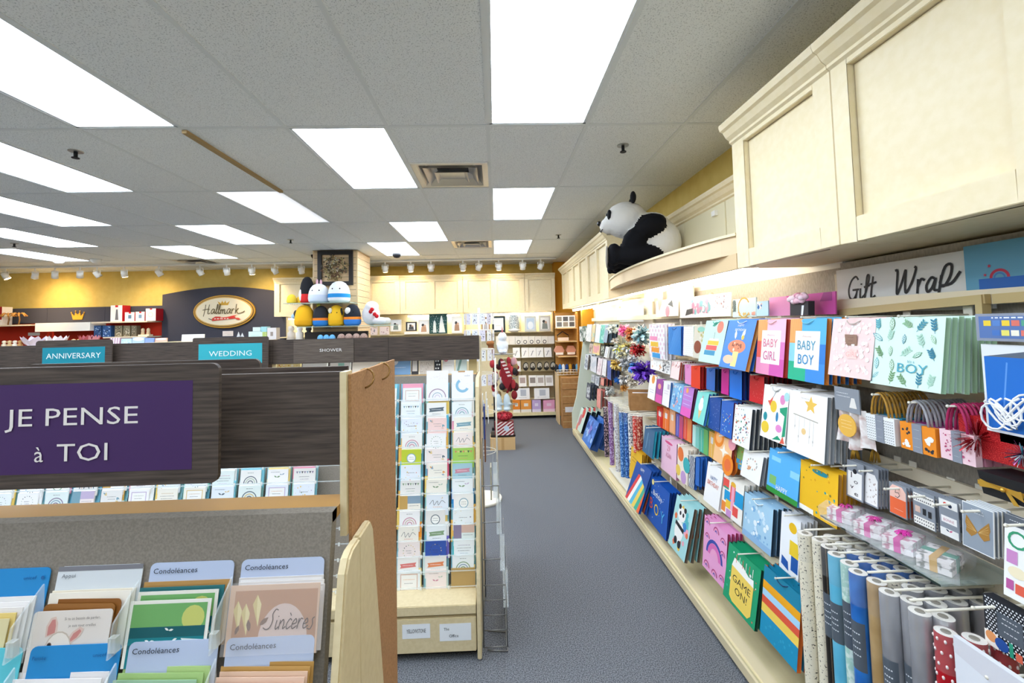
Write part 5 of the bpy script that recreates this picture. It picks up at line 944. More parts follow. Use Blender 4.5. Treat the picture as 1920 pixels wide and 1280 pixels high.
slab('gift_box_pack', .1, .15, .03, '#1f4f86', [('r', .7, .3, 1, .8, '#2a66a8')], (1.34, 1.04, .87), rz=RW, label='dark blue boxed pack at the right edge', cat='package')
for i, (x, y, z) in enumerate(((1.27, 1.18, 1.01), (1.24, 1.13, .87), (1.3, 1.20, .90))): hook(Vector((x, y, z)), 1.6, 'flat cream scan hook near the lower right corner, %s' % ('top one', 'lowest one', 'middle one')[i])
# ---- lower tiers of large bags
def bagl(*a_, **k_): return bag(*a_, back=1.455, **k_)
pend = [('c', .3, .75, .28, '#ec7a3c'), ('c', .85, .55, .3, '#3fb0b4'), ('c', .1, .25, .22, '#f0cc5a'), ('c', .6, .15, .25, '#c8a0d0')]
hb = [('t', 'HAPPY', .5, .62, .1, '#5a78a8', .8), ('t', 'BIRTHDAY', .5, .47, .11, '#d8705a', .75)]
pres = [('r', 0, .65, .3, .9, '#e8544c'), ('r', .1, .35, .45, .62, '#1f9ad0'), ('r', .6, .4, 1, .75, '#1f9ad0'), ('r', .38, .45, .62, .82, '#e8544c'), ('e', .5, .85, .12, .07, '#f0b83c'), ('r', .44, .2, .58, .8, '#f0a8c0'), ('r', .2, .2, .44, .4, '#f0c23c'), ('r', .55, .12, .8, .35, '#e8544c'), ('r', 0, .05, .2, .3, '#ee8a3c'), ('r', .25, 0, .5, .18, '#c890c8'), ('r', .6, 0, .95, .12, '#f3f0ea'), ('r', .05, .65, .3, .7, '#2f9a7c')]
bagl((1241, 820), (1269, 828), (1253, 888), 1.35, '#f2c6da', [('t', '29', .5, .66, .16, '#d8607a'), ('t', 'AGAIN', .5, .46, .13, '#c87a94', .7), ('e', .5, .9, .25, .04, '#e05a8a')], 'pink birthday bag with rosy lettering', 3, side='#b06a8c')
bagl((1271, 832), (1291, 843), (1279, 903), 1.35, '#f3e6d4', pend, 'cream bag with large orange and teal circles', 2)
bagl((1293, 853), (1303, 857), (1296, 914), 1.35, '#eef0f2', [('st', 5, '#22305c', (0, 0, 1, 1), 1)], 'navy and white diagonal striped bag', 2, side='#2a5fb0')
bagl((1305, 855), (1312, 858), (1307, 910), 1.35, '#2f6cc0', [], 'narrow plain blue bag beside the striped one', 2)
bagl((1314, 860), (1324, 866), (1318, 918), 1.40, '#4a2c2c', [], 'dark brown bag behind the white birthday bag', 3)
bagl((1328, 861), (1357, 886), (1332, 947), 1.35, '#f3f2f0', hb, 'white bag reading HAPPY BIRTHDAY in mixed colours', 3)
bagl((1358, 888), (1396, 909), (1370, 972), 1.35, '#f4efe4', pres, 'bright colour block bag of stacked presents', 3)
bagl((1397, 926), (1450, 950), (1417, 1020), 1.35, '#a8cfe6', [('sc', 61, 30, .02, .07, ['#cfe6f4', '#7fb0d8', '#e8f2f8']), ('r', .0, 0, 1, .14, '#8fb8dc'), ('lf', .5, .5, .1, 30, '#ffffff'), ('s', .8, .3, .04, '#5f90c0')], 'pale icy blue bag with snowy specks', 5, side='#2a4458', d=.018, gap=.026, handle='#e9f0f4')
bagl((1466, 957), (1502, 980), (1478, 1076), 1.35, '#eef0f2', [('e', .62, .82, .2, .09, '#f0c020'), ('r', .5, .35, .95, .6, '#f0cc30'), ('r', .6, .1, .95, .35, '#1f58a8'), ('p', [(.1, .1), (.5, .05), (.45, .2), (.12, .25)], '#1f58a8')], 'white bag with yellow and blue shapes beside the cream rolls', 3, d=.018)
# bottom tier over the deck
def bagb(*a_, **k_): return bag(*a_, back=1.365, **k_)
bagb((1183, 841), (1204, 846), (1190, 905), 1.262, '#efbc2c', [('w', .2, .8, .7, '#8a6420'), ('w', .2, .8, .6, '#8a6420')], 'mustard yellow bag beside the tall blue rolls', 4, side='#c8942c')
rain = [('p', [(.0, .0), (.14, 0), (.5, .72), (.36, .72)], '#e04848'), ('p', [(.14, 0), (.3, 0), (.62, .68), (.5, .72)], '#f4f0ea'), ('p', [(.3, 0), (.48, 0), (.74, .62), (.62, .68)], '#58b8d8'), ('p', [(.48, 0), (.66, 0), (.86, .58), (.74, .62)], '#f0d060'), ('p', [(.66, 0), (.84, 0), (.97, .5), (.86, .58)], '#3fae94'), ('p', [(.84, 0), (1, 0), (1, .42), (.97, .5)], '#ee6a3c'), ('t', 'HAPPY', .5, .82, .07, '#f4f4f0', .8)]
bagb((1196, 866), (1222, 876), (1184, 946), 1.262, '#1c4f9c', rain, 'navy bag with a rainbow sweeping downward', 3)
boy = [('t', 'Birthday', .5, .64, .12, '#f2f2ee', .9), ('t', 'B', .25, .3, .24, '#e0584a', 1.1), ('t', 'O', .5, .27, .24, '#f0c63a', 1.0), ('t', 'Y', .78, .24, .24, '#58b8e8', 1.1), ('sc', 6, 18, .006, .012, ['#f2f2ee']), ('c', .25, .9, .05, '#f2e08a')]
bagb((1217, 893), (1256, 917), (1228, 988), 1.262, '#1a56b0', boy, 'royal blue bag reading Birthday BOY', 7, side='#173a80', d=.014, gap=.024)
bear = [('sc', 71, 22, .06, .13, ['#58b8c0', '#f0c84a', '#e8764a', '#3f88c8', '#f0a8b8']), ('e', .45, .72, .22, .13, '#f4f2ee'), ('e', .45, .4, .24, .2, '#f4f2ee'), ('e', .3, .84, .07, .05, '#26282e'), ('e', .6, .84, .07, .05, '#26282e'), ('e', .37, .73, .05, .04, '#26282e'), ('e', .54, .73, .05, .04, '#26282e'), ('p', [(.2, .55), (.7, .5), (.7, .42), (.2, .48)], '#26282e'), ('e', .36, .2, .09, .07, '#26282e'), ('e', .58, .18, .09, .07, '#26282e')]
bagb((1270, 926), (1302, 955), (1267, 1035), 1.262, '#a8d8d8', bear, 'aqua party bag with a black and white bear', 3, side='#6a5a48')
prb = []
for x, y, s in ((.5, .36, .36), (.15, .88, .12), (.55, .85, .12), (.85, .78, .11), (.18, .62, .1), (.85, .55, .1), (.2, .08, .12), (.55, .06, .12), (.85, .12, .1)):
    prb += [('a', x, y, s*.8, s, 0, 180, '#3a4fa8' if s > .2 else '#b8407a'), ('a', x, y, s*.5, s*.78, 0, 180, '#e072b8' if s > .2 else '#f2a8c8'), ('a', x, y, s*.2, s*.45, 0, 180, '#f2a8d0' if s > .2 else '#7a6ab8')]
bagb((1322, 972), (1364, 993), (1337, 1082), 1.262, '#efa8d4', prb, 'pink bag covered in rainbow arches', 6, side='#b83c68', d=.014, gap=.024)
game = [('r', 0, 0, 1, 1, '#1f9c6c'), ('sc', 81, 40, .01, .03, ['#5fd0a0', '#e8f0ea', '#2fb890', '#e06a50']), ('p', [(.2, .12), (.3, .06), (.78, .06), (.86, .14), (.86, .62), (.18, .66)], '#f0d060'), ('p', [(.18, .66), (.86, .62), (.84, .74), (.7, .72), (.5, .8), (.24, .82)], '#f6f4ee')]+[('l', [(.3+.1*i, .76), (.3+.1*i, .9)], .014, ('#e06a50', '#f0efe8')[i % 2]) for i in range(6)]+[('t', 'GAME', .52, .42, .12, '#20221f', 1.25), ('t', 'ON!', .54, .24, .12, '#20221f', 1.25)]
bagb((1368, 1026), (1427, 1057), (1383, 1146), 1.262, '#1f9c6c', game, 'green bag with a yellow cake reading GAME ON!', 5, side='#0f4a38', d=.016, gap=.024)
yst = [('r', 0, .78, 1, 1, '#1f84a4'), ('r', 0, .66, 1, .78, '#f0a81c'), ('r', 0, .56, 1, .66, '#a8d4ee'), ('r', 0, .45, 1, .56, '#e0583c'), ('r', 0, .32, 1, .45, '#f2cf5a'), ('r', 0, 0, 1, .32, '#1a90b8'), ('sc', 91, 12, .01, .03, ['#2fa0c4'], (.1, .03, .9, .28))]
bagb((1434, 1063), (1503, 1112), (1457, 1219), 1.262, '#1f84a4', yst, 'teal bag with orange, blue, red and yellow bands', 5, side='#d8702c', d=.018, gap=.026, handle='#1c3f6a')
# ---- far end of the run: bottles bags, rolls, bows
far = [((1086, 612), (1092, 612), (1090, 640), '#e6ecea', ['#2f5a4c'], 'white and green striped bags, farthest in the top row'), ((1093, 611), (1101, 611), (1096, 638), '#4a6a60', ['#e6ecea'], 'dark green patterned bag in the far top row'), ((1101, 608), (1110, 608), (1103, 640), '#f2f2f0', ['#dfe4e4'], 'plain white bag in the far top row'), ((1111, 609), (1117, 609), (1111, 640), '#ecca90', ['#a8cfc0'], 'tan and mint bag in the far top row'),
       ((1118, 608), (1127, 608), (1119, 642), '#e4f0ee', ['#ffffff'], 'pale aqua bag in the far top row'), ((1127, 609), (1135, 609), (1128, 643), '#4fc0b0', ['#2f9c90', '#a8e0d8'], 'turquoise patterned bag in the far top row'), ((1135, 609), (1142, 609), (1134, 642), '#8fa8bc', ['#7f98b0'], 'steel blue bag in the far top row'),
       ((1106, 644), (1112, 644), (1107, 662), '#d9c8bc', ['#8a6a5c'], 'beige bag in the far second row'), ((1113, 643), (1126, 644), (1117, 664), '#f0d890', ['#e8a0a8'], 'yellow and pink bag in the far second row'), ((1127, 646), (1134, 647), (1129, 667), '#28362e', ['#c8d0c0'], 'black speckled bag in the far second row'), ((1136, 649), (1142, 650), (1135, 670), '#ecebe6', ['#d0d4d8'], 'white bag in the far second row'),
       ((1098, 664), (1104, 664), (1098, 692), '#dfe6ea', ['#5a6888'], 'white and blue bag in the far third row'), ((1108, 668), (1119, 669), (1112, 697), '#e8e8ec', ['#cfd4da'], 'white floral bag in the far third row'), ((1122, 671), (1130, 672), (1122, 702), '#f1e4e4', ['#dcc0c4'], 'blush white bag in the far third row'), ((1131, 673), (1138, 674), (1132, 704), '#f3f0ee', ['#e4dcda'], 'off-white bag in the far third row'), ((1139, 676), (1146, 677), (1142, 711), '#5a70b4', ['#4a5fa4'], 'plain slate blue bag in the far third row'),
       ((1109, 702), (1115, 703), (1111, 716), '#cfd2d6', ['#a8acb4'], 'grey tissue pack in the far fourth row'), ((1117, 705), (1124, 706), (1119, 722), '#d8dade', ['#9aa0aa'], 'silver tissue pack in the far fourth row'), ((1127, 708), (1133, 709), (1129, 722), '#e8887a', ['#f0b0a0'], 'coral tissue pack in the far fourth row'),
       ((1101, 719), (1108, 719), (1102, 748), '#4a5060', ['#dfe2e6'], 'charcoal bag with a white stripe on the far end'), ((1120, 729), (1127, 730), (1122, 764), '#f0988c', ['#f4b0a4'], 'coral pink bag beside the far rolls'), ((1078, 746), (1084, 746), (1079, 762), '#2f5f94', ['#5f90c0'], 'small blue bag at the far bottom corner')]
for i, (tl, tr, b_, c, ac, lb) in enumerate(far):
    bag(tl, tr, b_, 1.40, c, [('sc', i, 24, .04, .1, ac)], lb, 2, d=.02, side=('#2a2c34', None, '#8a7a70')[i % 3], gap=.05, hk=False)
bag((1091, 766), (1101, 768), (1084, 806), 1.30, '#cfe8dc', [('c', .6, .85, .2, '#e0504a'), ('c', .35, .45, .22, '#c8808a'), ('c', .2, .1, .15, '#e08a7a')], 'mint bag with red dots at the far bottom', 2, side='#14202c', d=.06, hk=False)
bag((1107, 784), (1123, 786), (1098, 832), 1.27, '#3f78c8', [('sc', 14, 30, .03, .12, ['#6a9ae0', '#8a78c8', '#2a58a8', '#b0d0f0'])], 'blue and violet galaxy bag at the far bottom', 1, side='#1c3f78', d=.1, hk=False)
bag((1210, 800), (1228, 806), (1213, 852), 1.30, '#3f6a8c', [('l', [(.3, .2), (.4, .8)], .04, '#8ab0c8'), ('l', [(.65, .1), (.6, .6)], .03, '#6a90b0')], 'dusk blue bag left of the pink birthday bag', 3, side='#2fa0b4')
FR = [(1135, 763, 852, '#26222c', '#c9a8b0', 'dark floral tall roll'), (1144, 752, 866, '#8a5a94', '#cdb8dc', 'purple floral tall roll'), (1155, 756, 878, '#e8e6e6', '#a89c9c', 'white lattice tall roll'), (1165, 772, 888, '#2f68b4', '#8fc0ec', 'bright blue tall roll with white flecks'), (1174, 773, 890, '#2450a0', '#7ab0e8', 'deep blue tall roll'), (1182, 776, 875, '#f0efec', '#5a606c', 'white confetti tall roll'), (1191, 778, 845, '#d8382c', '#f0c0b0', 'short red printed roll'), (1199, 780, 840, '#a83024', '#e8b090', 'short rust red printed roll')]
for px, ya_, yb_, c1, c2, lb in FR:
    a = onX(px, ya_, 1.27); b_ = onX(px, yb_, 1.27); z0 = max(.16, b_.z) if 'short' not in lb else b_.z; roll(1.27, a.y, noisy('farroll'+c1, c1, c2, 70, .4, 2, lo=.5, hi=.6), lb+' in the far rack', .026, z0, a.z, group='tall rolls in the far rack')
t = thing('roll_rack', (1.40, 4.45, 0), 'cream wire rack holding the far tall rolls', 'rack')
for i in range(14): MB().tube([(-.2, -.5+.075*i, .955), (.2, -.5+.075*i, .955)], .005, WIRE).build('divider_rod', t)
MB().box(.2, .219, -.55, .55, .8, .99, WIRE).build('rear_bar', t); MB().box(-.15, .2, -.55, .55, .14, .158, WIRE).build('tray', t)
for s in (-.53, .53): MB().box(.18, .199, s-.008, s+.008, .1101, .97, WIRE).build('leg', t)
p = onX(1194, 745, 1.33); t = thing('carton', (1.42, p.y, .975), 'open cardboard carton with white and pink packs, among the bows', 'carton', None, -.25)
m = MB(); m.box(-.16, .16, -.12, .12, 0, .004, CARTON).box(-.16, -.155, -.12, .12, 0, .13, CARTON).box(.155, .16, -.12, .12, 0, .16, CARTON).box(-.16, .16, -.12, -.115, 0, .16, CARTON).box(-.16, .16, .115, .12, 0, .16, CARTON); m.build('box_body', t)
tag(MB().box(-.12, .1, -.1, .1, 0, .13, mat('#f0eef0', .4)).box(-.121, -.12, -.02, .02, .01, .12, mat('#e0508c', .5)).build('ribbon_pack', loc=(1.42, p.y, .98), rot=(0, 0, -.25)), 'white ribbon pack with pink stripe inside the open carton', 'ribbon pack')
def bow(px, py, r, cols, lb, X=1.42, n=64, metal=.3):
    r *= 1.12
    p = onX(px, py, X); t = MB(); rb = random.Random(px*7+py)
    ms = [mat(c, .25, metal) for c in cols]
    for k in range(n):
        v = Vector((rb.gauss(0, 1), rb.gauss(0, 1), rb.gauss(0, 1))).normalized(); s_ = v.cross(Vector((.2, .7, .4))).normalized(); u_ = v.cross(s_); L_ = r*rb.uniform(.7, 1.0); m = rb.choice(ms); wd = r*.09
        pts = [Vector((0, 0, 0)), v*L_*.55+s_*L_*.2, v*L_, v*L_*.65-s_*L_*.2, v*L_*.2]
        for a, b_ in zip(pts, pts[1:]): t.poly([a-u_*wd, a+u_*wd, b_+u_*wd, b_-u_*wd], m)
    tag(t.build('gift_bow', loc=p, fix=False), lb, 'bow', 'bows and tinsel on the right wall')
bow(1148, 617, .07, ['#dfe6e0', '#b8c0b4', '#f4f4f0'], 'white and sage ribbon bow in the far top row'); bow(1170, 620, .08, ['#e8589c', '#f08ab8'], 'hot pink ribbon bow in the far top row'); bow(1184, 622, .07, ['#d89a4a', '#b8542c'], 'copper ribbon bow beside the pink one'); bow(1203, 628, .11, ['#8fb4bc', '#c4d8dc', '#6a949c'], 'large icy teal ribbon bow cluster')
bow(1160, 655, .07, ['#e8e060', '#c0d0dc'], 'yellow and silver bow in the second bow row'); bow(1178, 652, .08, ['#e0cc70', '#b8c0c0'], 'pale gold bow in the second bow row'); bow(1196, 656, .085, ['#b81820', '#d83038', '#8a1018'], 'shiny red tinsel bow')
bow(1156, 684, .08, ['#d8b048', '#f0d890'], 'gold bow in the third bow row'); bow(1175, 682, .1, ['#c4c8cc', '#e8eaec', '#8c9094'], 'large silver bow cluster'); bow(1193, 690, .08, ['#1f58b8', '#3f88d8'], 'blue bow beside the purple one'); bow(1207, 698, .13, ['#5a2cb0', '#7a48d0', '#48209a'], 'big purple curled ribbon bow')
bow(1153, 640, .05, ['#e0e4e4', '#c8b8a8'], 'pale ribbon bow under the white and sage one'); bow(1166, 668, .07, ['#b8bcb0', '#e0d8b0', '#6a7478'], 'grey and straw bow above the silver cluster'); bow(1187, 672, .06, ['#e8e8e8', '#c4c8cc'], 'white curled bow under the red tinsel one'); bow(1181, 634, .05, ['#a8522c', '#d8843c'], 'rust bow beside the icy teal cluster'); bow(1158, 714, .05, ['#2f78d0', '#4f98e8'], 'small blue bow below the gold one'); bow(1171, 712, .07, ['#bcb8b4', '#dcd8d2'], 'pearl grey bow below the silver cluster'); bow(1170, 727, .05, ['#ecae58', '#f4cc88'], 'small peach bow above the carton'); bow(1186, 716, .06, ['#d8ccb8', '#e8e0d0'], 'champagne bow below the blue one'); bow(1144, 733, .07, ['#ecece8', '#c8ccc8'], 'white tissue bow above the far rolls')
slab('display_board', .9, .17, .01, '#e6f0f2', [('r', 0, 0, .35, 1, '#dceaee')], (1.57, 5.05, 1.80), rz=RW, label='pale blue-white display board above the far bags', cat='panel')
slab('display_board', .62, .2, .01, '#f6e2c4', [], (1.57, 3.72, 1.87), rz=RW, label='blank peach display board above the bows', cat='panel')

# ================================================================== soft toys
def blob(name, prims, loc, parent=None, vox=.012, rz=0, sm=4, fur=0):
    """one continuous skin over overlapping ellipsoids; prims = (centre, radii, colour, (rx,ry,rz) degrees)"""
    mb = MB(); inv = []
    for pr in prims:
        c, r, col = pr[:3]; R = Euler([math.radians(a) for a in (pr[3] if len(pr) > 3 else (0, 0, 0))]).to_matrix()
        mb.ball(c, r, mat(col, .85), 20, 12, R.to_4x4()); inv.append((Vector(c), R.transposed(), r if hasattr(r, '__len__') else (r, r, r), mat(col, .85, 0, .15)))
    o = bpy.data.objects.new(name, mb.mesh(name)); COL.objects.link(o)
    m = o.modifiers.new('skin', 'REMESH'); m.mode = 'VOXEL'; m.voxel_size = vox
    s = o.modifiers.new('soft', 'SMOOTH'); s.iterations = sm; s.factor = .5
    bpy.context.view_layer.update()
    me = bpy.data.meshes.new_from_object(o.evaluated_get(bpy.context.evaluated_depsgraph_get())); o.modifiers.clear(); o.data = me; me.materials.clear()
    ms = []
    for i in inv:
        if i[3] not in ms: ms.append(i[3])
    for k in ms: me.materials.append(k)
    for p in me.polygons:
        best = None
        for c, R, r, k in inv:
            q = R @ (p.center-c); d = math.sqrt(sum((q[i]/r[i])**2 for i in range(3)))
            d = (d-1)*min(r)
            if best is None or d < best[0]-1e-6: best = (d, k)
        p.material_index = ms.index(best[1]); p.use_smooth = True
    if fur:
        rgf = random.Random(2)
        for v in me.vertices: v.co += v.normal*rgf.uniform(-fur, fur)
    o.location = loc; o.rotation_euler = (0, 0, rz)
    if parent: o.parent = parent
    return o
WH, BK = '#ece9e2', '#16161a'
# giant panda on the bowed ledge, local -y is where it looks
PR = math.radians(-104)
t = thing('plush_panda', (1.30, 3.60, 2.2505), 'giant sitting panda plush on the bowed ledge by the ceiling', 'plush toy', None, PR)
pw = [((0, .07, .20), (.19, .19, .20), WH), ((0, .03, .30), (.17, .16, .16), WH), ((0, -.18, .41), (.165, .175, .155), WH), ((0, -.31, .37), (.085, .09, .07), WH), ((.0, -.12, .33), (.13, .12, .10), WH),
      ((.17, .0, .31), (.095, .13, .085), BK, (20, 0, 0)), ((-.17, .0, .31), (.095, .13, .085), BK, (20, 0, 0)), ((.17, -.13, .20), (.075, .09, .12), BK, (-30, 0, 0)), ((-.17, -.13, .20), (.075, .09, .12), BK, (-30, 0, 0)), ((.1, .02, .365), (.12, .11, .06), BK), ((-.1, .02, .365), (.12, .11, .06), BK),
      ((.15, -.12, .09), (.085, .21, .085), BK), ((-.15, -.12, .09), (.085, .21, .085), BK), ((.15, -.29, .10), (.08, .06, .095), BK), ((-.15, -.29, .10), (.08, .06, .095), BK)]
b = blob('body', pw, (0, 0, 0), t, .014, fur=.0022)
for s in (-1, 1):
    MB().ball((s*.10, -.12, .575), (.05, .025, .05), mat(BK, .9), 14, 8).build('ear', t); MB().ball((s*.085, -.315, .445), (.034, .02, .045), mat(BK, .8), 12, 8).build('eye_patch', t)
    MB().ball((s*.083, -.335, .448), .012, mat('#0a0a0a', .1), 10, 6).ball((s*.083-.003, -.345, .453), .004, mat('#ffffff', .2), 6, 4).build('eye', t)
    MB().ball((s*.15, -.345, .10), (.06, .012, .075), mat('#8d867c', .9), 14, 8).build('foot_pad', t)
MB().ball((0, -.40, .395), (.032, .02, .022), mat('#0e0e10', .35), 12, 8).build('nose', t)
MB().tube([(-.045, -.375, .335), (-.02, -.39, .325), (0, -.395, .335), (.02, -.39, .325), (.045, -.375, .335)], .004, mat('#2a2a2c', .8), 5).build('mouth', t)
o = slab('price_tag', .05, .07, .002, '#a58474', [('r', 0, .45, 1, .55, '#3a1f22'), ('r', 0, 0, 1, .2, '#e6ddd6')], (-.145, -.13, .535), rz=-PI/2, tilt=.3, parent=t)
t = thing('plush_panda', (1.225, 4.02, 2.2505), 'small baby panda plush in the lap of the giant panda', 'plush toy', None, math.radians(-85))
sc = .44
blob('body', [((c[0]*sc, c[1]*sc, c[2]*sc), tuple(x*sc for x in r[0:3]), col) if len(q) == 3 else ((c[0]*sc, c[1]*sc, c[2]*sc), tuple(x*sc for x in r), col, q[3]) for q in pw for c, r, col in [q[:3]]], (0, 0, 0), t, .008, fur=.001)
for s in (-1, 1):
    MB().ball((s*.045, -.05, .25), (.022, .012, .022), mat(BK, .9), 10, 6).build('ear', t); MB().ball((s*.036, -.142, .195), (.018, .012, .022), mat('#3a2c28', .8), 10, 6).build('eye_patch', t)
MB().ball((0, -.178, .173), (.012, .008, .009), mat('#0e0e10', .3), 8, 5).build('nose', t)
t = thing('plush_toy', (1.40, 4.36, 2.2505), 'grey long-haired plush half hidden behind the panda nose', 'plush toy'); blob('body', [((0, 0, .12), (.1, .1, .13), '#b9b6ae'), ((-.02, .0, .27), (.09, .09, .09), '#c9c6be'), ((-.07, -.06, .06), (.05, .07, .05), '#d9cdb4')], (0, 0, 0), t, .012, fur=.002)
t = thing('plush_toy', (1.262, 4.40, 2.2505), 'tiny tan plush with spiky feet at the far tip of the ledge', 'plush toy'); blob('body', [((0, 0, .05), (.04, .05, .05), '#d6c29a'), ((-.03, -.02, .015), (.03, .02, .012), '#b89a6a'), ((.0, .03, .09), (.03, .03, .025), '#e0d0ae')], (0, 0, 0), t, .008)

# ================================================================== slatted column with plush shelves
t = thing('slatted_column', (-2.475, 7.2, 0), 'maple slatwall column reaching the ceiling', 'column'); hx, hy = .345, .34
MB().box(-hx+.012, hx-.012, -hy+.012, hy-.012, 0, ZC-.006, BLACK).build('core', t)
for nme, axis in (('front_panel', 0), ('side_panel', 1), ('left_panel', 2)):
    m = MB(); z = 0
    while z < ZC-.01:
        z1 = min(z+.094, ZC-.006)
        if axis == 0: m.box(-hx, hx, -hy, -hy+.0115, z, z1, MAPLE)
        elif axis == 1: m.box(hx-.0115, hx, -hy+.012, hy, z, z1, MAPLE)
        else: m.box(-hx, -hx+.0115, -hy+.012, hy, z, z1, MAPLE)
        z += .1
    m.build(nme, t)
for s in (-1, 1): MB().box(s*hx-(.02 if s > 0 else 0), s*hx+(.02 if s < 0 else 0), -hy-.004, -hy, 0, ZC-.006, mat('#dbbf92', .4)).build('corner_trim', t)
t = thing('framed_wreath', (-2.465, 6.845, 2.735), 'dark square frame around a dried flower wreath on the column', 'frame')
m = MB()
for s in (-1, 1): m.box(s*.24-.03, s*.24+.03, -.025, .01, -.27, .27, mat('#26211e', .5)).box(-.21, .21, -.025, .01, s*.24-.03, s*.24+.03, mat('#26211e', .5))
m.build('frame', t); m = MB(); rw = random.Random(9)
for k in range(120):
    a, q = rw.random()*6.28, rw.uniform(.04, .2); c = Vector((q*math.cos(a), -.03, q*math.sin(a))); cl = mat(rw.choice(['#8a7448', '#5c4f38', '#b8a878', '#9a8a60', '#c9c2ae', '#6a4a38', '#4a4436']), .7)
    for j in range(4):
        b_ = rw.random()*6.28; d = Vector((math.cos(b_), -rw.random(), math.sin(b_)))*rw.uniform(.025, .05); n_ = d.cross(Vector((0, 1, 0))).normalized()*.011; m.poly([c, c+d*.5+n_, c+d, c+d*.5-n_], cl)
m.build('wreath', t, fix=False)
def colshelf(y, z, x0, x1, lb, d=.36):
    t = thing('glass_shelf', ((x0+x1)/2, y, z), lb, 'shelf', 'shelves on the slatted column'); w = (x1-x0)/2
    MB().box(-w, w, -d, 0, -.012, 0, clear('shelf_glass2', '#bcd8cc', .5, .05)).build('glass_pane', t)
    for s in (-.5, .5): MB().prism([(-d*.9, -.0125), (0, -.0125), (0, -.05)], 'x', s*w-.006, s*w+.006, STEEL).build('bracket', t)
Z1, Z2 = 2.185, 1.835
colshelf(6.85, Z1, -3.1, -2.13, 'upper glass shelf on the column with white plush toys'); colshelf(6.85, Z2, -2.9, -1.5, 'lower glass shelf on the column with yellow and black plush toys')
def plush(px, base, w, h, bands, lb, z, y=6.66, eyes=True, ears=None, extra=()):
    """rounded cushion toy; bands = (from, to, colour) up the body"""
    p = onY(px, base, y); k = y/820; r = w*k/2; H = h*k; t = thing('plush_toy', (p.x, y, z+.0005), lb, 'plush toy', 'plush toys on the column shelves')
    m = MB(); n = 18; prof = [(0, 0), (.7, .0), (.95, .08), (1.0, .22), (.98, .4), (.92, .58), (.8, .75), (.58, .9), (.3, .98), (0, 1.0)]
    fine = []
    for (a, b_), (c, d) in zip(prof, prof[1:]):
        for i in range(3): fine.append((a+(c-a)*i/3, b_+(d-b_)*i/3))
    fine.append(prof[-1])
    for (a, b_), (c, d) in zip(fine, fine[1:]):
        col = next((q for lo, hi, q in bands if lo <= (b_+d)/2 < hi), bands[-1][2]); m.lathe([(a*r, b_*H), (c*r, d*H)], mat(col, .9), n=n)
    m.build('body', t)
    if eyes:
        for s in (-1, 1): MB().ball((s*r*.33, -r*.80, H*.62), r*.07, mat(BK, .2), 8, 5).build('eye', t)
    for (ex, ez, er, c) in (ears or ()): MB().ball((ex*r, 0, ez*H), (er[0]*r, er[1]*r, er[2]*H), mat(c, .9), 12, 8).build('ear', t)
    for (nm_, ex, ey, ez, er, c) in extra: MB().ball((ex*r, ey*r, ez*H), (er[0]*r, er[1]*r, er[2]*H), mat(c, .9), 12, 8).build(nm_, t)
    return t
WHT = [(0, 1.1, '#eceef0')]
plush(547, 564, 17, 17, [(0, 1.1, '#ecc83c')], 'small yellow ball plush at the left end of the upper shelf', Z1, 6.62, False)
plush(561, 563, 12, 13, [(0, 1.1, '#e8bc34')], 'smaller yellow plush behind the ball, upper shelf', Z1, 6.70, False)
plush(576, 565, 26, 50, [(0, .32, '#d42c2c'), (.32, .45, '#1c1c20'), (.45, 1.1, '#1c1c20')], 'tall black and red plush at the left of the bunny', Z1, 6.72, False, extra=[('belly', -.55, -.5, .3, (.4, .4, .25), '#eceae6')])
plush(598, 565, 37, 36, [(0, .42, '#d3dcec'), (.42, 1.1, '#eceef2')], 'white bunny plush with pink ears on the upper shelf', Z1, ears=[(-.18, 1.08, (.12, .08, .16), '#e8b8c4'), (.2, 1.06, (.12, .08, .16), '#e8b8c4')])
plush(636, 564, 40, 40, [(0, .2, '#eceef0'), (.2, .42, '#2b8fd4'), (.42, 1.1, '#eef0f0')], 'white plush with a blue band, right of the bunny', Z1)
plush(571, 612, 35, 40, [(0, .3, '#e8a818'), (.3, 1.1, '#eeb21c')], 'golden yellow plush seen from the side, left on the lower shelf', Z2, 6.62, False, extra=[('ear', -.75, -.3, .55, (.25, .3, .22), '#3a3a38'), ('bag', -.95, -.4, .48, (.25, .2, .12), '#a8c8e0')])
plush(602, 612, 30, 38, [(0, .26, '#2f7fd0'), (.26, .42, '#ec8428'), (.42, 1.1, '#2b2c32')], 'charcoal plush with orange and blue bands, seen from behind', Z2, 6.64, False, extra=[('ear', -.5, -.5, .55, (.25, .2, .3), '#3f4148'), ('tuft', -.3, 0, 1.02, (.25, .2, .1), '#b8b84a')])
plush(631, 612, 30, 39, [(0, .3, '#f0b41c'), (.3, 1.1, '#f2be28')], 'bright yellow plush with a dark ear, middle of the lower shelf', Z2, extra=[('ear', .7, -.3, .6, (.18, .25, .25), '#33302c'), ('muzzle', -.5, -.7, .72, (.25, .2, .14), '#f0e6cc')])
plush(661, 612, 31, 40, [(0, .26, '#3a7fd0'), (.26, .42, '#ee8a2c'), (.42, 1.1, '#20242e')], 'black plush with orange and blue bands, facing forward', Z2, False and 0 or 6.66, extra=[('muzzle', -.3, -.75, .68, (.35, .25, .16), '#eceae6')])
p = onY(702, 612, 6.64); t = thing('plush_toy', (p.x, 6.64, Z2+.0005), 'white plush with red flowers lying at the right end of the lower shelf', 'plush toy', 'plush toys on the column shelves')
blob('body', [((-.05, 0, .16), (.13, .12, .16), '#e6e4e6'), ((-.03, -.02, .27), (.1, .1, .09), '#ecebed'), ((.1, -.04, .06), (.14, .08, .055), '#e2dfe2'), ((.2, -.05, .06), (.06, .05, .05), '#d8d2cc')], (0, 0, 0), t, .012, fur=.002)
m = MB()
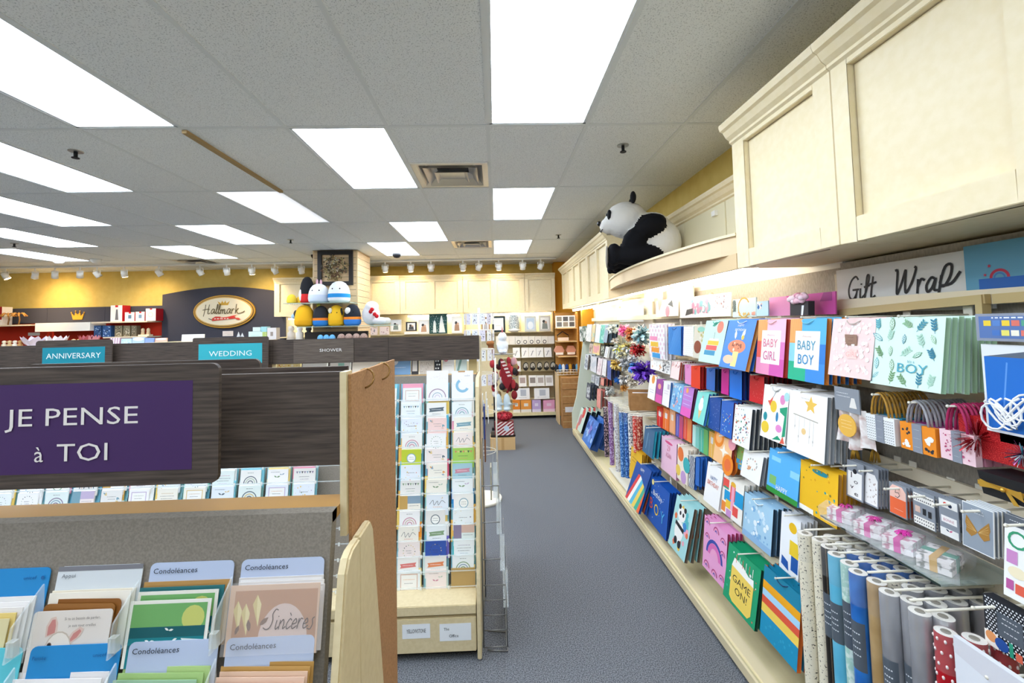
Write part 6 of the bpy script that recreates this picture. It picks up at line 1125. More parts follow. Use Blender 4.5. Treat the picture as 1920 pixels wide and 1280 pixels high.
for x, z in ((-.02, .2), (.04, .16), (.07, .13), (.0, .23)): m.ball((x, -.125, z), (.03, .02, .03), mat('#c41c24', .8), 10, 6)
m.build('flower', t)
t = thing('display_gondola', (-2.4, 6.6, 0), 'low dark shelf unit in front of the column with small plush toys', 'display rack')
MB().box(-.5, .45, -.2, .2, .0, 1.60, mat('#4a4038', .7)).build('shelf_body', t); MB().box(-.5, .45, .16, .2, 1.6, 1.75, mat('#3a332e', .7)).build('rear_board', t)
for i in range(3): plush(601+11*i, 634, 12, 14, [(0, 1.1, '#6fb4e4')], 'tiny sky blue plush on the low shelf, %s from the left' % NTH[i], 1.60, 6.5)
for i in range(4): plush(640+14*i, 634, 15, 15, [(0, .5, '#8a6c60'), (.5, 1.1, '#a88c80')], 'tiny brown plush on the low shelf, %s from the left' % NTH[i], 1.60, 6.5)

# ================================================================== back wall shelves
BEIGE = noisy('beige_slat', '#d9cba4', '#e2d5b0', 90, .7, 2)
t = thing('wall_shelving', (-1.5, 8.6, 0), 'beige wall shelving along the back wall under the cream cabinets', 'shelving')
MB().box(-2.68, 2.66, .14, .2, .1, 2.04, BEIGE).build('back_panel', t)
MB().box(-2.66, 2.66, -.2, .139, .06, .12, DECK).build('base_deck', t); MB().box(-2.66, 2.66, -.1, .139, 0, .06, BLACK).build('kick', t)
for z, x0, d in ((1.655, -2.66, .22), (1.41, 1.6, .2), (1.155, 1.6, .2), (.9, 1.6, .2), (.605, 1.6, .2), (.36, 1.6, .2)): MB().box(x0, 2.62, .139-d, .139, z-.02, z, mat('#e6d6aa', .5)).build('shelf', t)
for x in (.9, 2.0, 2.65): MB().box(x-.012, x+.012, .12, .139, .12, 2.03, mat('#b8aa84', .5)).build('upright', t)
def std(name, box, y, col, art, lb, cat, d=.02, z=None, tilt=.0, group=None, frame=None, rough=.5):
    x0, y0, x1, y1 = box; a = onY(x0, y1, y); b_ = onY(x1, y0, y); zz = a.z if z is None else z; w, h = b_.x-a.x, max(.01, b_.z-zz)
    if frame: art = [('r', .14, .12, .86, .88, '#f1f0ec')]+list(art)
    return slab(name, w, h, d, frame or col, art, ((a.x+b_.x)/2, y, zz), label=lb, cat=cat, group=group, tilt=tilt, rough=rough)
couple = lambda c: [('e', .42, .62, .12, .1, '#3a3634'), ('p', [(.25, .14), (.75, .14), (.7, .5), (.5, .58), (.3, .5)], c), ('e', .6, .56, .1, .08, '#c9a890')]
S1 = 1.6555
for bx_, fr, art, lb in (((732, 599, 752, 622), '#e8e6e2', couple('#7c8a84'), 'white picture frame with a grey couple, left of the small black one'), ((761, 603, 781, 616), '#222226', couple('#4a4c50'), 'small black picture frame over white block letters'), ((784, 599, 805, 622), '#ece7dc', couple('#b89478'), 'cream picture frame with an embracing couple beside the dark art'),
    ((847, 593, 866, 616), '#efeee8', couple('#a88468'), 'white picture frame with a couple right of the dark art'), ((903, 594, 918, 618), '#8a6248', couple('#a8a8ac'), 'brown wooden picture frame behind the spinner rack'), ((923, 592, 947, 618), '#182a2c', [('w', .3, .7, .4, '#3a3a3c')], 'black picture frame with a nearly blank white sheet'),
    ((984, 592, 1005, 617), '#d2d6d2', [('r', .16, .14, .84, .86, '#bcd0e4'), ('e', .5, .4, .25, .25, '#e8eef4')], 'silver frame with a pale blue picture'), ((1011, 591, 1032, 616), '#cfccc2', couple('#8a9088'), 'silver frame with a bride picture, rightmost on the top shelf')):
    std('picture_frame', bx_, 8.5, fr, art, lb, 'picture frame', z=S1+(.06 if 'small black' in lb else 0), tilt=.06, frame=fr)
tag(MB().box(-.13, .13, -.01, .02, 0, .05, mat('#f2f2ee', .5)).build('letter_blocks', loc=(onY(771, 620, 8.5).x, 8.5, S1)), 'row of white block letters under the small black frame', 'ornament')
std('canvas_art', (805, 588, 838, 622), 8.5, '#24504c', [('sc', 7, 160, .012, .02, ['#c8dcd8', '#16302e']), ('p', [(.2, .05), (.4, .05), (.36, .6), (.3, .7), (.24, .6)], '#dfe6e2'), ('p', [(.55, .05), (.9, .05), (.8, .5), (.72, .9), (.66, .9), (.58, .5)], '#e6ece8')], 'dark green art with a white dotted pattern and two pale figures', 'picture', z=S1)
for i, x in enumerate((690, 712)): std('ornament_block', (x, 612, x+17, 624), 8.5, '#ecdcd8', [('sc', i, 8, .04, .1, ['#c8a8a8', '#8a8c90'])], 'white block plaque on the top shelf, %s of two left of the frames' % ('left', 'right')[i], 'ornament', d=.05, z=S1)
p = onY(964, 617, 8.5); tag(MB().lathe([(.0, 0), (.07, 0), (.1, .06), (.11, .16), (.09, .3), (.1, .33), (.09, .33), (.08, .29)], noisy('silver_lattice', '#8fa0a6', '#e4eaea', 60, .3, 1, lo=.45, hi=.6, kind='voronoi'), n=20).build('vase', loc=(p.x, 8.52, S1)), 'silver lattice vase between the black and the silver frames', 'vase')
tag(MB().ball((0, 0, .03), (.12, .05, .03), mat('#f4efe2', .5), 16, 8).build('ornament', loc=(p.x, 8.43, S1)), 'low white ornament in front of the lattice vase', 'ornament')
for i in range(9):
    x = 930+12.2*i; std('gift_box', (x, 630, x+11.4, 645), 8.46, '#f4ecdc', [('a', .5, .3, .2, .3, 0, 360, '#3a3a3c')] if 2 < i < 8 else [('w', .2, .8, .5, '#d8b890')], 'white box on the second shelf, %s from the left' % NTH[i], 'box', d=.08, z=1.4105, group='white boxes on the second shelf')
for i, x in enumerate((962, 978, 992, 1006, 1021)):
    std('plaque', (x, 651, x+13, 668), 8.44, '#f4f0e8', [('w', .2, .8, .6, '#5a5c60'), ('l', [(.3, .2), (.6, .7)], .08, '#6a6c70')], 'leaning white plaque on the third shelf, %s from the left' % NTH[i], 'plaque', z=1.1555, tilt=.25, group='plaques on the third shelf')
for i, x in enumerate((981, 994, 1007, 1020, 1032)):
    p = onY(x+5, 692, 8.44); t = thing('oval_plaque', (p.x, 8.44, .9005), 'oval plaque in dark rim on the fourth shelf, %s from the left' % NTH[i], 'plaque', 'oval plaques on the fourth shelf')
    m = MB(); m.add([(.055*math.cos(a), yy-.03*math.sin(a), .085+.085*math.sin(a)) for yy in (0, .02) for a in [2*PI*k/20 for k in range(20)]], [tuple(range(20)), tuple(range(39, 19, -1))]+[(k, 20+k, 20+(k+1) % 20, (k+1) % 20) for k in range(20)], mat('#3a3630', .5)); m.build('rim', t)
    m = MB(); m.poly([(.042*math.cos(a), -.002-.03*math.sin(a), .085+.068*math.sin(a)) for a in [2*PI*k/20 for k in range(20)]], mat('#e8e2d0', .5)); m.poly([(.012*math.cos(a)+.01, -.003-.03*math.sin(a)*.3, .085+.04*math.sin(a)) for a in [2*PI*k/10 for k in range(10)]], mat('#5a5850', .5)); m.build('face', t, fix=False)
std('greeting_card', (966, 677, 976, 695), 8.42, '#f1ece6', [('w', .2, .8, .6, '#8a7c78')], 'white card at the left of the oval plaques', 'greeting card', z=.9005)
for i, x in enumerate((973, 992, 1007, 1023)):
    std('photo_plaque', (x, 703, x+14, 721), 8.44, '#efeae2', [('r', .15, .3, .85, .8, ('#b09a90', '#8a8078', '#b0a49c', '#c8beb4')[i])], 'photo plaque on a black easel, fifth shelf, %s from the left' % NTH[i], 'plaque', z=.6055, tilt=.3, group='photo plaques on the fifth shelf')
    o = COL.objects[-1] if False else None
for i, (x0, x1) in enumerate(((967, 993), (1002, 1030))): std('photo_sign', (x0, 727, x1, 746), 8.44, '#f3f1ee', [('r', .35, .3, .75, .85, '#b8bcc4'), ('w', .2, .8, .15, '#6a6c70')], 'wide white photo sign on the sixth shelf, %s one' % ('left', 'right')[i], 'sign', z=.3605, tilt=.15)
for x0, x1, c, c2, lb, yb in ((962, 975, '#ee8a2c', '#f4ede0', 'orange and white box on the bottom shelf, leftmost'), (977, 996, '#f0a048', '#f4ede0', 'amber and white box on the bottom shelf'), (998, 1014, '#c8b0dc', '#e6dcf0', 'lilac gift bag on the bottom shelf'), (1019, 1040, '#f0a8c8', '#f6d0e0', 'pink gift bag at the right of the bottom shelf')) and [(962, 975, '#ee8a2c', '#f4ede0', 'orange and white box on the bottom shelf, leftmost', 0), (977, 996, '#f0a048', '#f4ede0', 'amber and white box on the bottom shelf', 0), (998, 1014, '#c8b0dc', '#e6dcf0', 'lilac gift bag on the bottom shelf', 0), (1019, 1040, '#f0a8c8', '#f6d0e0', 'pink gift bag at the right of the bottom shelf', 0)]:
    std('gift_box' if 'box' in lb else 'gift_bag', (x0, 750, x1, 772), 8.42, c, [('r', 0, 0, 1, .25, c2), ('r', .3, .5, .7, .75, c2)], lb, 'box' if 'box' in lb else 'gift bag', d=.08, z=.1205)
# ochre wall end and corner unit
struct(MB().box(1.185, 1.70, 8.6, 8.85, 0, ZC-.005, OCHRE), 'trim_4')
struct(MB().box(1.46, 1.70, 7.3, 7.42, 0, 2.05, OCHRE), 'trim_5')
t = thing('corner_shelving', (1.36, 8.05, 0), 'ochre wooden corner shelving between the back shelves and the gift wrap wall', 'shelving')
CW = noisy('corner_wood', '#b8823c', '#c8924a', 10, .6, 3, (1, 1, 5))
MB().box(-.24, .1, .2, .22, .9, 2.0, CW).build('back_panel', t); MB().box(.1, .12, -.25, .22, .9, 2.0, CW).build('side_panel', t)
for z in (1.72, 1.48, 1.21, .92): MB().box(-.24, .1, -.2, .199, z-.02, z, mat('#d8b47c', .5)).build('shelf', t)
MB().box(-.262, -.242, -.2, .2, 0, .9, mat('#e6c898', .5)).build('end_post', t)
std('collage_frame', (1042, 591, 1078, 612), 7.95, '#efece6', [('r', .06+.32*i, .08+.45*j, .32+.32*i, .46+.45*j, ('#6a6c6e', '#8a8478', '#4c4e50')[(i+j) % 3]) for i in range(3) for j in range(2)], 'white collage frame with six photos on the corner shelving', 'picture frame', z=1.7205)
p = onY(1056, 636, 7.95); t = thing('wire_basket', (p.x, 7.95, 1.4805), 'dark wire house-shaped basket on the corner shelving', 'basket'); m = MB()
for a, b_ in (((-.1, 0, 0), (-.1, 0, .1)), ((.1, 0, 0), (.1, 0, .1)), ((-.1, 0, .1), (0, 0, .17)), ((.1, 0, .1), (0, 0, .17)), ((-.1, 0, 0), (.1, 0, 0)), ((-.1, .1, .1), (0, .1, .17)), ((.1, .1, .1), (0, .1, .17)), ((0, 0, .17), (0, .1, .17)), ((-.1, 0, .1), (-.1, .1, .1)), ((.1, 0, .1), (.1, .1, .1))): m.tube([a, b_], .005, mat('#2a2420', .5))
m.build('wire_frame', t); MB().box(-.1, .1, -.01, -.004, .0, .06, mat('#eed8c4', .6)).build('name_plate', t)
for i, x in enumerate((1049, 1071)):
    p = onY(x, 661, 7.95); t = thing('hexagon_tray', (p.x, 7.95, 1.2105), 'peach six-sided tray on the corner shelving, %s one' % ('left', 'right')[i], 'tray', 'hexagon trays'); m = MB(); H6 = [(.095*math.cos(PI/3*k), .095+.095*math.sin(PI/3*k)) for k in range(6)]
    m.prism(H6, 'y', 0, .08, mat('#d8987c', .6)); m.build('tray_body', t); MB().box(-.07, .07, -.003, 0, .02, .06, mat('#f0e6dc', .6)).build('name_plate', t)
rt = random.Random(33)
for i in range(7):
    p = onY(1044+6.4*i, 690, 7.9); m = MB(); c = ['#22242c', '#2f6fb0', '#e0e4e8', '#1c3c78', '#c89428', '#26242a', '#6ab0d8'][i]; m.ball((0, 0, .07), (.035, .05, .075), mat(c, .8), 10, 6); tag(m.build('rolled_scarf', loc=(p.x, 7.92, .9205), rot=(0, 0, 0)), '%s rolled scarf in the corner shelving, %s from the left' % (['black', 'blue', 'white', 'navy', 'mustard', 'charcoal', 'sky blue'][i], NTH[i]), 'scarf', 'rolled scarves')
t = thing('wire_rack', (1.25, 7.84, .88), 'white wire fence tray in front of the scarves', 'rack'); m = MB()
for z in (.0, .05, .09): m.tube([(-.17, -.02, z), (.2, -.02, z)], .006, WIRE)
for i in range(7): m.tube([(-.17+.06*i, -.02, 0), (-.17+.06*i, -.02, .09)], .004, WIRE)
m.build('wire_frame', t)
for i, (z0, z1, w, lb) in enumerate(((.66, .855, .4, 'flat brown carton on top of the corner stack'), (.42, .655, .38, 'taller brown carton second from the top of the corner stack'), (.22, .415, .3, 'carton with white labels in the corner stack'), (.0, .215, .22, 'lowest small carton of the corner stack'))):
    t = thing('carton', (1.31, 7.70, z0+.0005), lb, 'carton', 'corner carton stack'); MB().box(-.18, -.18+w, -.13, .13, 0, z1-z0-.002, CARTON).build('box_body', t)
    MB().box(-.178, -.18+w-.003, -.1308, -.13, (z1-z0)*.48, (z1-z0)*.54, mat('#c8a878', .5)).build('tape', t)
    if i == 2: MB().box(-.14, .08, -.1315, -.1309, .05, .14, mat('#e8e8ec', .5)).build('shipping_label', t)
# ================================================================== seasonal rack, spinner and carton in the aisle
t = thing('seasonal_rack', (.06, 6.5, 0), 'dark wire rack of red holiday goods at the end of the aisle', 'rack')
m = MB(); m.tube([(-.1, 0, .3), (-.1, 0, 1.62)], .012, BLACK); m.box(-.14, -.06, -.04, .04, .26, .3, BLACK)
for z in (.62, 1.0, 1.36): m.tube([(-.14, 0, z), (.24, 0, z)], .007, STEEL); m.tube([(-.14, .1, z), (.24, .1, z)], .007, STEEL)
m.box(-.16, .2, -.08, .16, .18, .2, BLACK); m.build('wire_frame', t)
t = thing('carton', (.072, 6.5, 0), 'plain tan carton on the carpet under the striped red gift bag', 'carton'); MB().box(-.18, .18, -.12, .16, .0, .17, mat('#d9b47e', .8)).build('box_body', t); MB().box(-.02, .02, -.121, .161, .0, .1705, mat('#c69c64', .6)).build('tape', t)
std('gift_bag', (928, 790, 963, 816), 6.4, '#8e1c28', [('st', 4, '#ecdcd8', (0, 0, 1, 1), 1), ('c', .62, .5, .14, '#c8d8e6')], 'red and white striped gift bag standing on the tan carton', 'gift bag', d=.14, z=.205)
m = MB(); m.ball((0, 0, 0), (.13, .1, .07), noisy('red_foil', '#8a0f1c', '#d83a48', 40, .25, 2, lo=.4, hi=.6), 14, 8); tag(m.build('tissue_puff', loc=(.1, 6.47, .47)), 'crumpled red foil wrap above the striped bag', 'wrap')
for i, x in enumerate((928, 944)):
    p = onY(x+7, 774, 6.4); t = thing('plush_boot', (p.x, 6.42, .5505), 'white frosty boot, %s of the pair above the red foil' % ('left', 'right')[i], 'boot', 'pair of white boots'); blob('body', [((0, 0, .12), (.052, .05, .13), '#c9d8de'), ((.0, -.01, .03), (.056, .055, .035), '#d4e0e4'), ((.045, -.03, .1), (.03, .025, .02), '#bccdd4')], (0, 0, 0), t, .01)
pen = [('st', 5, '#e8d8d4', (.1, .1, .9, .9), 1)]
p0 = [onY(*q, 6.36) for q in ((938, 672), (946, 676), (961, 708), (952, 731), (940, 712))]; m = MB(); c = sum(p0, Vector())/5
m.prism([(q.x-c.x, q.z-c.z) for q in p0], 'y', 0, .01, mat('#8a1620', .7))
for k in range(5):
    a = p0[1].lerp(p0[2], k/5); b_ = p0[1].lerp(p0[2], (k+.5)/5); d = (p0[4]-p0[2])*.8
    m.poly([(q.x-c.x, -.002, q.z-c.z) for q in (a, b_, b_+d*.45, a+d*.45)], mat('#e6cfca', .7))
tag(m.build('holiday_pennant', loc=(c.x, 6.36, c.z), fix=False), 'red pennant with white diagonal print in the seasonal rack', 'pennant')
rs = random.Random(77)
for i in range(46):
    px, py = rs.uniform(922, 968), rs.uniform(672, 742); p = onY(px, py, 6.42+rs.uniform(0, .1)); c = rs.choice(['#8a2028', '#b03038', '#4a1c20', '#e6ddd8', '#2a2426', '#c89aa0', '#9a7a50', '#5c2428']); nm = {'#8a2028': 'dark red', '#b03038': 'red', '#4a1c20': 'maroon', '#e6ddd8': 'white', '#2a2426': 'black', '#c89aa0': 'dusty pink', '#9a7a50': 'tan', '#5c2428': 'wine'}[c]
    m = MB(); m.ball((0, 0, 0), (rs.uniform(.03, .05), .03, rs.uniform(.035, .075)), mat(c, .7), 9, 6); m.tube([(0, 0, .03), (0, 0, .08)], .002, mat('#8a7a5a', .5)); tag(m.build('holiday_ornament', loc=p), '%s hanging ornament in the seasonal rack, item %d' % (nm, i+1) if False else '%s ornament hanging in the seasonal rack at the end of the aisle' % nm, 'ornament', nm+' holiday ornaments')
p = onY(943, 680, 6.4); t = thing('plush_toy', (p.x, 6.45, 1.375), 'white unicorn plush with a pink horn on top of the seasonal rack', 'plush toy'); blob('body', [((0, 0, .1), (.085, .08, .11), '#e6eaf0'), ((0, -.01, .24), (.065, .065, .075), '#eceff4'), ((-.03, -.06, .03), (.03, .05, .03), '#e0e4ea'), ((.04, -.06, .03), (.03, .05, .03), '#e0e4ea')], (0, 0, 0), t, .01); MB().cyl((0, -.02, .3), (0, -.03, .4), .016, mat('#c86a6e', .6), 8, r2=.002).build('horn', t)
t = thing('plush_toy', (p.x-.17, 6.48, 1.37), 'brown fuzzy plush beside the white unicorn', 'plush toy'); blob('body', [((0, 0, .07), (.05, .05, .07), '#8a5430'), ((-.01, -.01, .16), (.06, .05, .045), '#a0683c')], (0, 0, 0), t, .01)
t = thing('spinner_rack', (-.17, 4.6, 0), 'white spinner rack of clear charms beyond the far card stand', 'rack'); m = MB(); m.cyl((0, 0, .0), (0, 0, .03), .2, WIRE, 20).cyl((0, 0, .03), (0, 0, 1.98), .012, WIRE, 8)
for z in (.5, .9, 1.3, 1.55, 1.75, 1.92):
    m.tube([(.15*math.cos(a), .15*math.sin(a), z) for a in [2*PI*k/16 for k in range(17)]], .003, WIRE)
    for k in range(4): m.tube([(0, 0, z), (.15*math.cos(k*PI/2), .15*math.sin(k*PI/2), z)], .003, WIRE)
m.build('pole', t)
for k in range(2): MB().tube([(.16, -.05+.1*k, .0), (.16, -.05+.1*k, 1.45)], .01, WIRE).build('upright', t)
for j, z in enumerate((1.92, 1.75, 1.55, 1.3)):
    for k in range(6):
        a = -PI/2+(k-2.5)*.5; x, y = -.17+.155*math.cos(a), 4.6+.155*math.sin(a)
        slab('charm_card', .06, .11, .002, ('#f0f2f4', '#e6e2ee', '#eef0ee')[(j+k) % 3], [('sc', j*7+k, 9, .04, .12, ['#8a90a8', '#b8a8c8', '#5a6070', '#d8dce0']), ('c', .5, .92, .05, '#6a6a70')], (x, y, z-.004), rz=a+PI/2, top=True, label='white charm card on the spinner rack, %s tier, %s across' % (NTH[j], NTH[k]), cat='charm card', group='charm cards on the spinner rack')
# ================================================================== far left: navy fascia, red slat panels and the oval sign
RED_S = noisy('red_slat', '#c8301c', '#da3c24', 120, .7, 2)
t = thing('red_display_wall', (-8.2, 8.70, 0), 'red slatwall display with navy top band along the far left wall', 'display wall')
MB().box(-2.4, 1.71, .05, .14, .1, 2.02, RED_S).build('red_panel', t)
for a, b_ in ((-2.4, -.47), (-.465, .62), (.625, 1.71)): MB().box(a, b_, .03, .14, 2.03, 2.32, FASCIA).build('top_band', t)
for x0, x1, z in ((-2.4, -.4, 2.0), (.68, 1.7, 2.02), (.9, 1.7, 1.735)): MB().box(x0, x1, -.32, .04, z-.025, z, mat('#e6d8c0', .5)).build('shelf', t)
MB().box(-.35, .64, -.3, .04, 1.86, 2.02, WHITEP).build('white_valance', t)
t = thing('display_counter', (-7.9, 7.65, 0), 'long counter of small figurines in front of the red slat panels', 'counter'); MB().box(-2.6, 2.3, -.35, .3, 0, 1.56, mat('#5a4a44', .7)).build('counter_body', t); MB().box(-2.62, 2.32, -.37, .32, 1.5601, 1.58, STAND).build('counter_top', t)
cr = MB(); cr.prism([(-.085, -.05), (.085, -.05), (.12, .08), (.06, .02), (.04, .1), (0, .03), (-.04, .1), (-.06, .02), (-.12, .08)], 'y', 0, .015, mat('#dfa83c', .4, .2))
for x, z in ((-.12, .09), (-.04, .115), (.04, .115), (.12, .09), (0, .05)): cr.ball((x, .007, z), .012, mat('#dfa83c', .4, .2), 8, 6)
tag(cr.build('crown_emblem', loc=(-8.08, 8.712, 2.13)), 'small gold crown emblem on the navy band at the far left', 'emblem')
t = thing('arched_board', (-5.29, 8.70, 0), 'navy arched board behind the oval shop sign', 'board')
arcp = [(-1.18, 1.3), (1.18, 1.3)]+[(1.18-2.36*i/20, 2.53+.13*math.sin(PI*i/20)) for i in range(21)]
MB().prism(arcp, 'y', 0, .12, FASCIA).build('board_panel', t)
t = thing('oval_sign', (-5.26, 8.69, 2.175), 'oval cream and gold shop sign with crown and red ribbon', 'sign')
def ell(rx, rz_, y0, y1, m, n=40):
    b = MB(); b.prism([(rx*math.cos(2*PI*k/n), rz_*math.sin(2*PI*k/n)) for k in range(n)], 'y', y0, y1, m); return b
ell(.59, .322, -.03, .0, mat('#c89a3c', .4, .3)).build('gold_rim', t); ell(.565, .298, -.038, -.03, mat('#6a5030', .5)).build('dark_line', t); ell(.55, .285, -.044, -.038, mat('#d8b060', .4, .2)).build('inner_rim', t); ell(.525, .265, -.05, -.044, mat('#f2e6c8', .5)).build('face', t)
m = MB(); crw = [('p', [(.42, .73), (.58, .73), (.61, .88), (.55, .8), (.53, .9), (.5, .81), (.47, .9), (.45, .8), (.39, .88)], '#d8a83c')]
wordm = scribe('Hallmark', .13, .42, .34, .012, '#5a4a1c', .1, .52)
rib = [('p', [(.3, .16), (.62, .22), (.62, .3), (.52, .29), (.3, .25)], '#d83c30'), ('p', [(.5, .2), (.74, .24), (.7, .32), (.76, .38), (.52, .27)], '#d83c30'), ('p', [(.3, .25), (.36, .32), (.46, .31), (.45, .27)], '#d83c30'), ('w', .34, .6, .22, '#f0d8c8'), ('lf', .72, .24, .1, -10, '#d8503c'), ('l', [(.24, .25), (.3, .2)], .012, '#4a4638')]
paint(m, crw+wordm+rib, 1.05, .53, -.265, -.05, .0004); m.build('lettering', t, fix=False)
slab('price_card', .2, .1, .004, '#f0e6e0', [('w', .2, .8, .6, '#d89080'), ('w', .45, .85, .3, '#6a6a6c')], (onY(427, 630, 8.69).x, 8.692, onY(427, 630, 8.69).z), label='white price card under the oval sign', cat='price card')
slab('price_card', .22, .06, .004, '#f0ece6', [('w', .2, .8, .5, '#a8a8a8')], (onY(63, 629, 8.74).x, 8.744, onY(63, 629, 8.74).z), label='white price card on the red slat panel', cat='price card')
for i, x in enumerate((19, 31)):
    p = onY(x-4+8*i, 606, 8.5); t = thing('palm_figurine', (p.x, 8.5, 2.0005), 'gold palm tree figurine on the far left shelf, %s one' % ('left', 'right')[i], 'figurine', 'palm figurines'); MB().tube([(0, 0, 0), (.015, 0, .1), (.0, 0, .2)], .012, mat('#8a6438', .5)).build('trunk', t); m = MB()
    for k in range(8): a = k*PI/4; m.tube([(0, 0, .2), (.06*math.cos(a), .06*math.sin(a), .22), (.11*math.cos(a), .11*math.sin(a), .16)], .012, mat('#c8924a', .5), 5)
    m.build('fronds', t)
def giftb(b_, y, side, lb, art, z, d=.18):
    o = std('gift_box', b_, y, '#f2efec', art, lb, 'box', d=d, z=z); return o
for b_, lb, art, dd in (((207, 572, 229, 600), 'tall white and red box with a grey lighthouse shape, right of the crown', [('p', [(.4, .1), (.7, .1), (.62, .75), (.48, .75)], '#6a6c74'), ('r', .4, .88, .65, 1, '#c8242c')], 0), ((234, 585, 252, 600), 'small white box beside the tall lighthouse box', [('r', .35, .3, .7, .7, '#5a7a9a'), ('r', .4, .85, .65, 1, '#c8242c')], 0), ((254, 584, 271, 600), 'small white box, second beside the lighthouse box', [('r', .35, .3, .7, .7, '#6a8ab0'), ('r', .4, .85, .65, 1, '#c8242c')], 0), ((273, 578, 292, 600), 'white box with a pale ring and red side, left of the arched board', [('a', .5, .5, .2, .26, 0, 360, '#c8b8b0'), ('r', .4, .9, .65, 1, '#c8242c')], 0)):
    o = giftb(b_, 8.5, None, lb, art, 2.0205); x1 = onY(b_[2], 600, 8.5).x; h = onY(b_[2], b_[1], 8.5).z-2.0205; s_ = MB(); wloc = o.location
    s_.box(x1-wloc.x+.0005, x1-wloc.x+.004, 0, .18, 0, h, mat('#b81c28', .5)); s_.build('red_side', o)
giftb((-20, 575, 4, 601), 8.5, None, 'red box cut by the left edge of the photo', [('r', 0, .3, 1, 1, '#a81c24')], 2.0005)
for i, (x0, x1, c, c2, lb) in enumerate(((176, 190, '#3a5a8a', '#a8c4e0', 'blue storybook box, left one under the white boxes'), (192, 208, '#3a6098', '#b0cce8', 'blue storybook box, right one under the white boxes'), (215, 229, '#8a8068', '#d8d0b8', 'damask patterned box, left of three'), (231, 244, '#8a8068', '#d8d0b8', 'damask patterned box, middle of three'), (246, 256, '#7a705c', '#c8c0a8', 'damask patterned box, right of three'))):
    std('gift_box', (x0, 610, x1, 627), 8.48, c, [('sc', i, 26, .04, .1, [c2, '#4a4638' if i > 1 else '#20365a'])], lb, 'box', d=.1, z=1.7355)
p = onY(273, 627, 8.5); t = thing('figurine', (p.x, 8.5, 1.7355), 'pair of cream figurines on a base, right of the damask boxes', 'figurine'); MB().box(-.1, .1, -.05, .05, 0, .03, mat('#efe2c8', .5)).build('base', t)
for s in (-1, 1): MB().lathe([(.0, .0), (.035, 0), (.025, .06), (.03, .08), (.022, .11), (0, .125)], mat('#e0c8a4', .5), (s*.05, 0, .03)).build('figure', t)
FIG = ((8, 642, '#e8d8bc', 'cream'), (18, 640, '#d8b888', 'tan'), (28, 641, '#efe6d6', 'ivory'), (38, 641, '#c89860', 'caramel'), (138, 636, '#e0c094', 'honey'), (148, 637, '#d0a870', 'amber'))
for x, y, c, n_ in FIG:
    p = onY(x, y, 7.6); m = MB().lathe([(0, 0), (.04, 0), (.03, .04), (.036, .07), (.015, .09), (.028, .105), (.025, .13), (0, .14)], mat(c, .5)); tag(m.build('figurine', loc=(p.x, 7.6, 1.5805)), 'small %s figurine on the counter below the red slat panels' % n_, 'figurine')
for i, (x, w, c, lb) in enumerate(((65, .19, '#ddd0e4', 'lilac ruffled shell bowl, left on the counter'), (108, .15, '#e6dce8', 'pale ruffled shell bowl, second on the counter'), (160, .1, '#b05058', 'red ruffled dish on the counter'), (176, .09, '#c88088', 'rosy ruffled dish on the counter'))):
    p = onY(x, 642, 7.6); m = MB(); n = 24; vs = [(0, 0, .02)]+[((r_*w)*(1+.08*math.sin(6*a)*j)*math.cos(a), (r_*w*.7)*math.sin(a), .02+h_*.16+.02*math.sin(6*a)*j) for j, (r_, h_) in enumerate(((.4, .1), (.8, .5), (1, .9))) for a in [2*PI*k/n for k in range(n)]]
    m.add(vs, [(0, 1+k, 1+(k+1) % n) for k in range(n)]+[(1+j*n+k, 1+j*n+(k+1) % n, 1+(j+1)*n+(k+1) % n, 1+(j+1)*n+k) for j in range(2) for k in range(n)], mat(c, .5), True); tag(m.build('shell_bowl', loc=(p.x, 7.6, 1.5805), fix=False), lb, 'bowl')
tag(MB().cyl((0, 0, 0), (0, 0, .19), .012, WHITEP, 8).build('candle_stick', loc=(onY(87, 640, 7.6).x, 7.6, 1.5805)), 'thin white stick standing on the counter left of the pale shell', 'candle')
for b_, c, art, lb in (((205, 633, 224, 645), '#c8a0b8', [('st', 4, '#f0e4ea', (0, 0, 1, 1), 0)], 'striped pink card on the counter'), ((226, 634, 246, 646), '#c4dcec', [('sc', 3, 12, .03, .08, ['#e8f0f6', '#9ac0dc'])], 'light blue card on the counter, left one'), ((247, 632, 270, 646), '#b8d0ec', [('e', .5, .8, .45, .2, '#f2f4f6')], 'light blue card with a white oval top'), ((271, 633, 288, 646), '#8fa8e0', [], 'periwinkle card on the counter'), ((290, 633, 312, 646), '#f0c0ac', [('e', .5, .85, .45, .14, '#f6f2ee')], 'peach card on the counter, right of the blue ones'), ((340, 626, 382, 640), '#ecebe6', [], 'folded white napkin on the counter by the arched board')):
    std('greeting_card', b_, 7.4, c, art, lb, 'greeting card', z=1.5805 if b_[0] < 330 else None, tilt=.1)
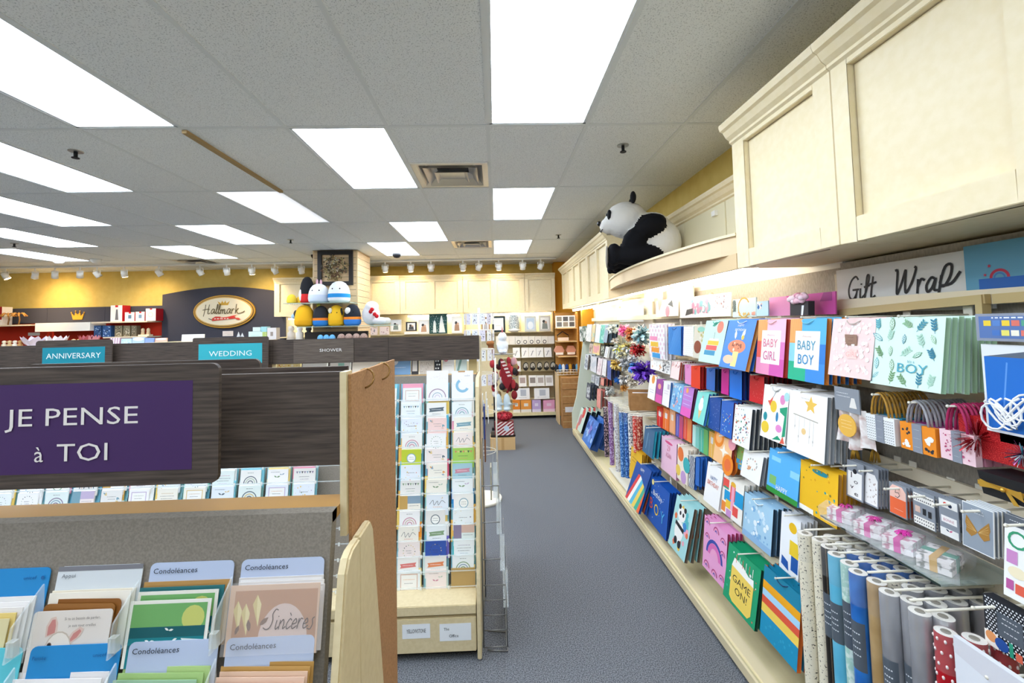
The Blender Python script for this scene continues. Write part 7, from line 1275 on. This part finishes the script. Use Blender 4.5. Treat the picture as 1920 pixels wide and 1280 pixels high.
t = thing('display_counter', (-4.3, 7.4, 0), 'counter with gift mugs in front of the arched board', 'counter'); MB().box(-1.2, .5, -.3, .3, 0, 1.62, mat('#6a5a50', .7)).build('counter_body', t); MB().box(-1.22, .52, -.32, .32, 1.6201, 1.64, STAND).build('counter_top', t)
p = onY(454, 632, 7.4); t = thing('ship_figurine', (p.x, 7.35, 1.6405), 'small dark sailing ship figurine below the oval sign', 'figurine'); MB().ball((0, 0, .03), (.1, .03, .03), mat('#26344a', .5), 12, 6).build('hull', t); m = MB()
for s, h in ((-.03, .14), (.03, .12)): m.prism([(s-.03, .05), (s+.03, .05), (s, h)], 'y', -.003, .003, mat('#c9ccd0', .6))
m.build('sails', t)
for b_, c, art, lb in (((466, 621, 492, 634), '#cfe6e4', [('w', .2, .8, .5, '#3f8a90')], 'pale teal mug box below the oval sign, lower left'), ((474, 613, 488, 621), '#d8ecea', [('w', .2, .8, .5, '#6aa8a8')], 'pale teal mug box stacked on another, left'), ((489, 612, 500, 622), '#a8dce0', [], 'aqua mug box stacked on another, right'), ((492, 622, 500, 634), '#b8cc78', [('sc', 1, 8, .05, .12, ['#e8e4a8'])], 'green and yellow mug box'), ((501, 614, 518, 633), '#eee6e2', [('r', .35, .3, .65, .65, '#a8988c')], 'white mug box with a grey print, left of the cabinets')):
    z_ = 1.6405 if b_[3] > 625 else None; std('gift_box', b_, 7.3, c, art, lb, 'box', d=.12, z=z_)
p = onY(555, 630, 7.9)
for x, c, lb in ((546, '#e6ddd0', 'pale angel figurine under the left back cabinet'), (562, '#efece6', 'white angel figurine under the left back cabinet'), (579, '#1c1c20', 'black bear figurine left of the tiny blue plush toys')):
    q = onY(x, 633, 7.6); m = MB().lathe([(0, 0), (.07, 0), (.06, .08), (.065, .14), (.03, .17), (.05, .2), (.045, .25), (0, .27)], mat(c, .6)); tag(m.build('figurine', loc=(q.x, 7.6, q.z-.06)), lb, 'figurine')
t = thing('display_counter', (-3.2+.05, 7.65, 0), 'pale display stand under the left back cabinet, beside the column', 'counter'); MB().box(-.5, .3, -.2, .25, 0, onY(562, 633, 7.6).z-.0605, mat('#e9e2d2', .6)).build('counter_body', t)
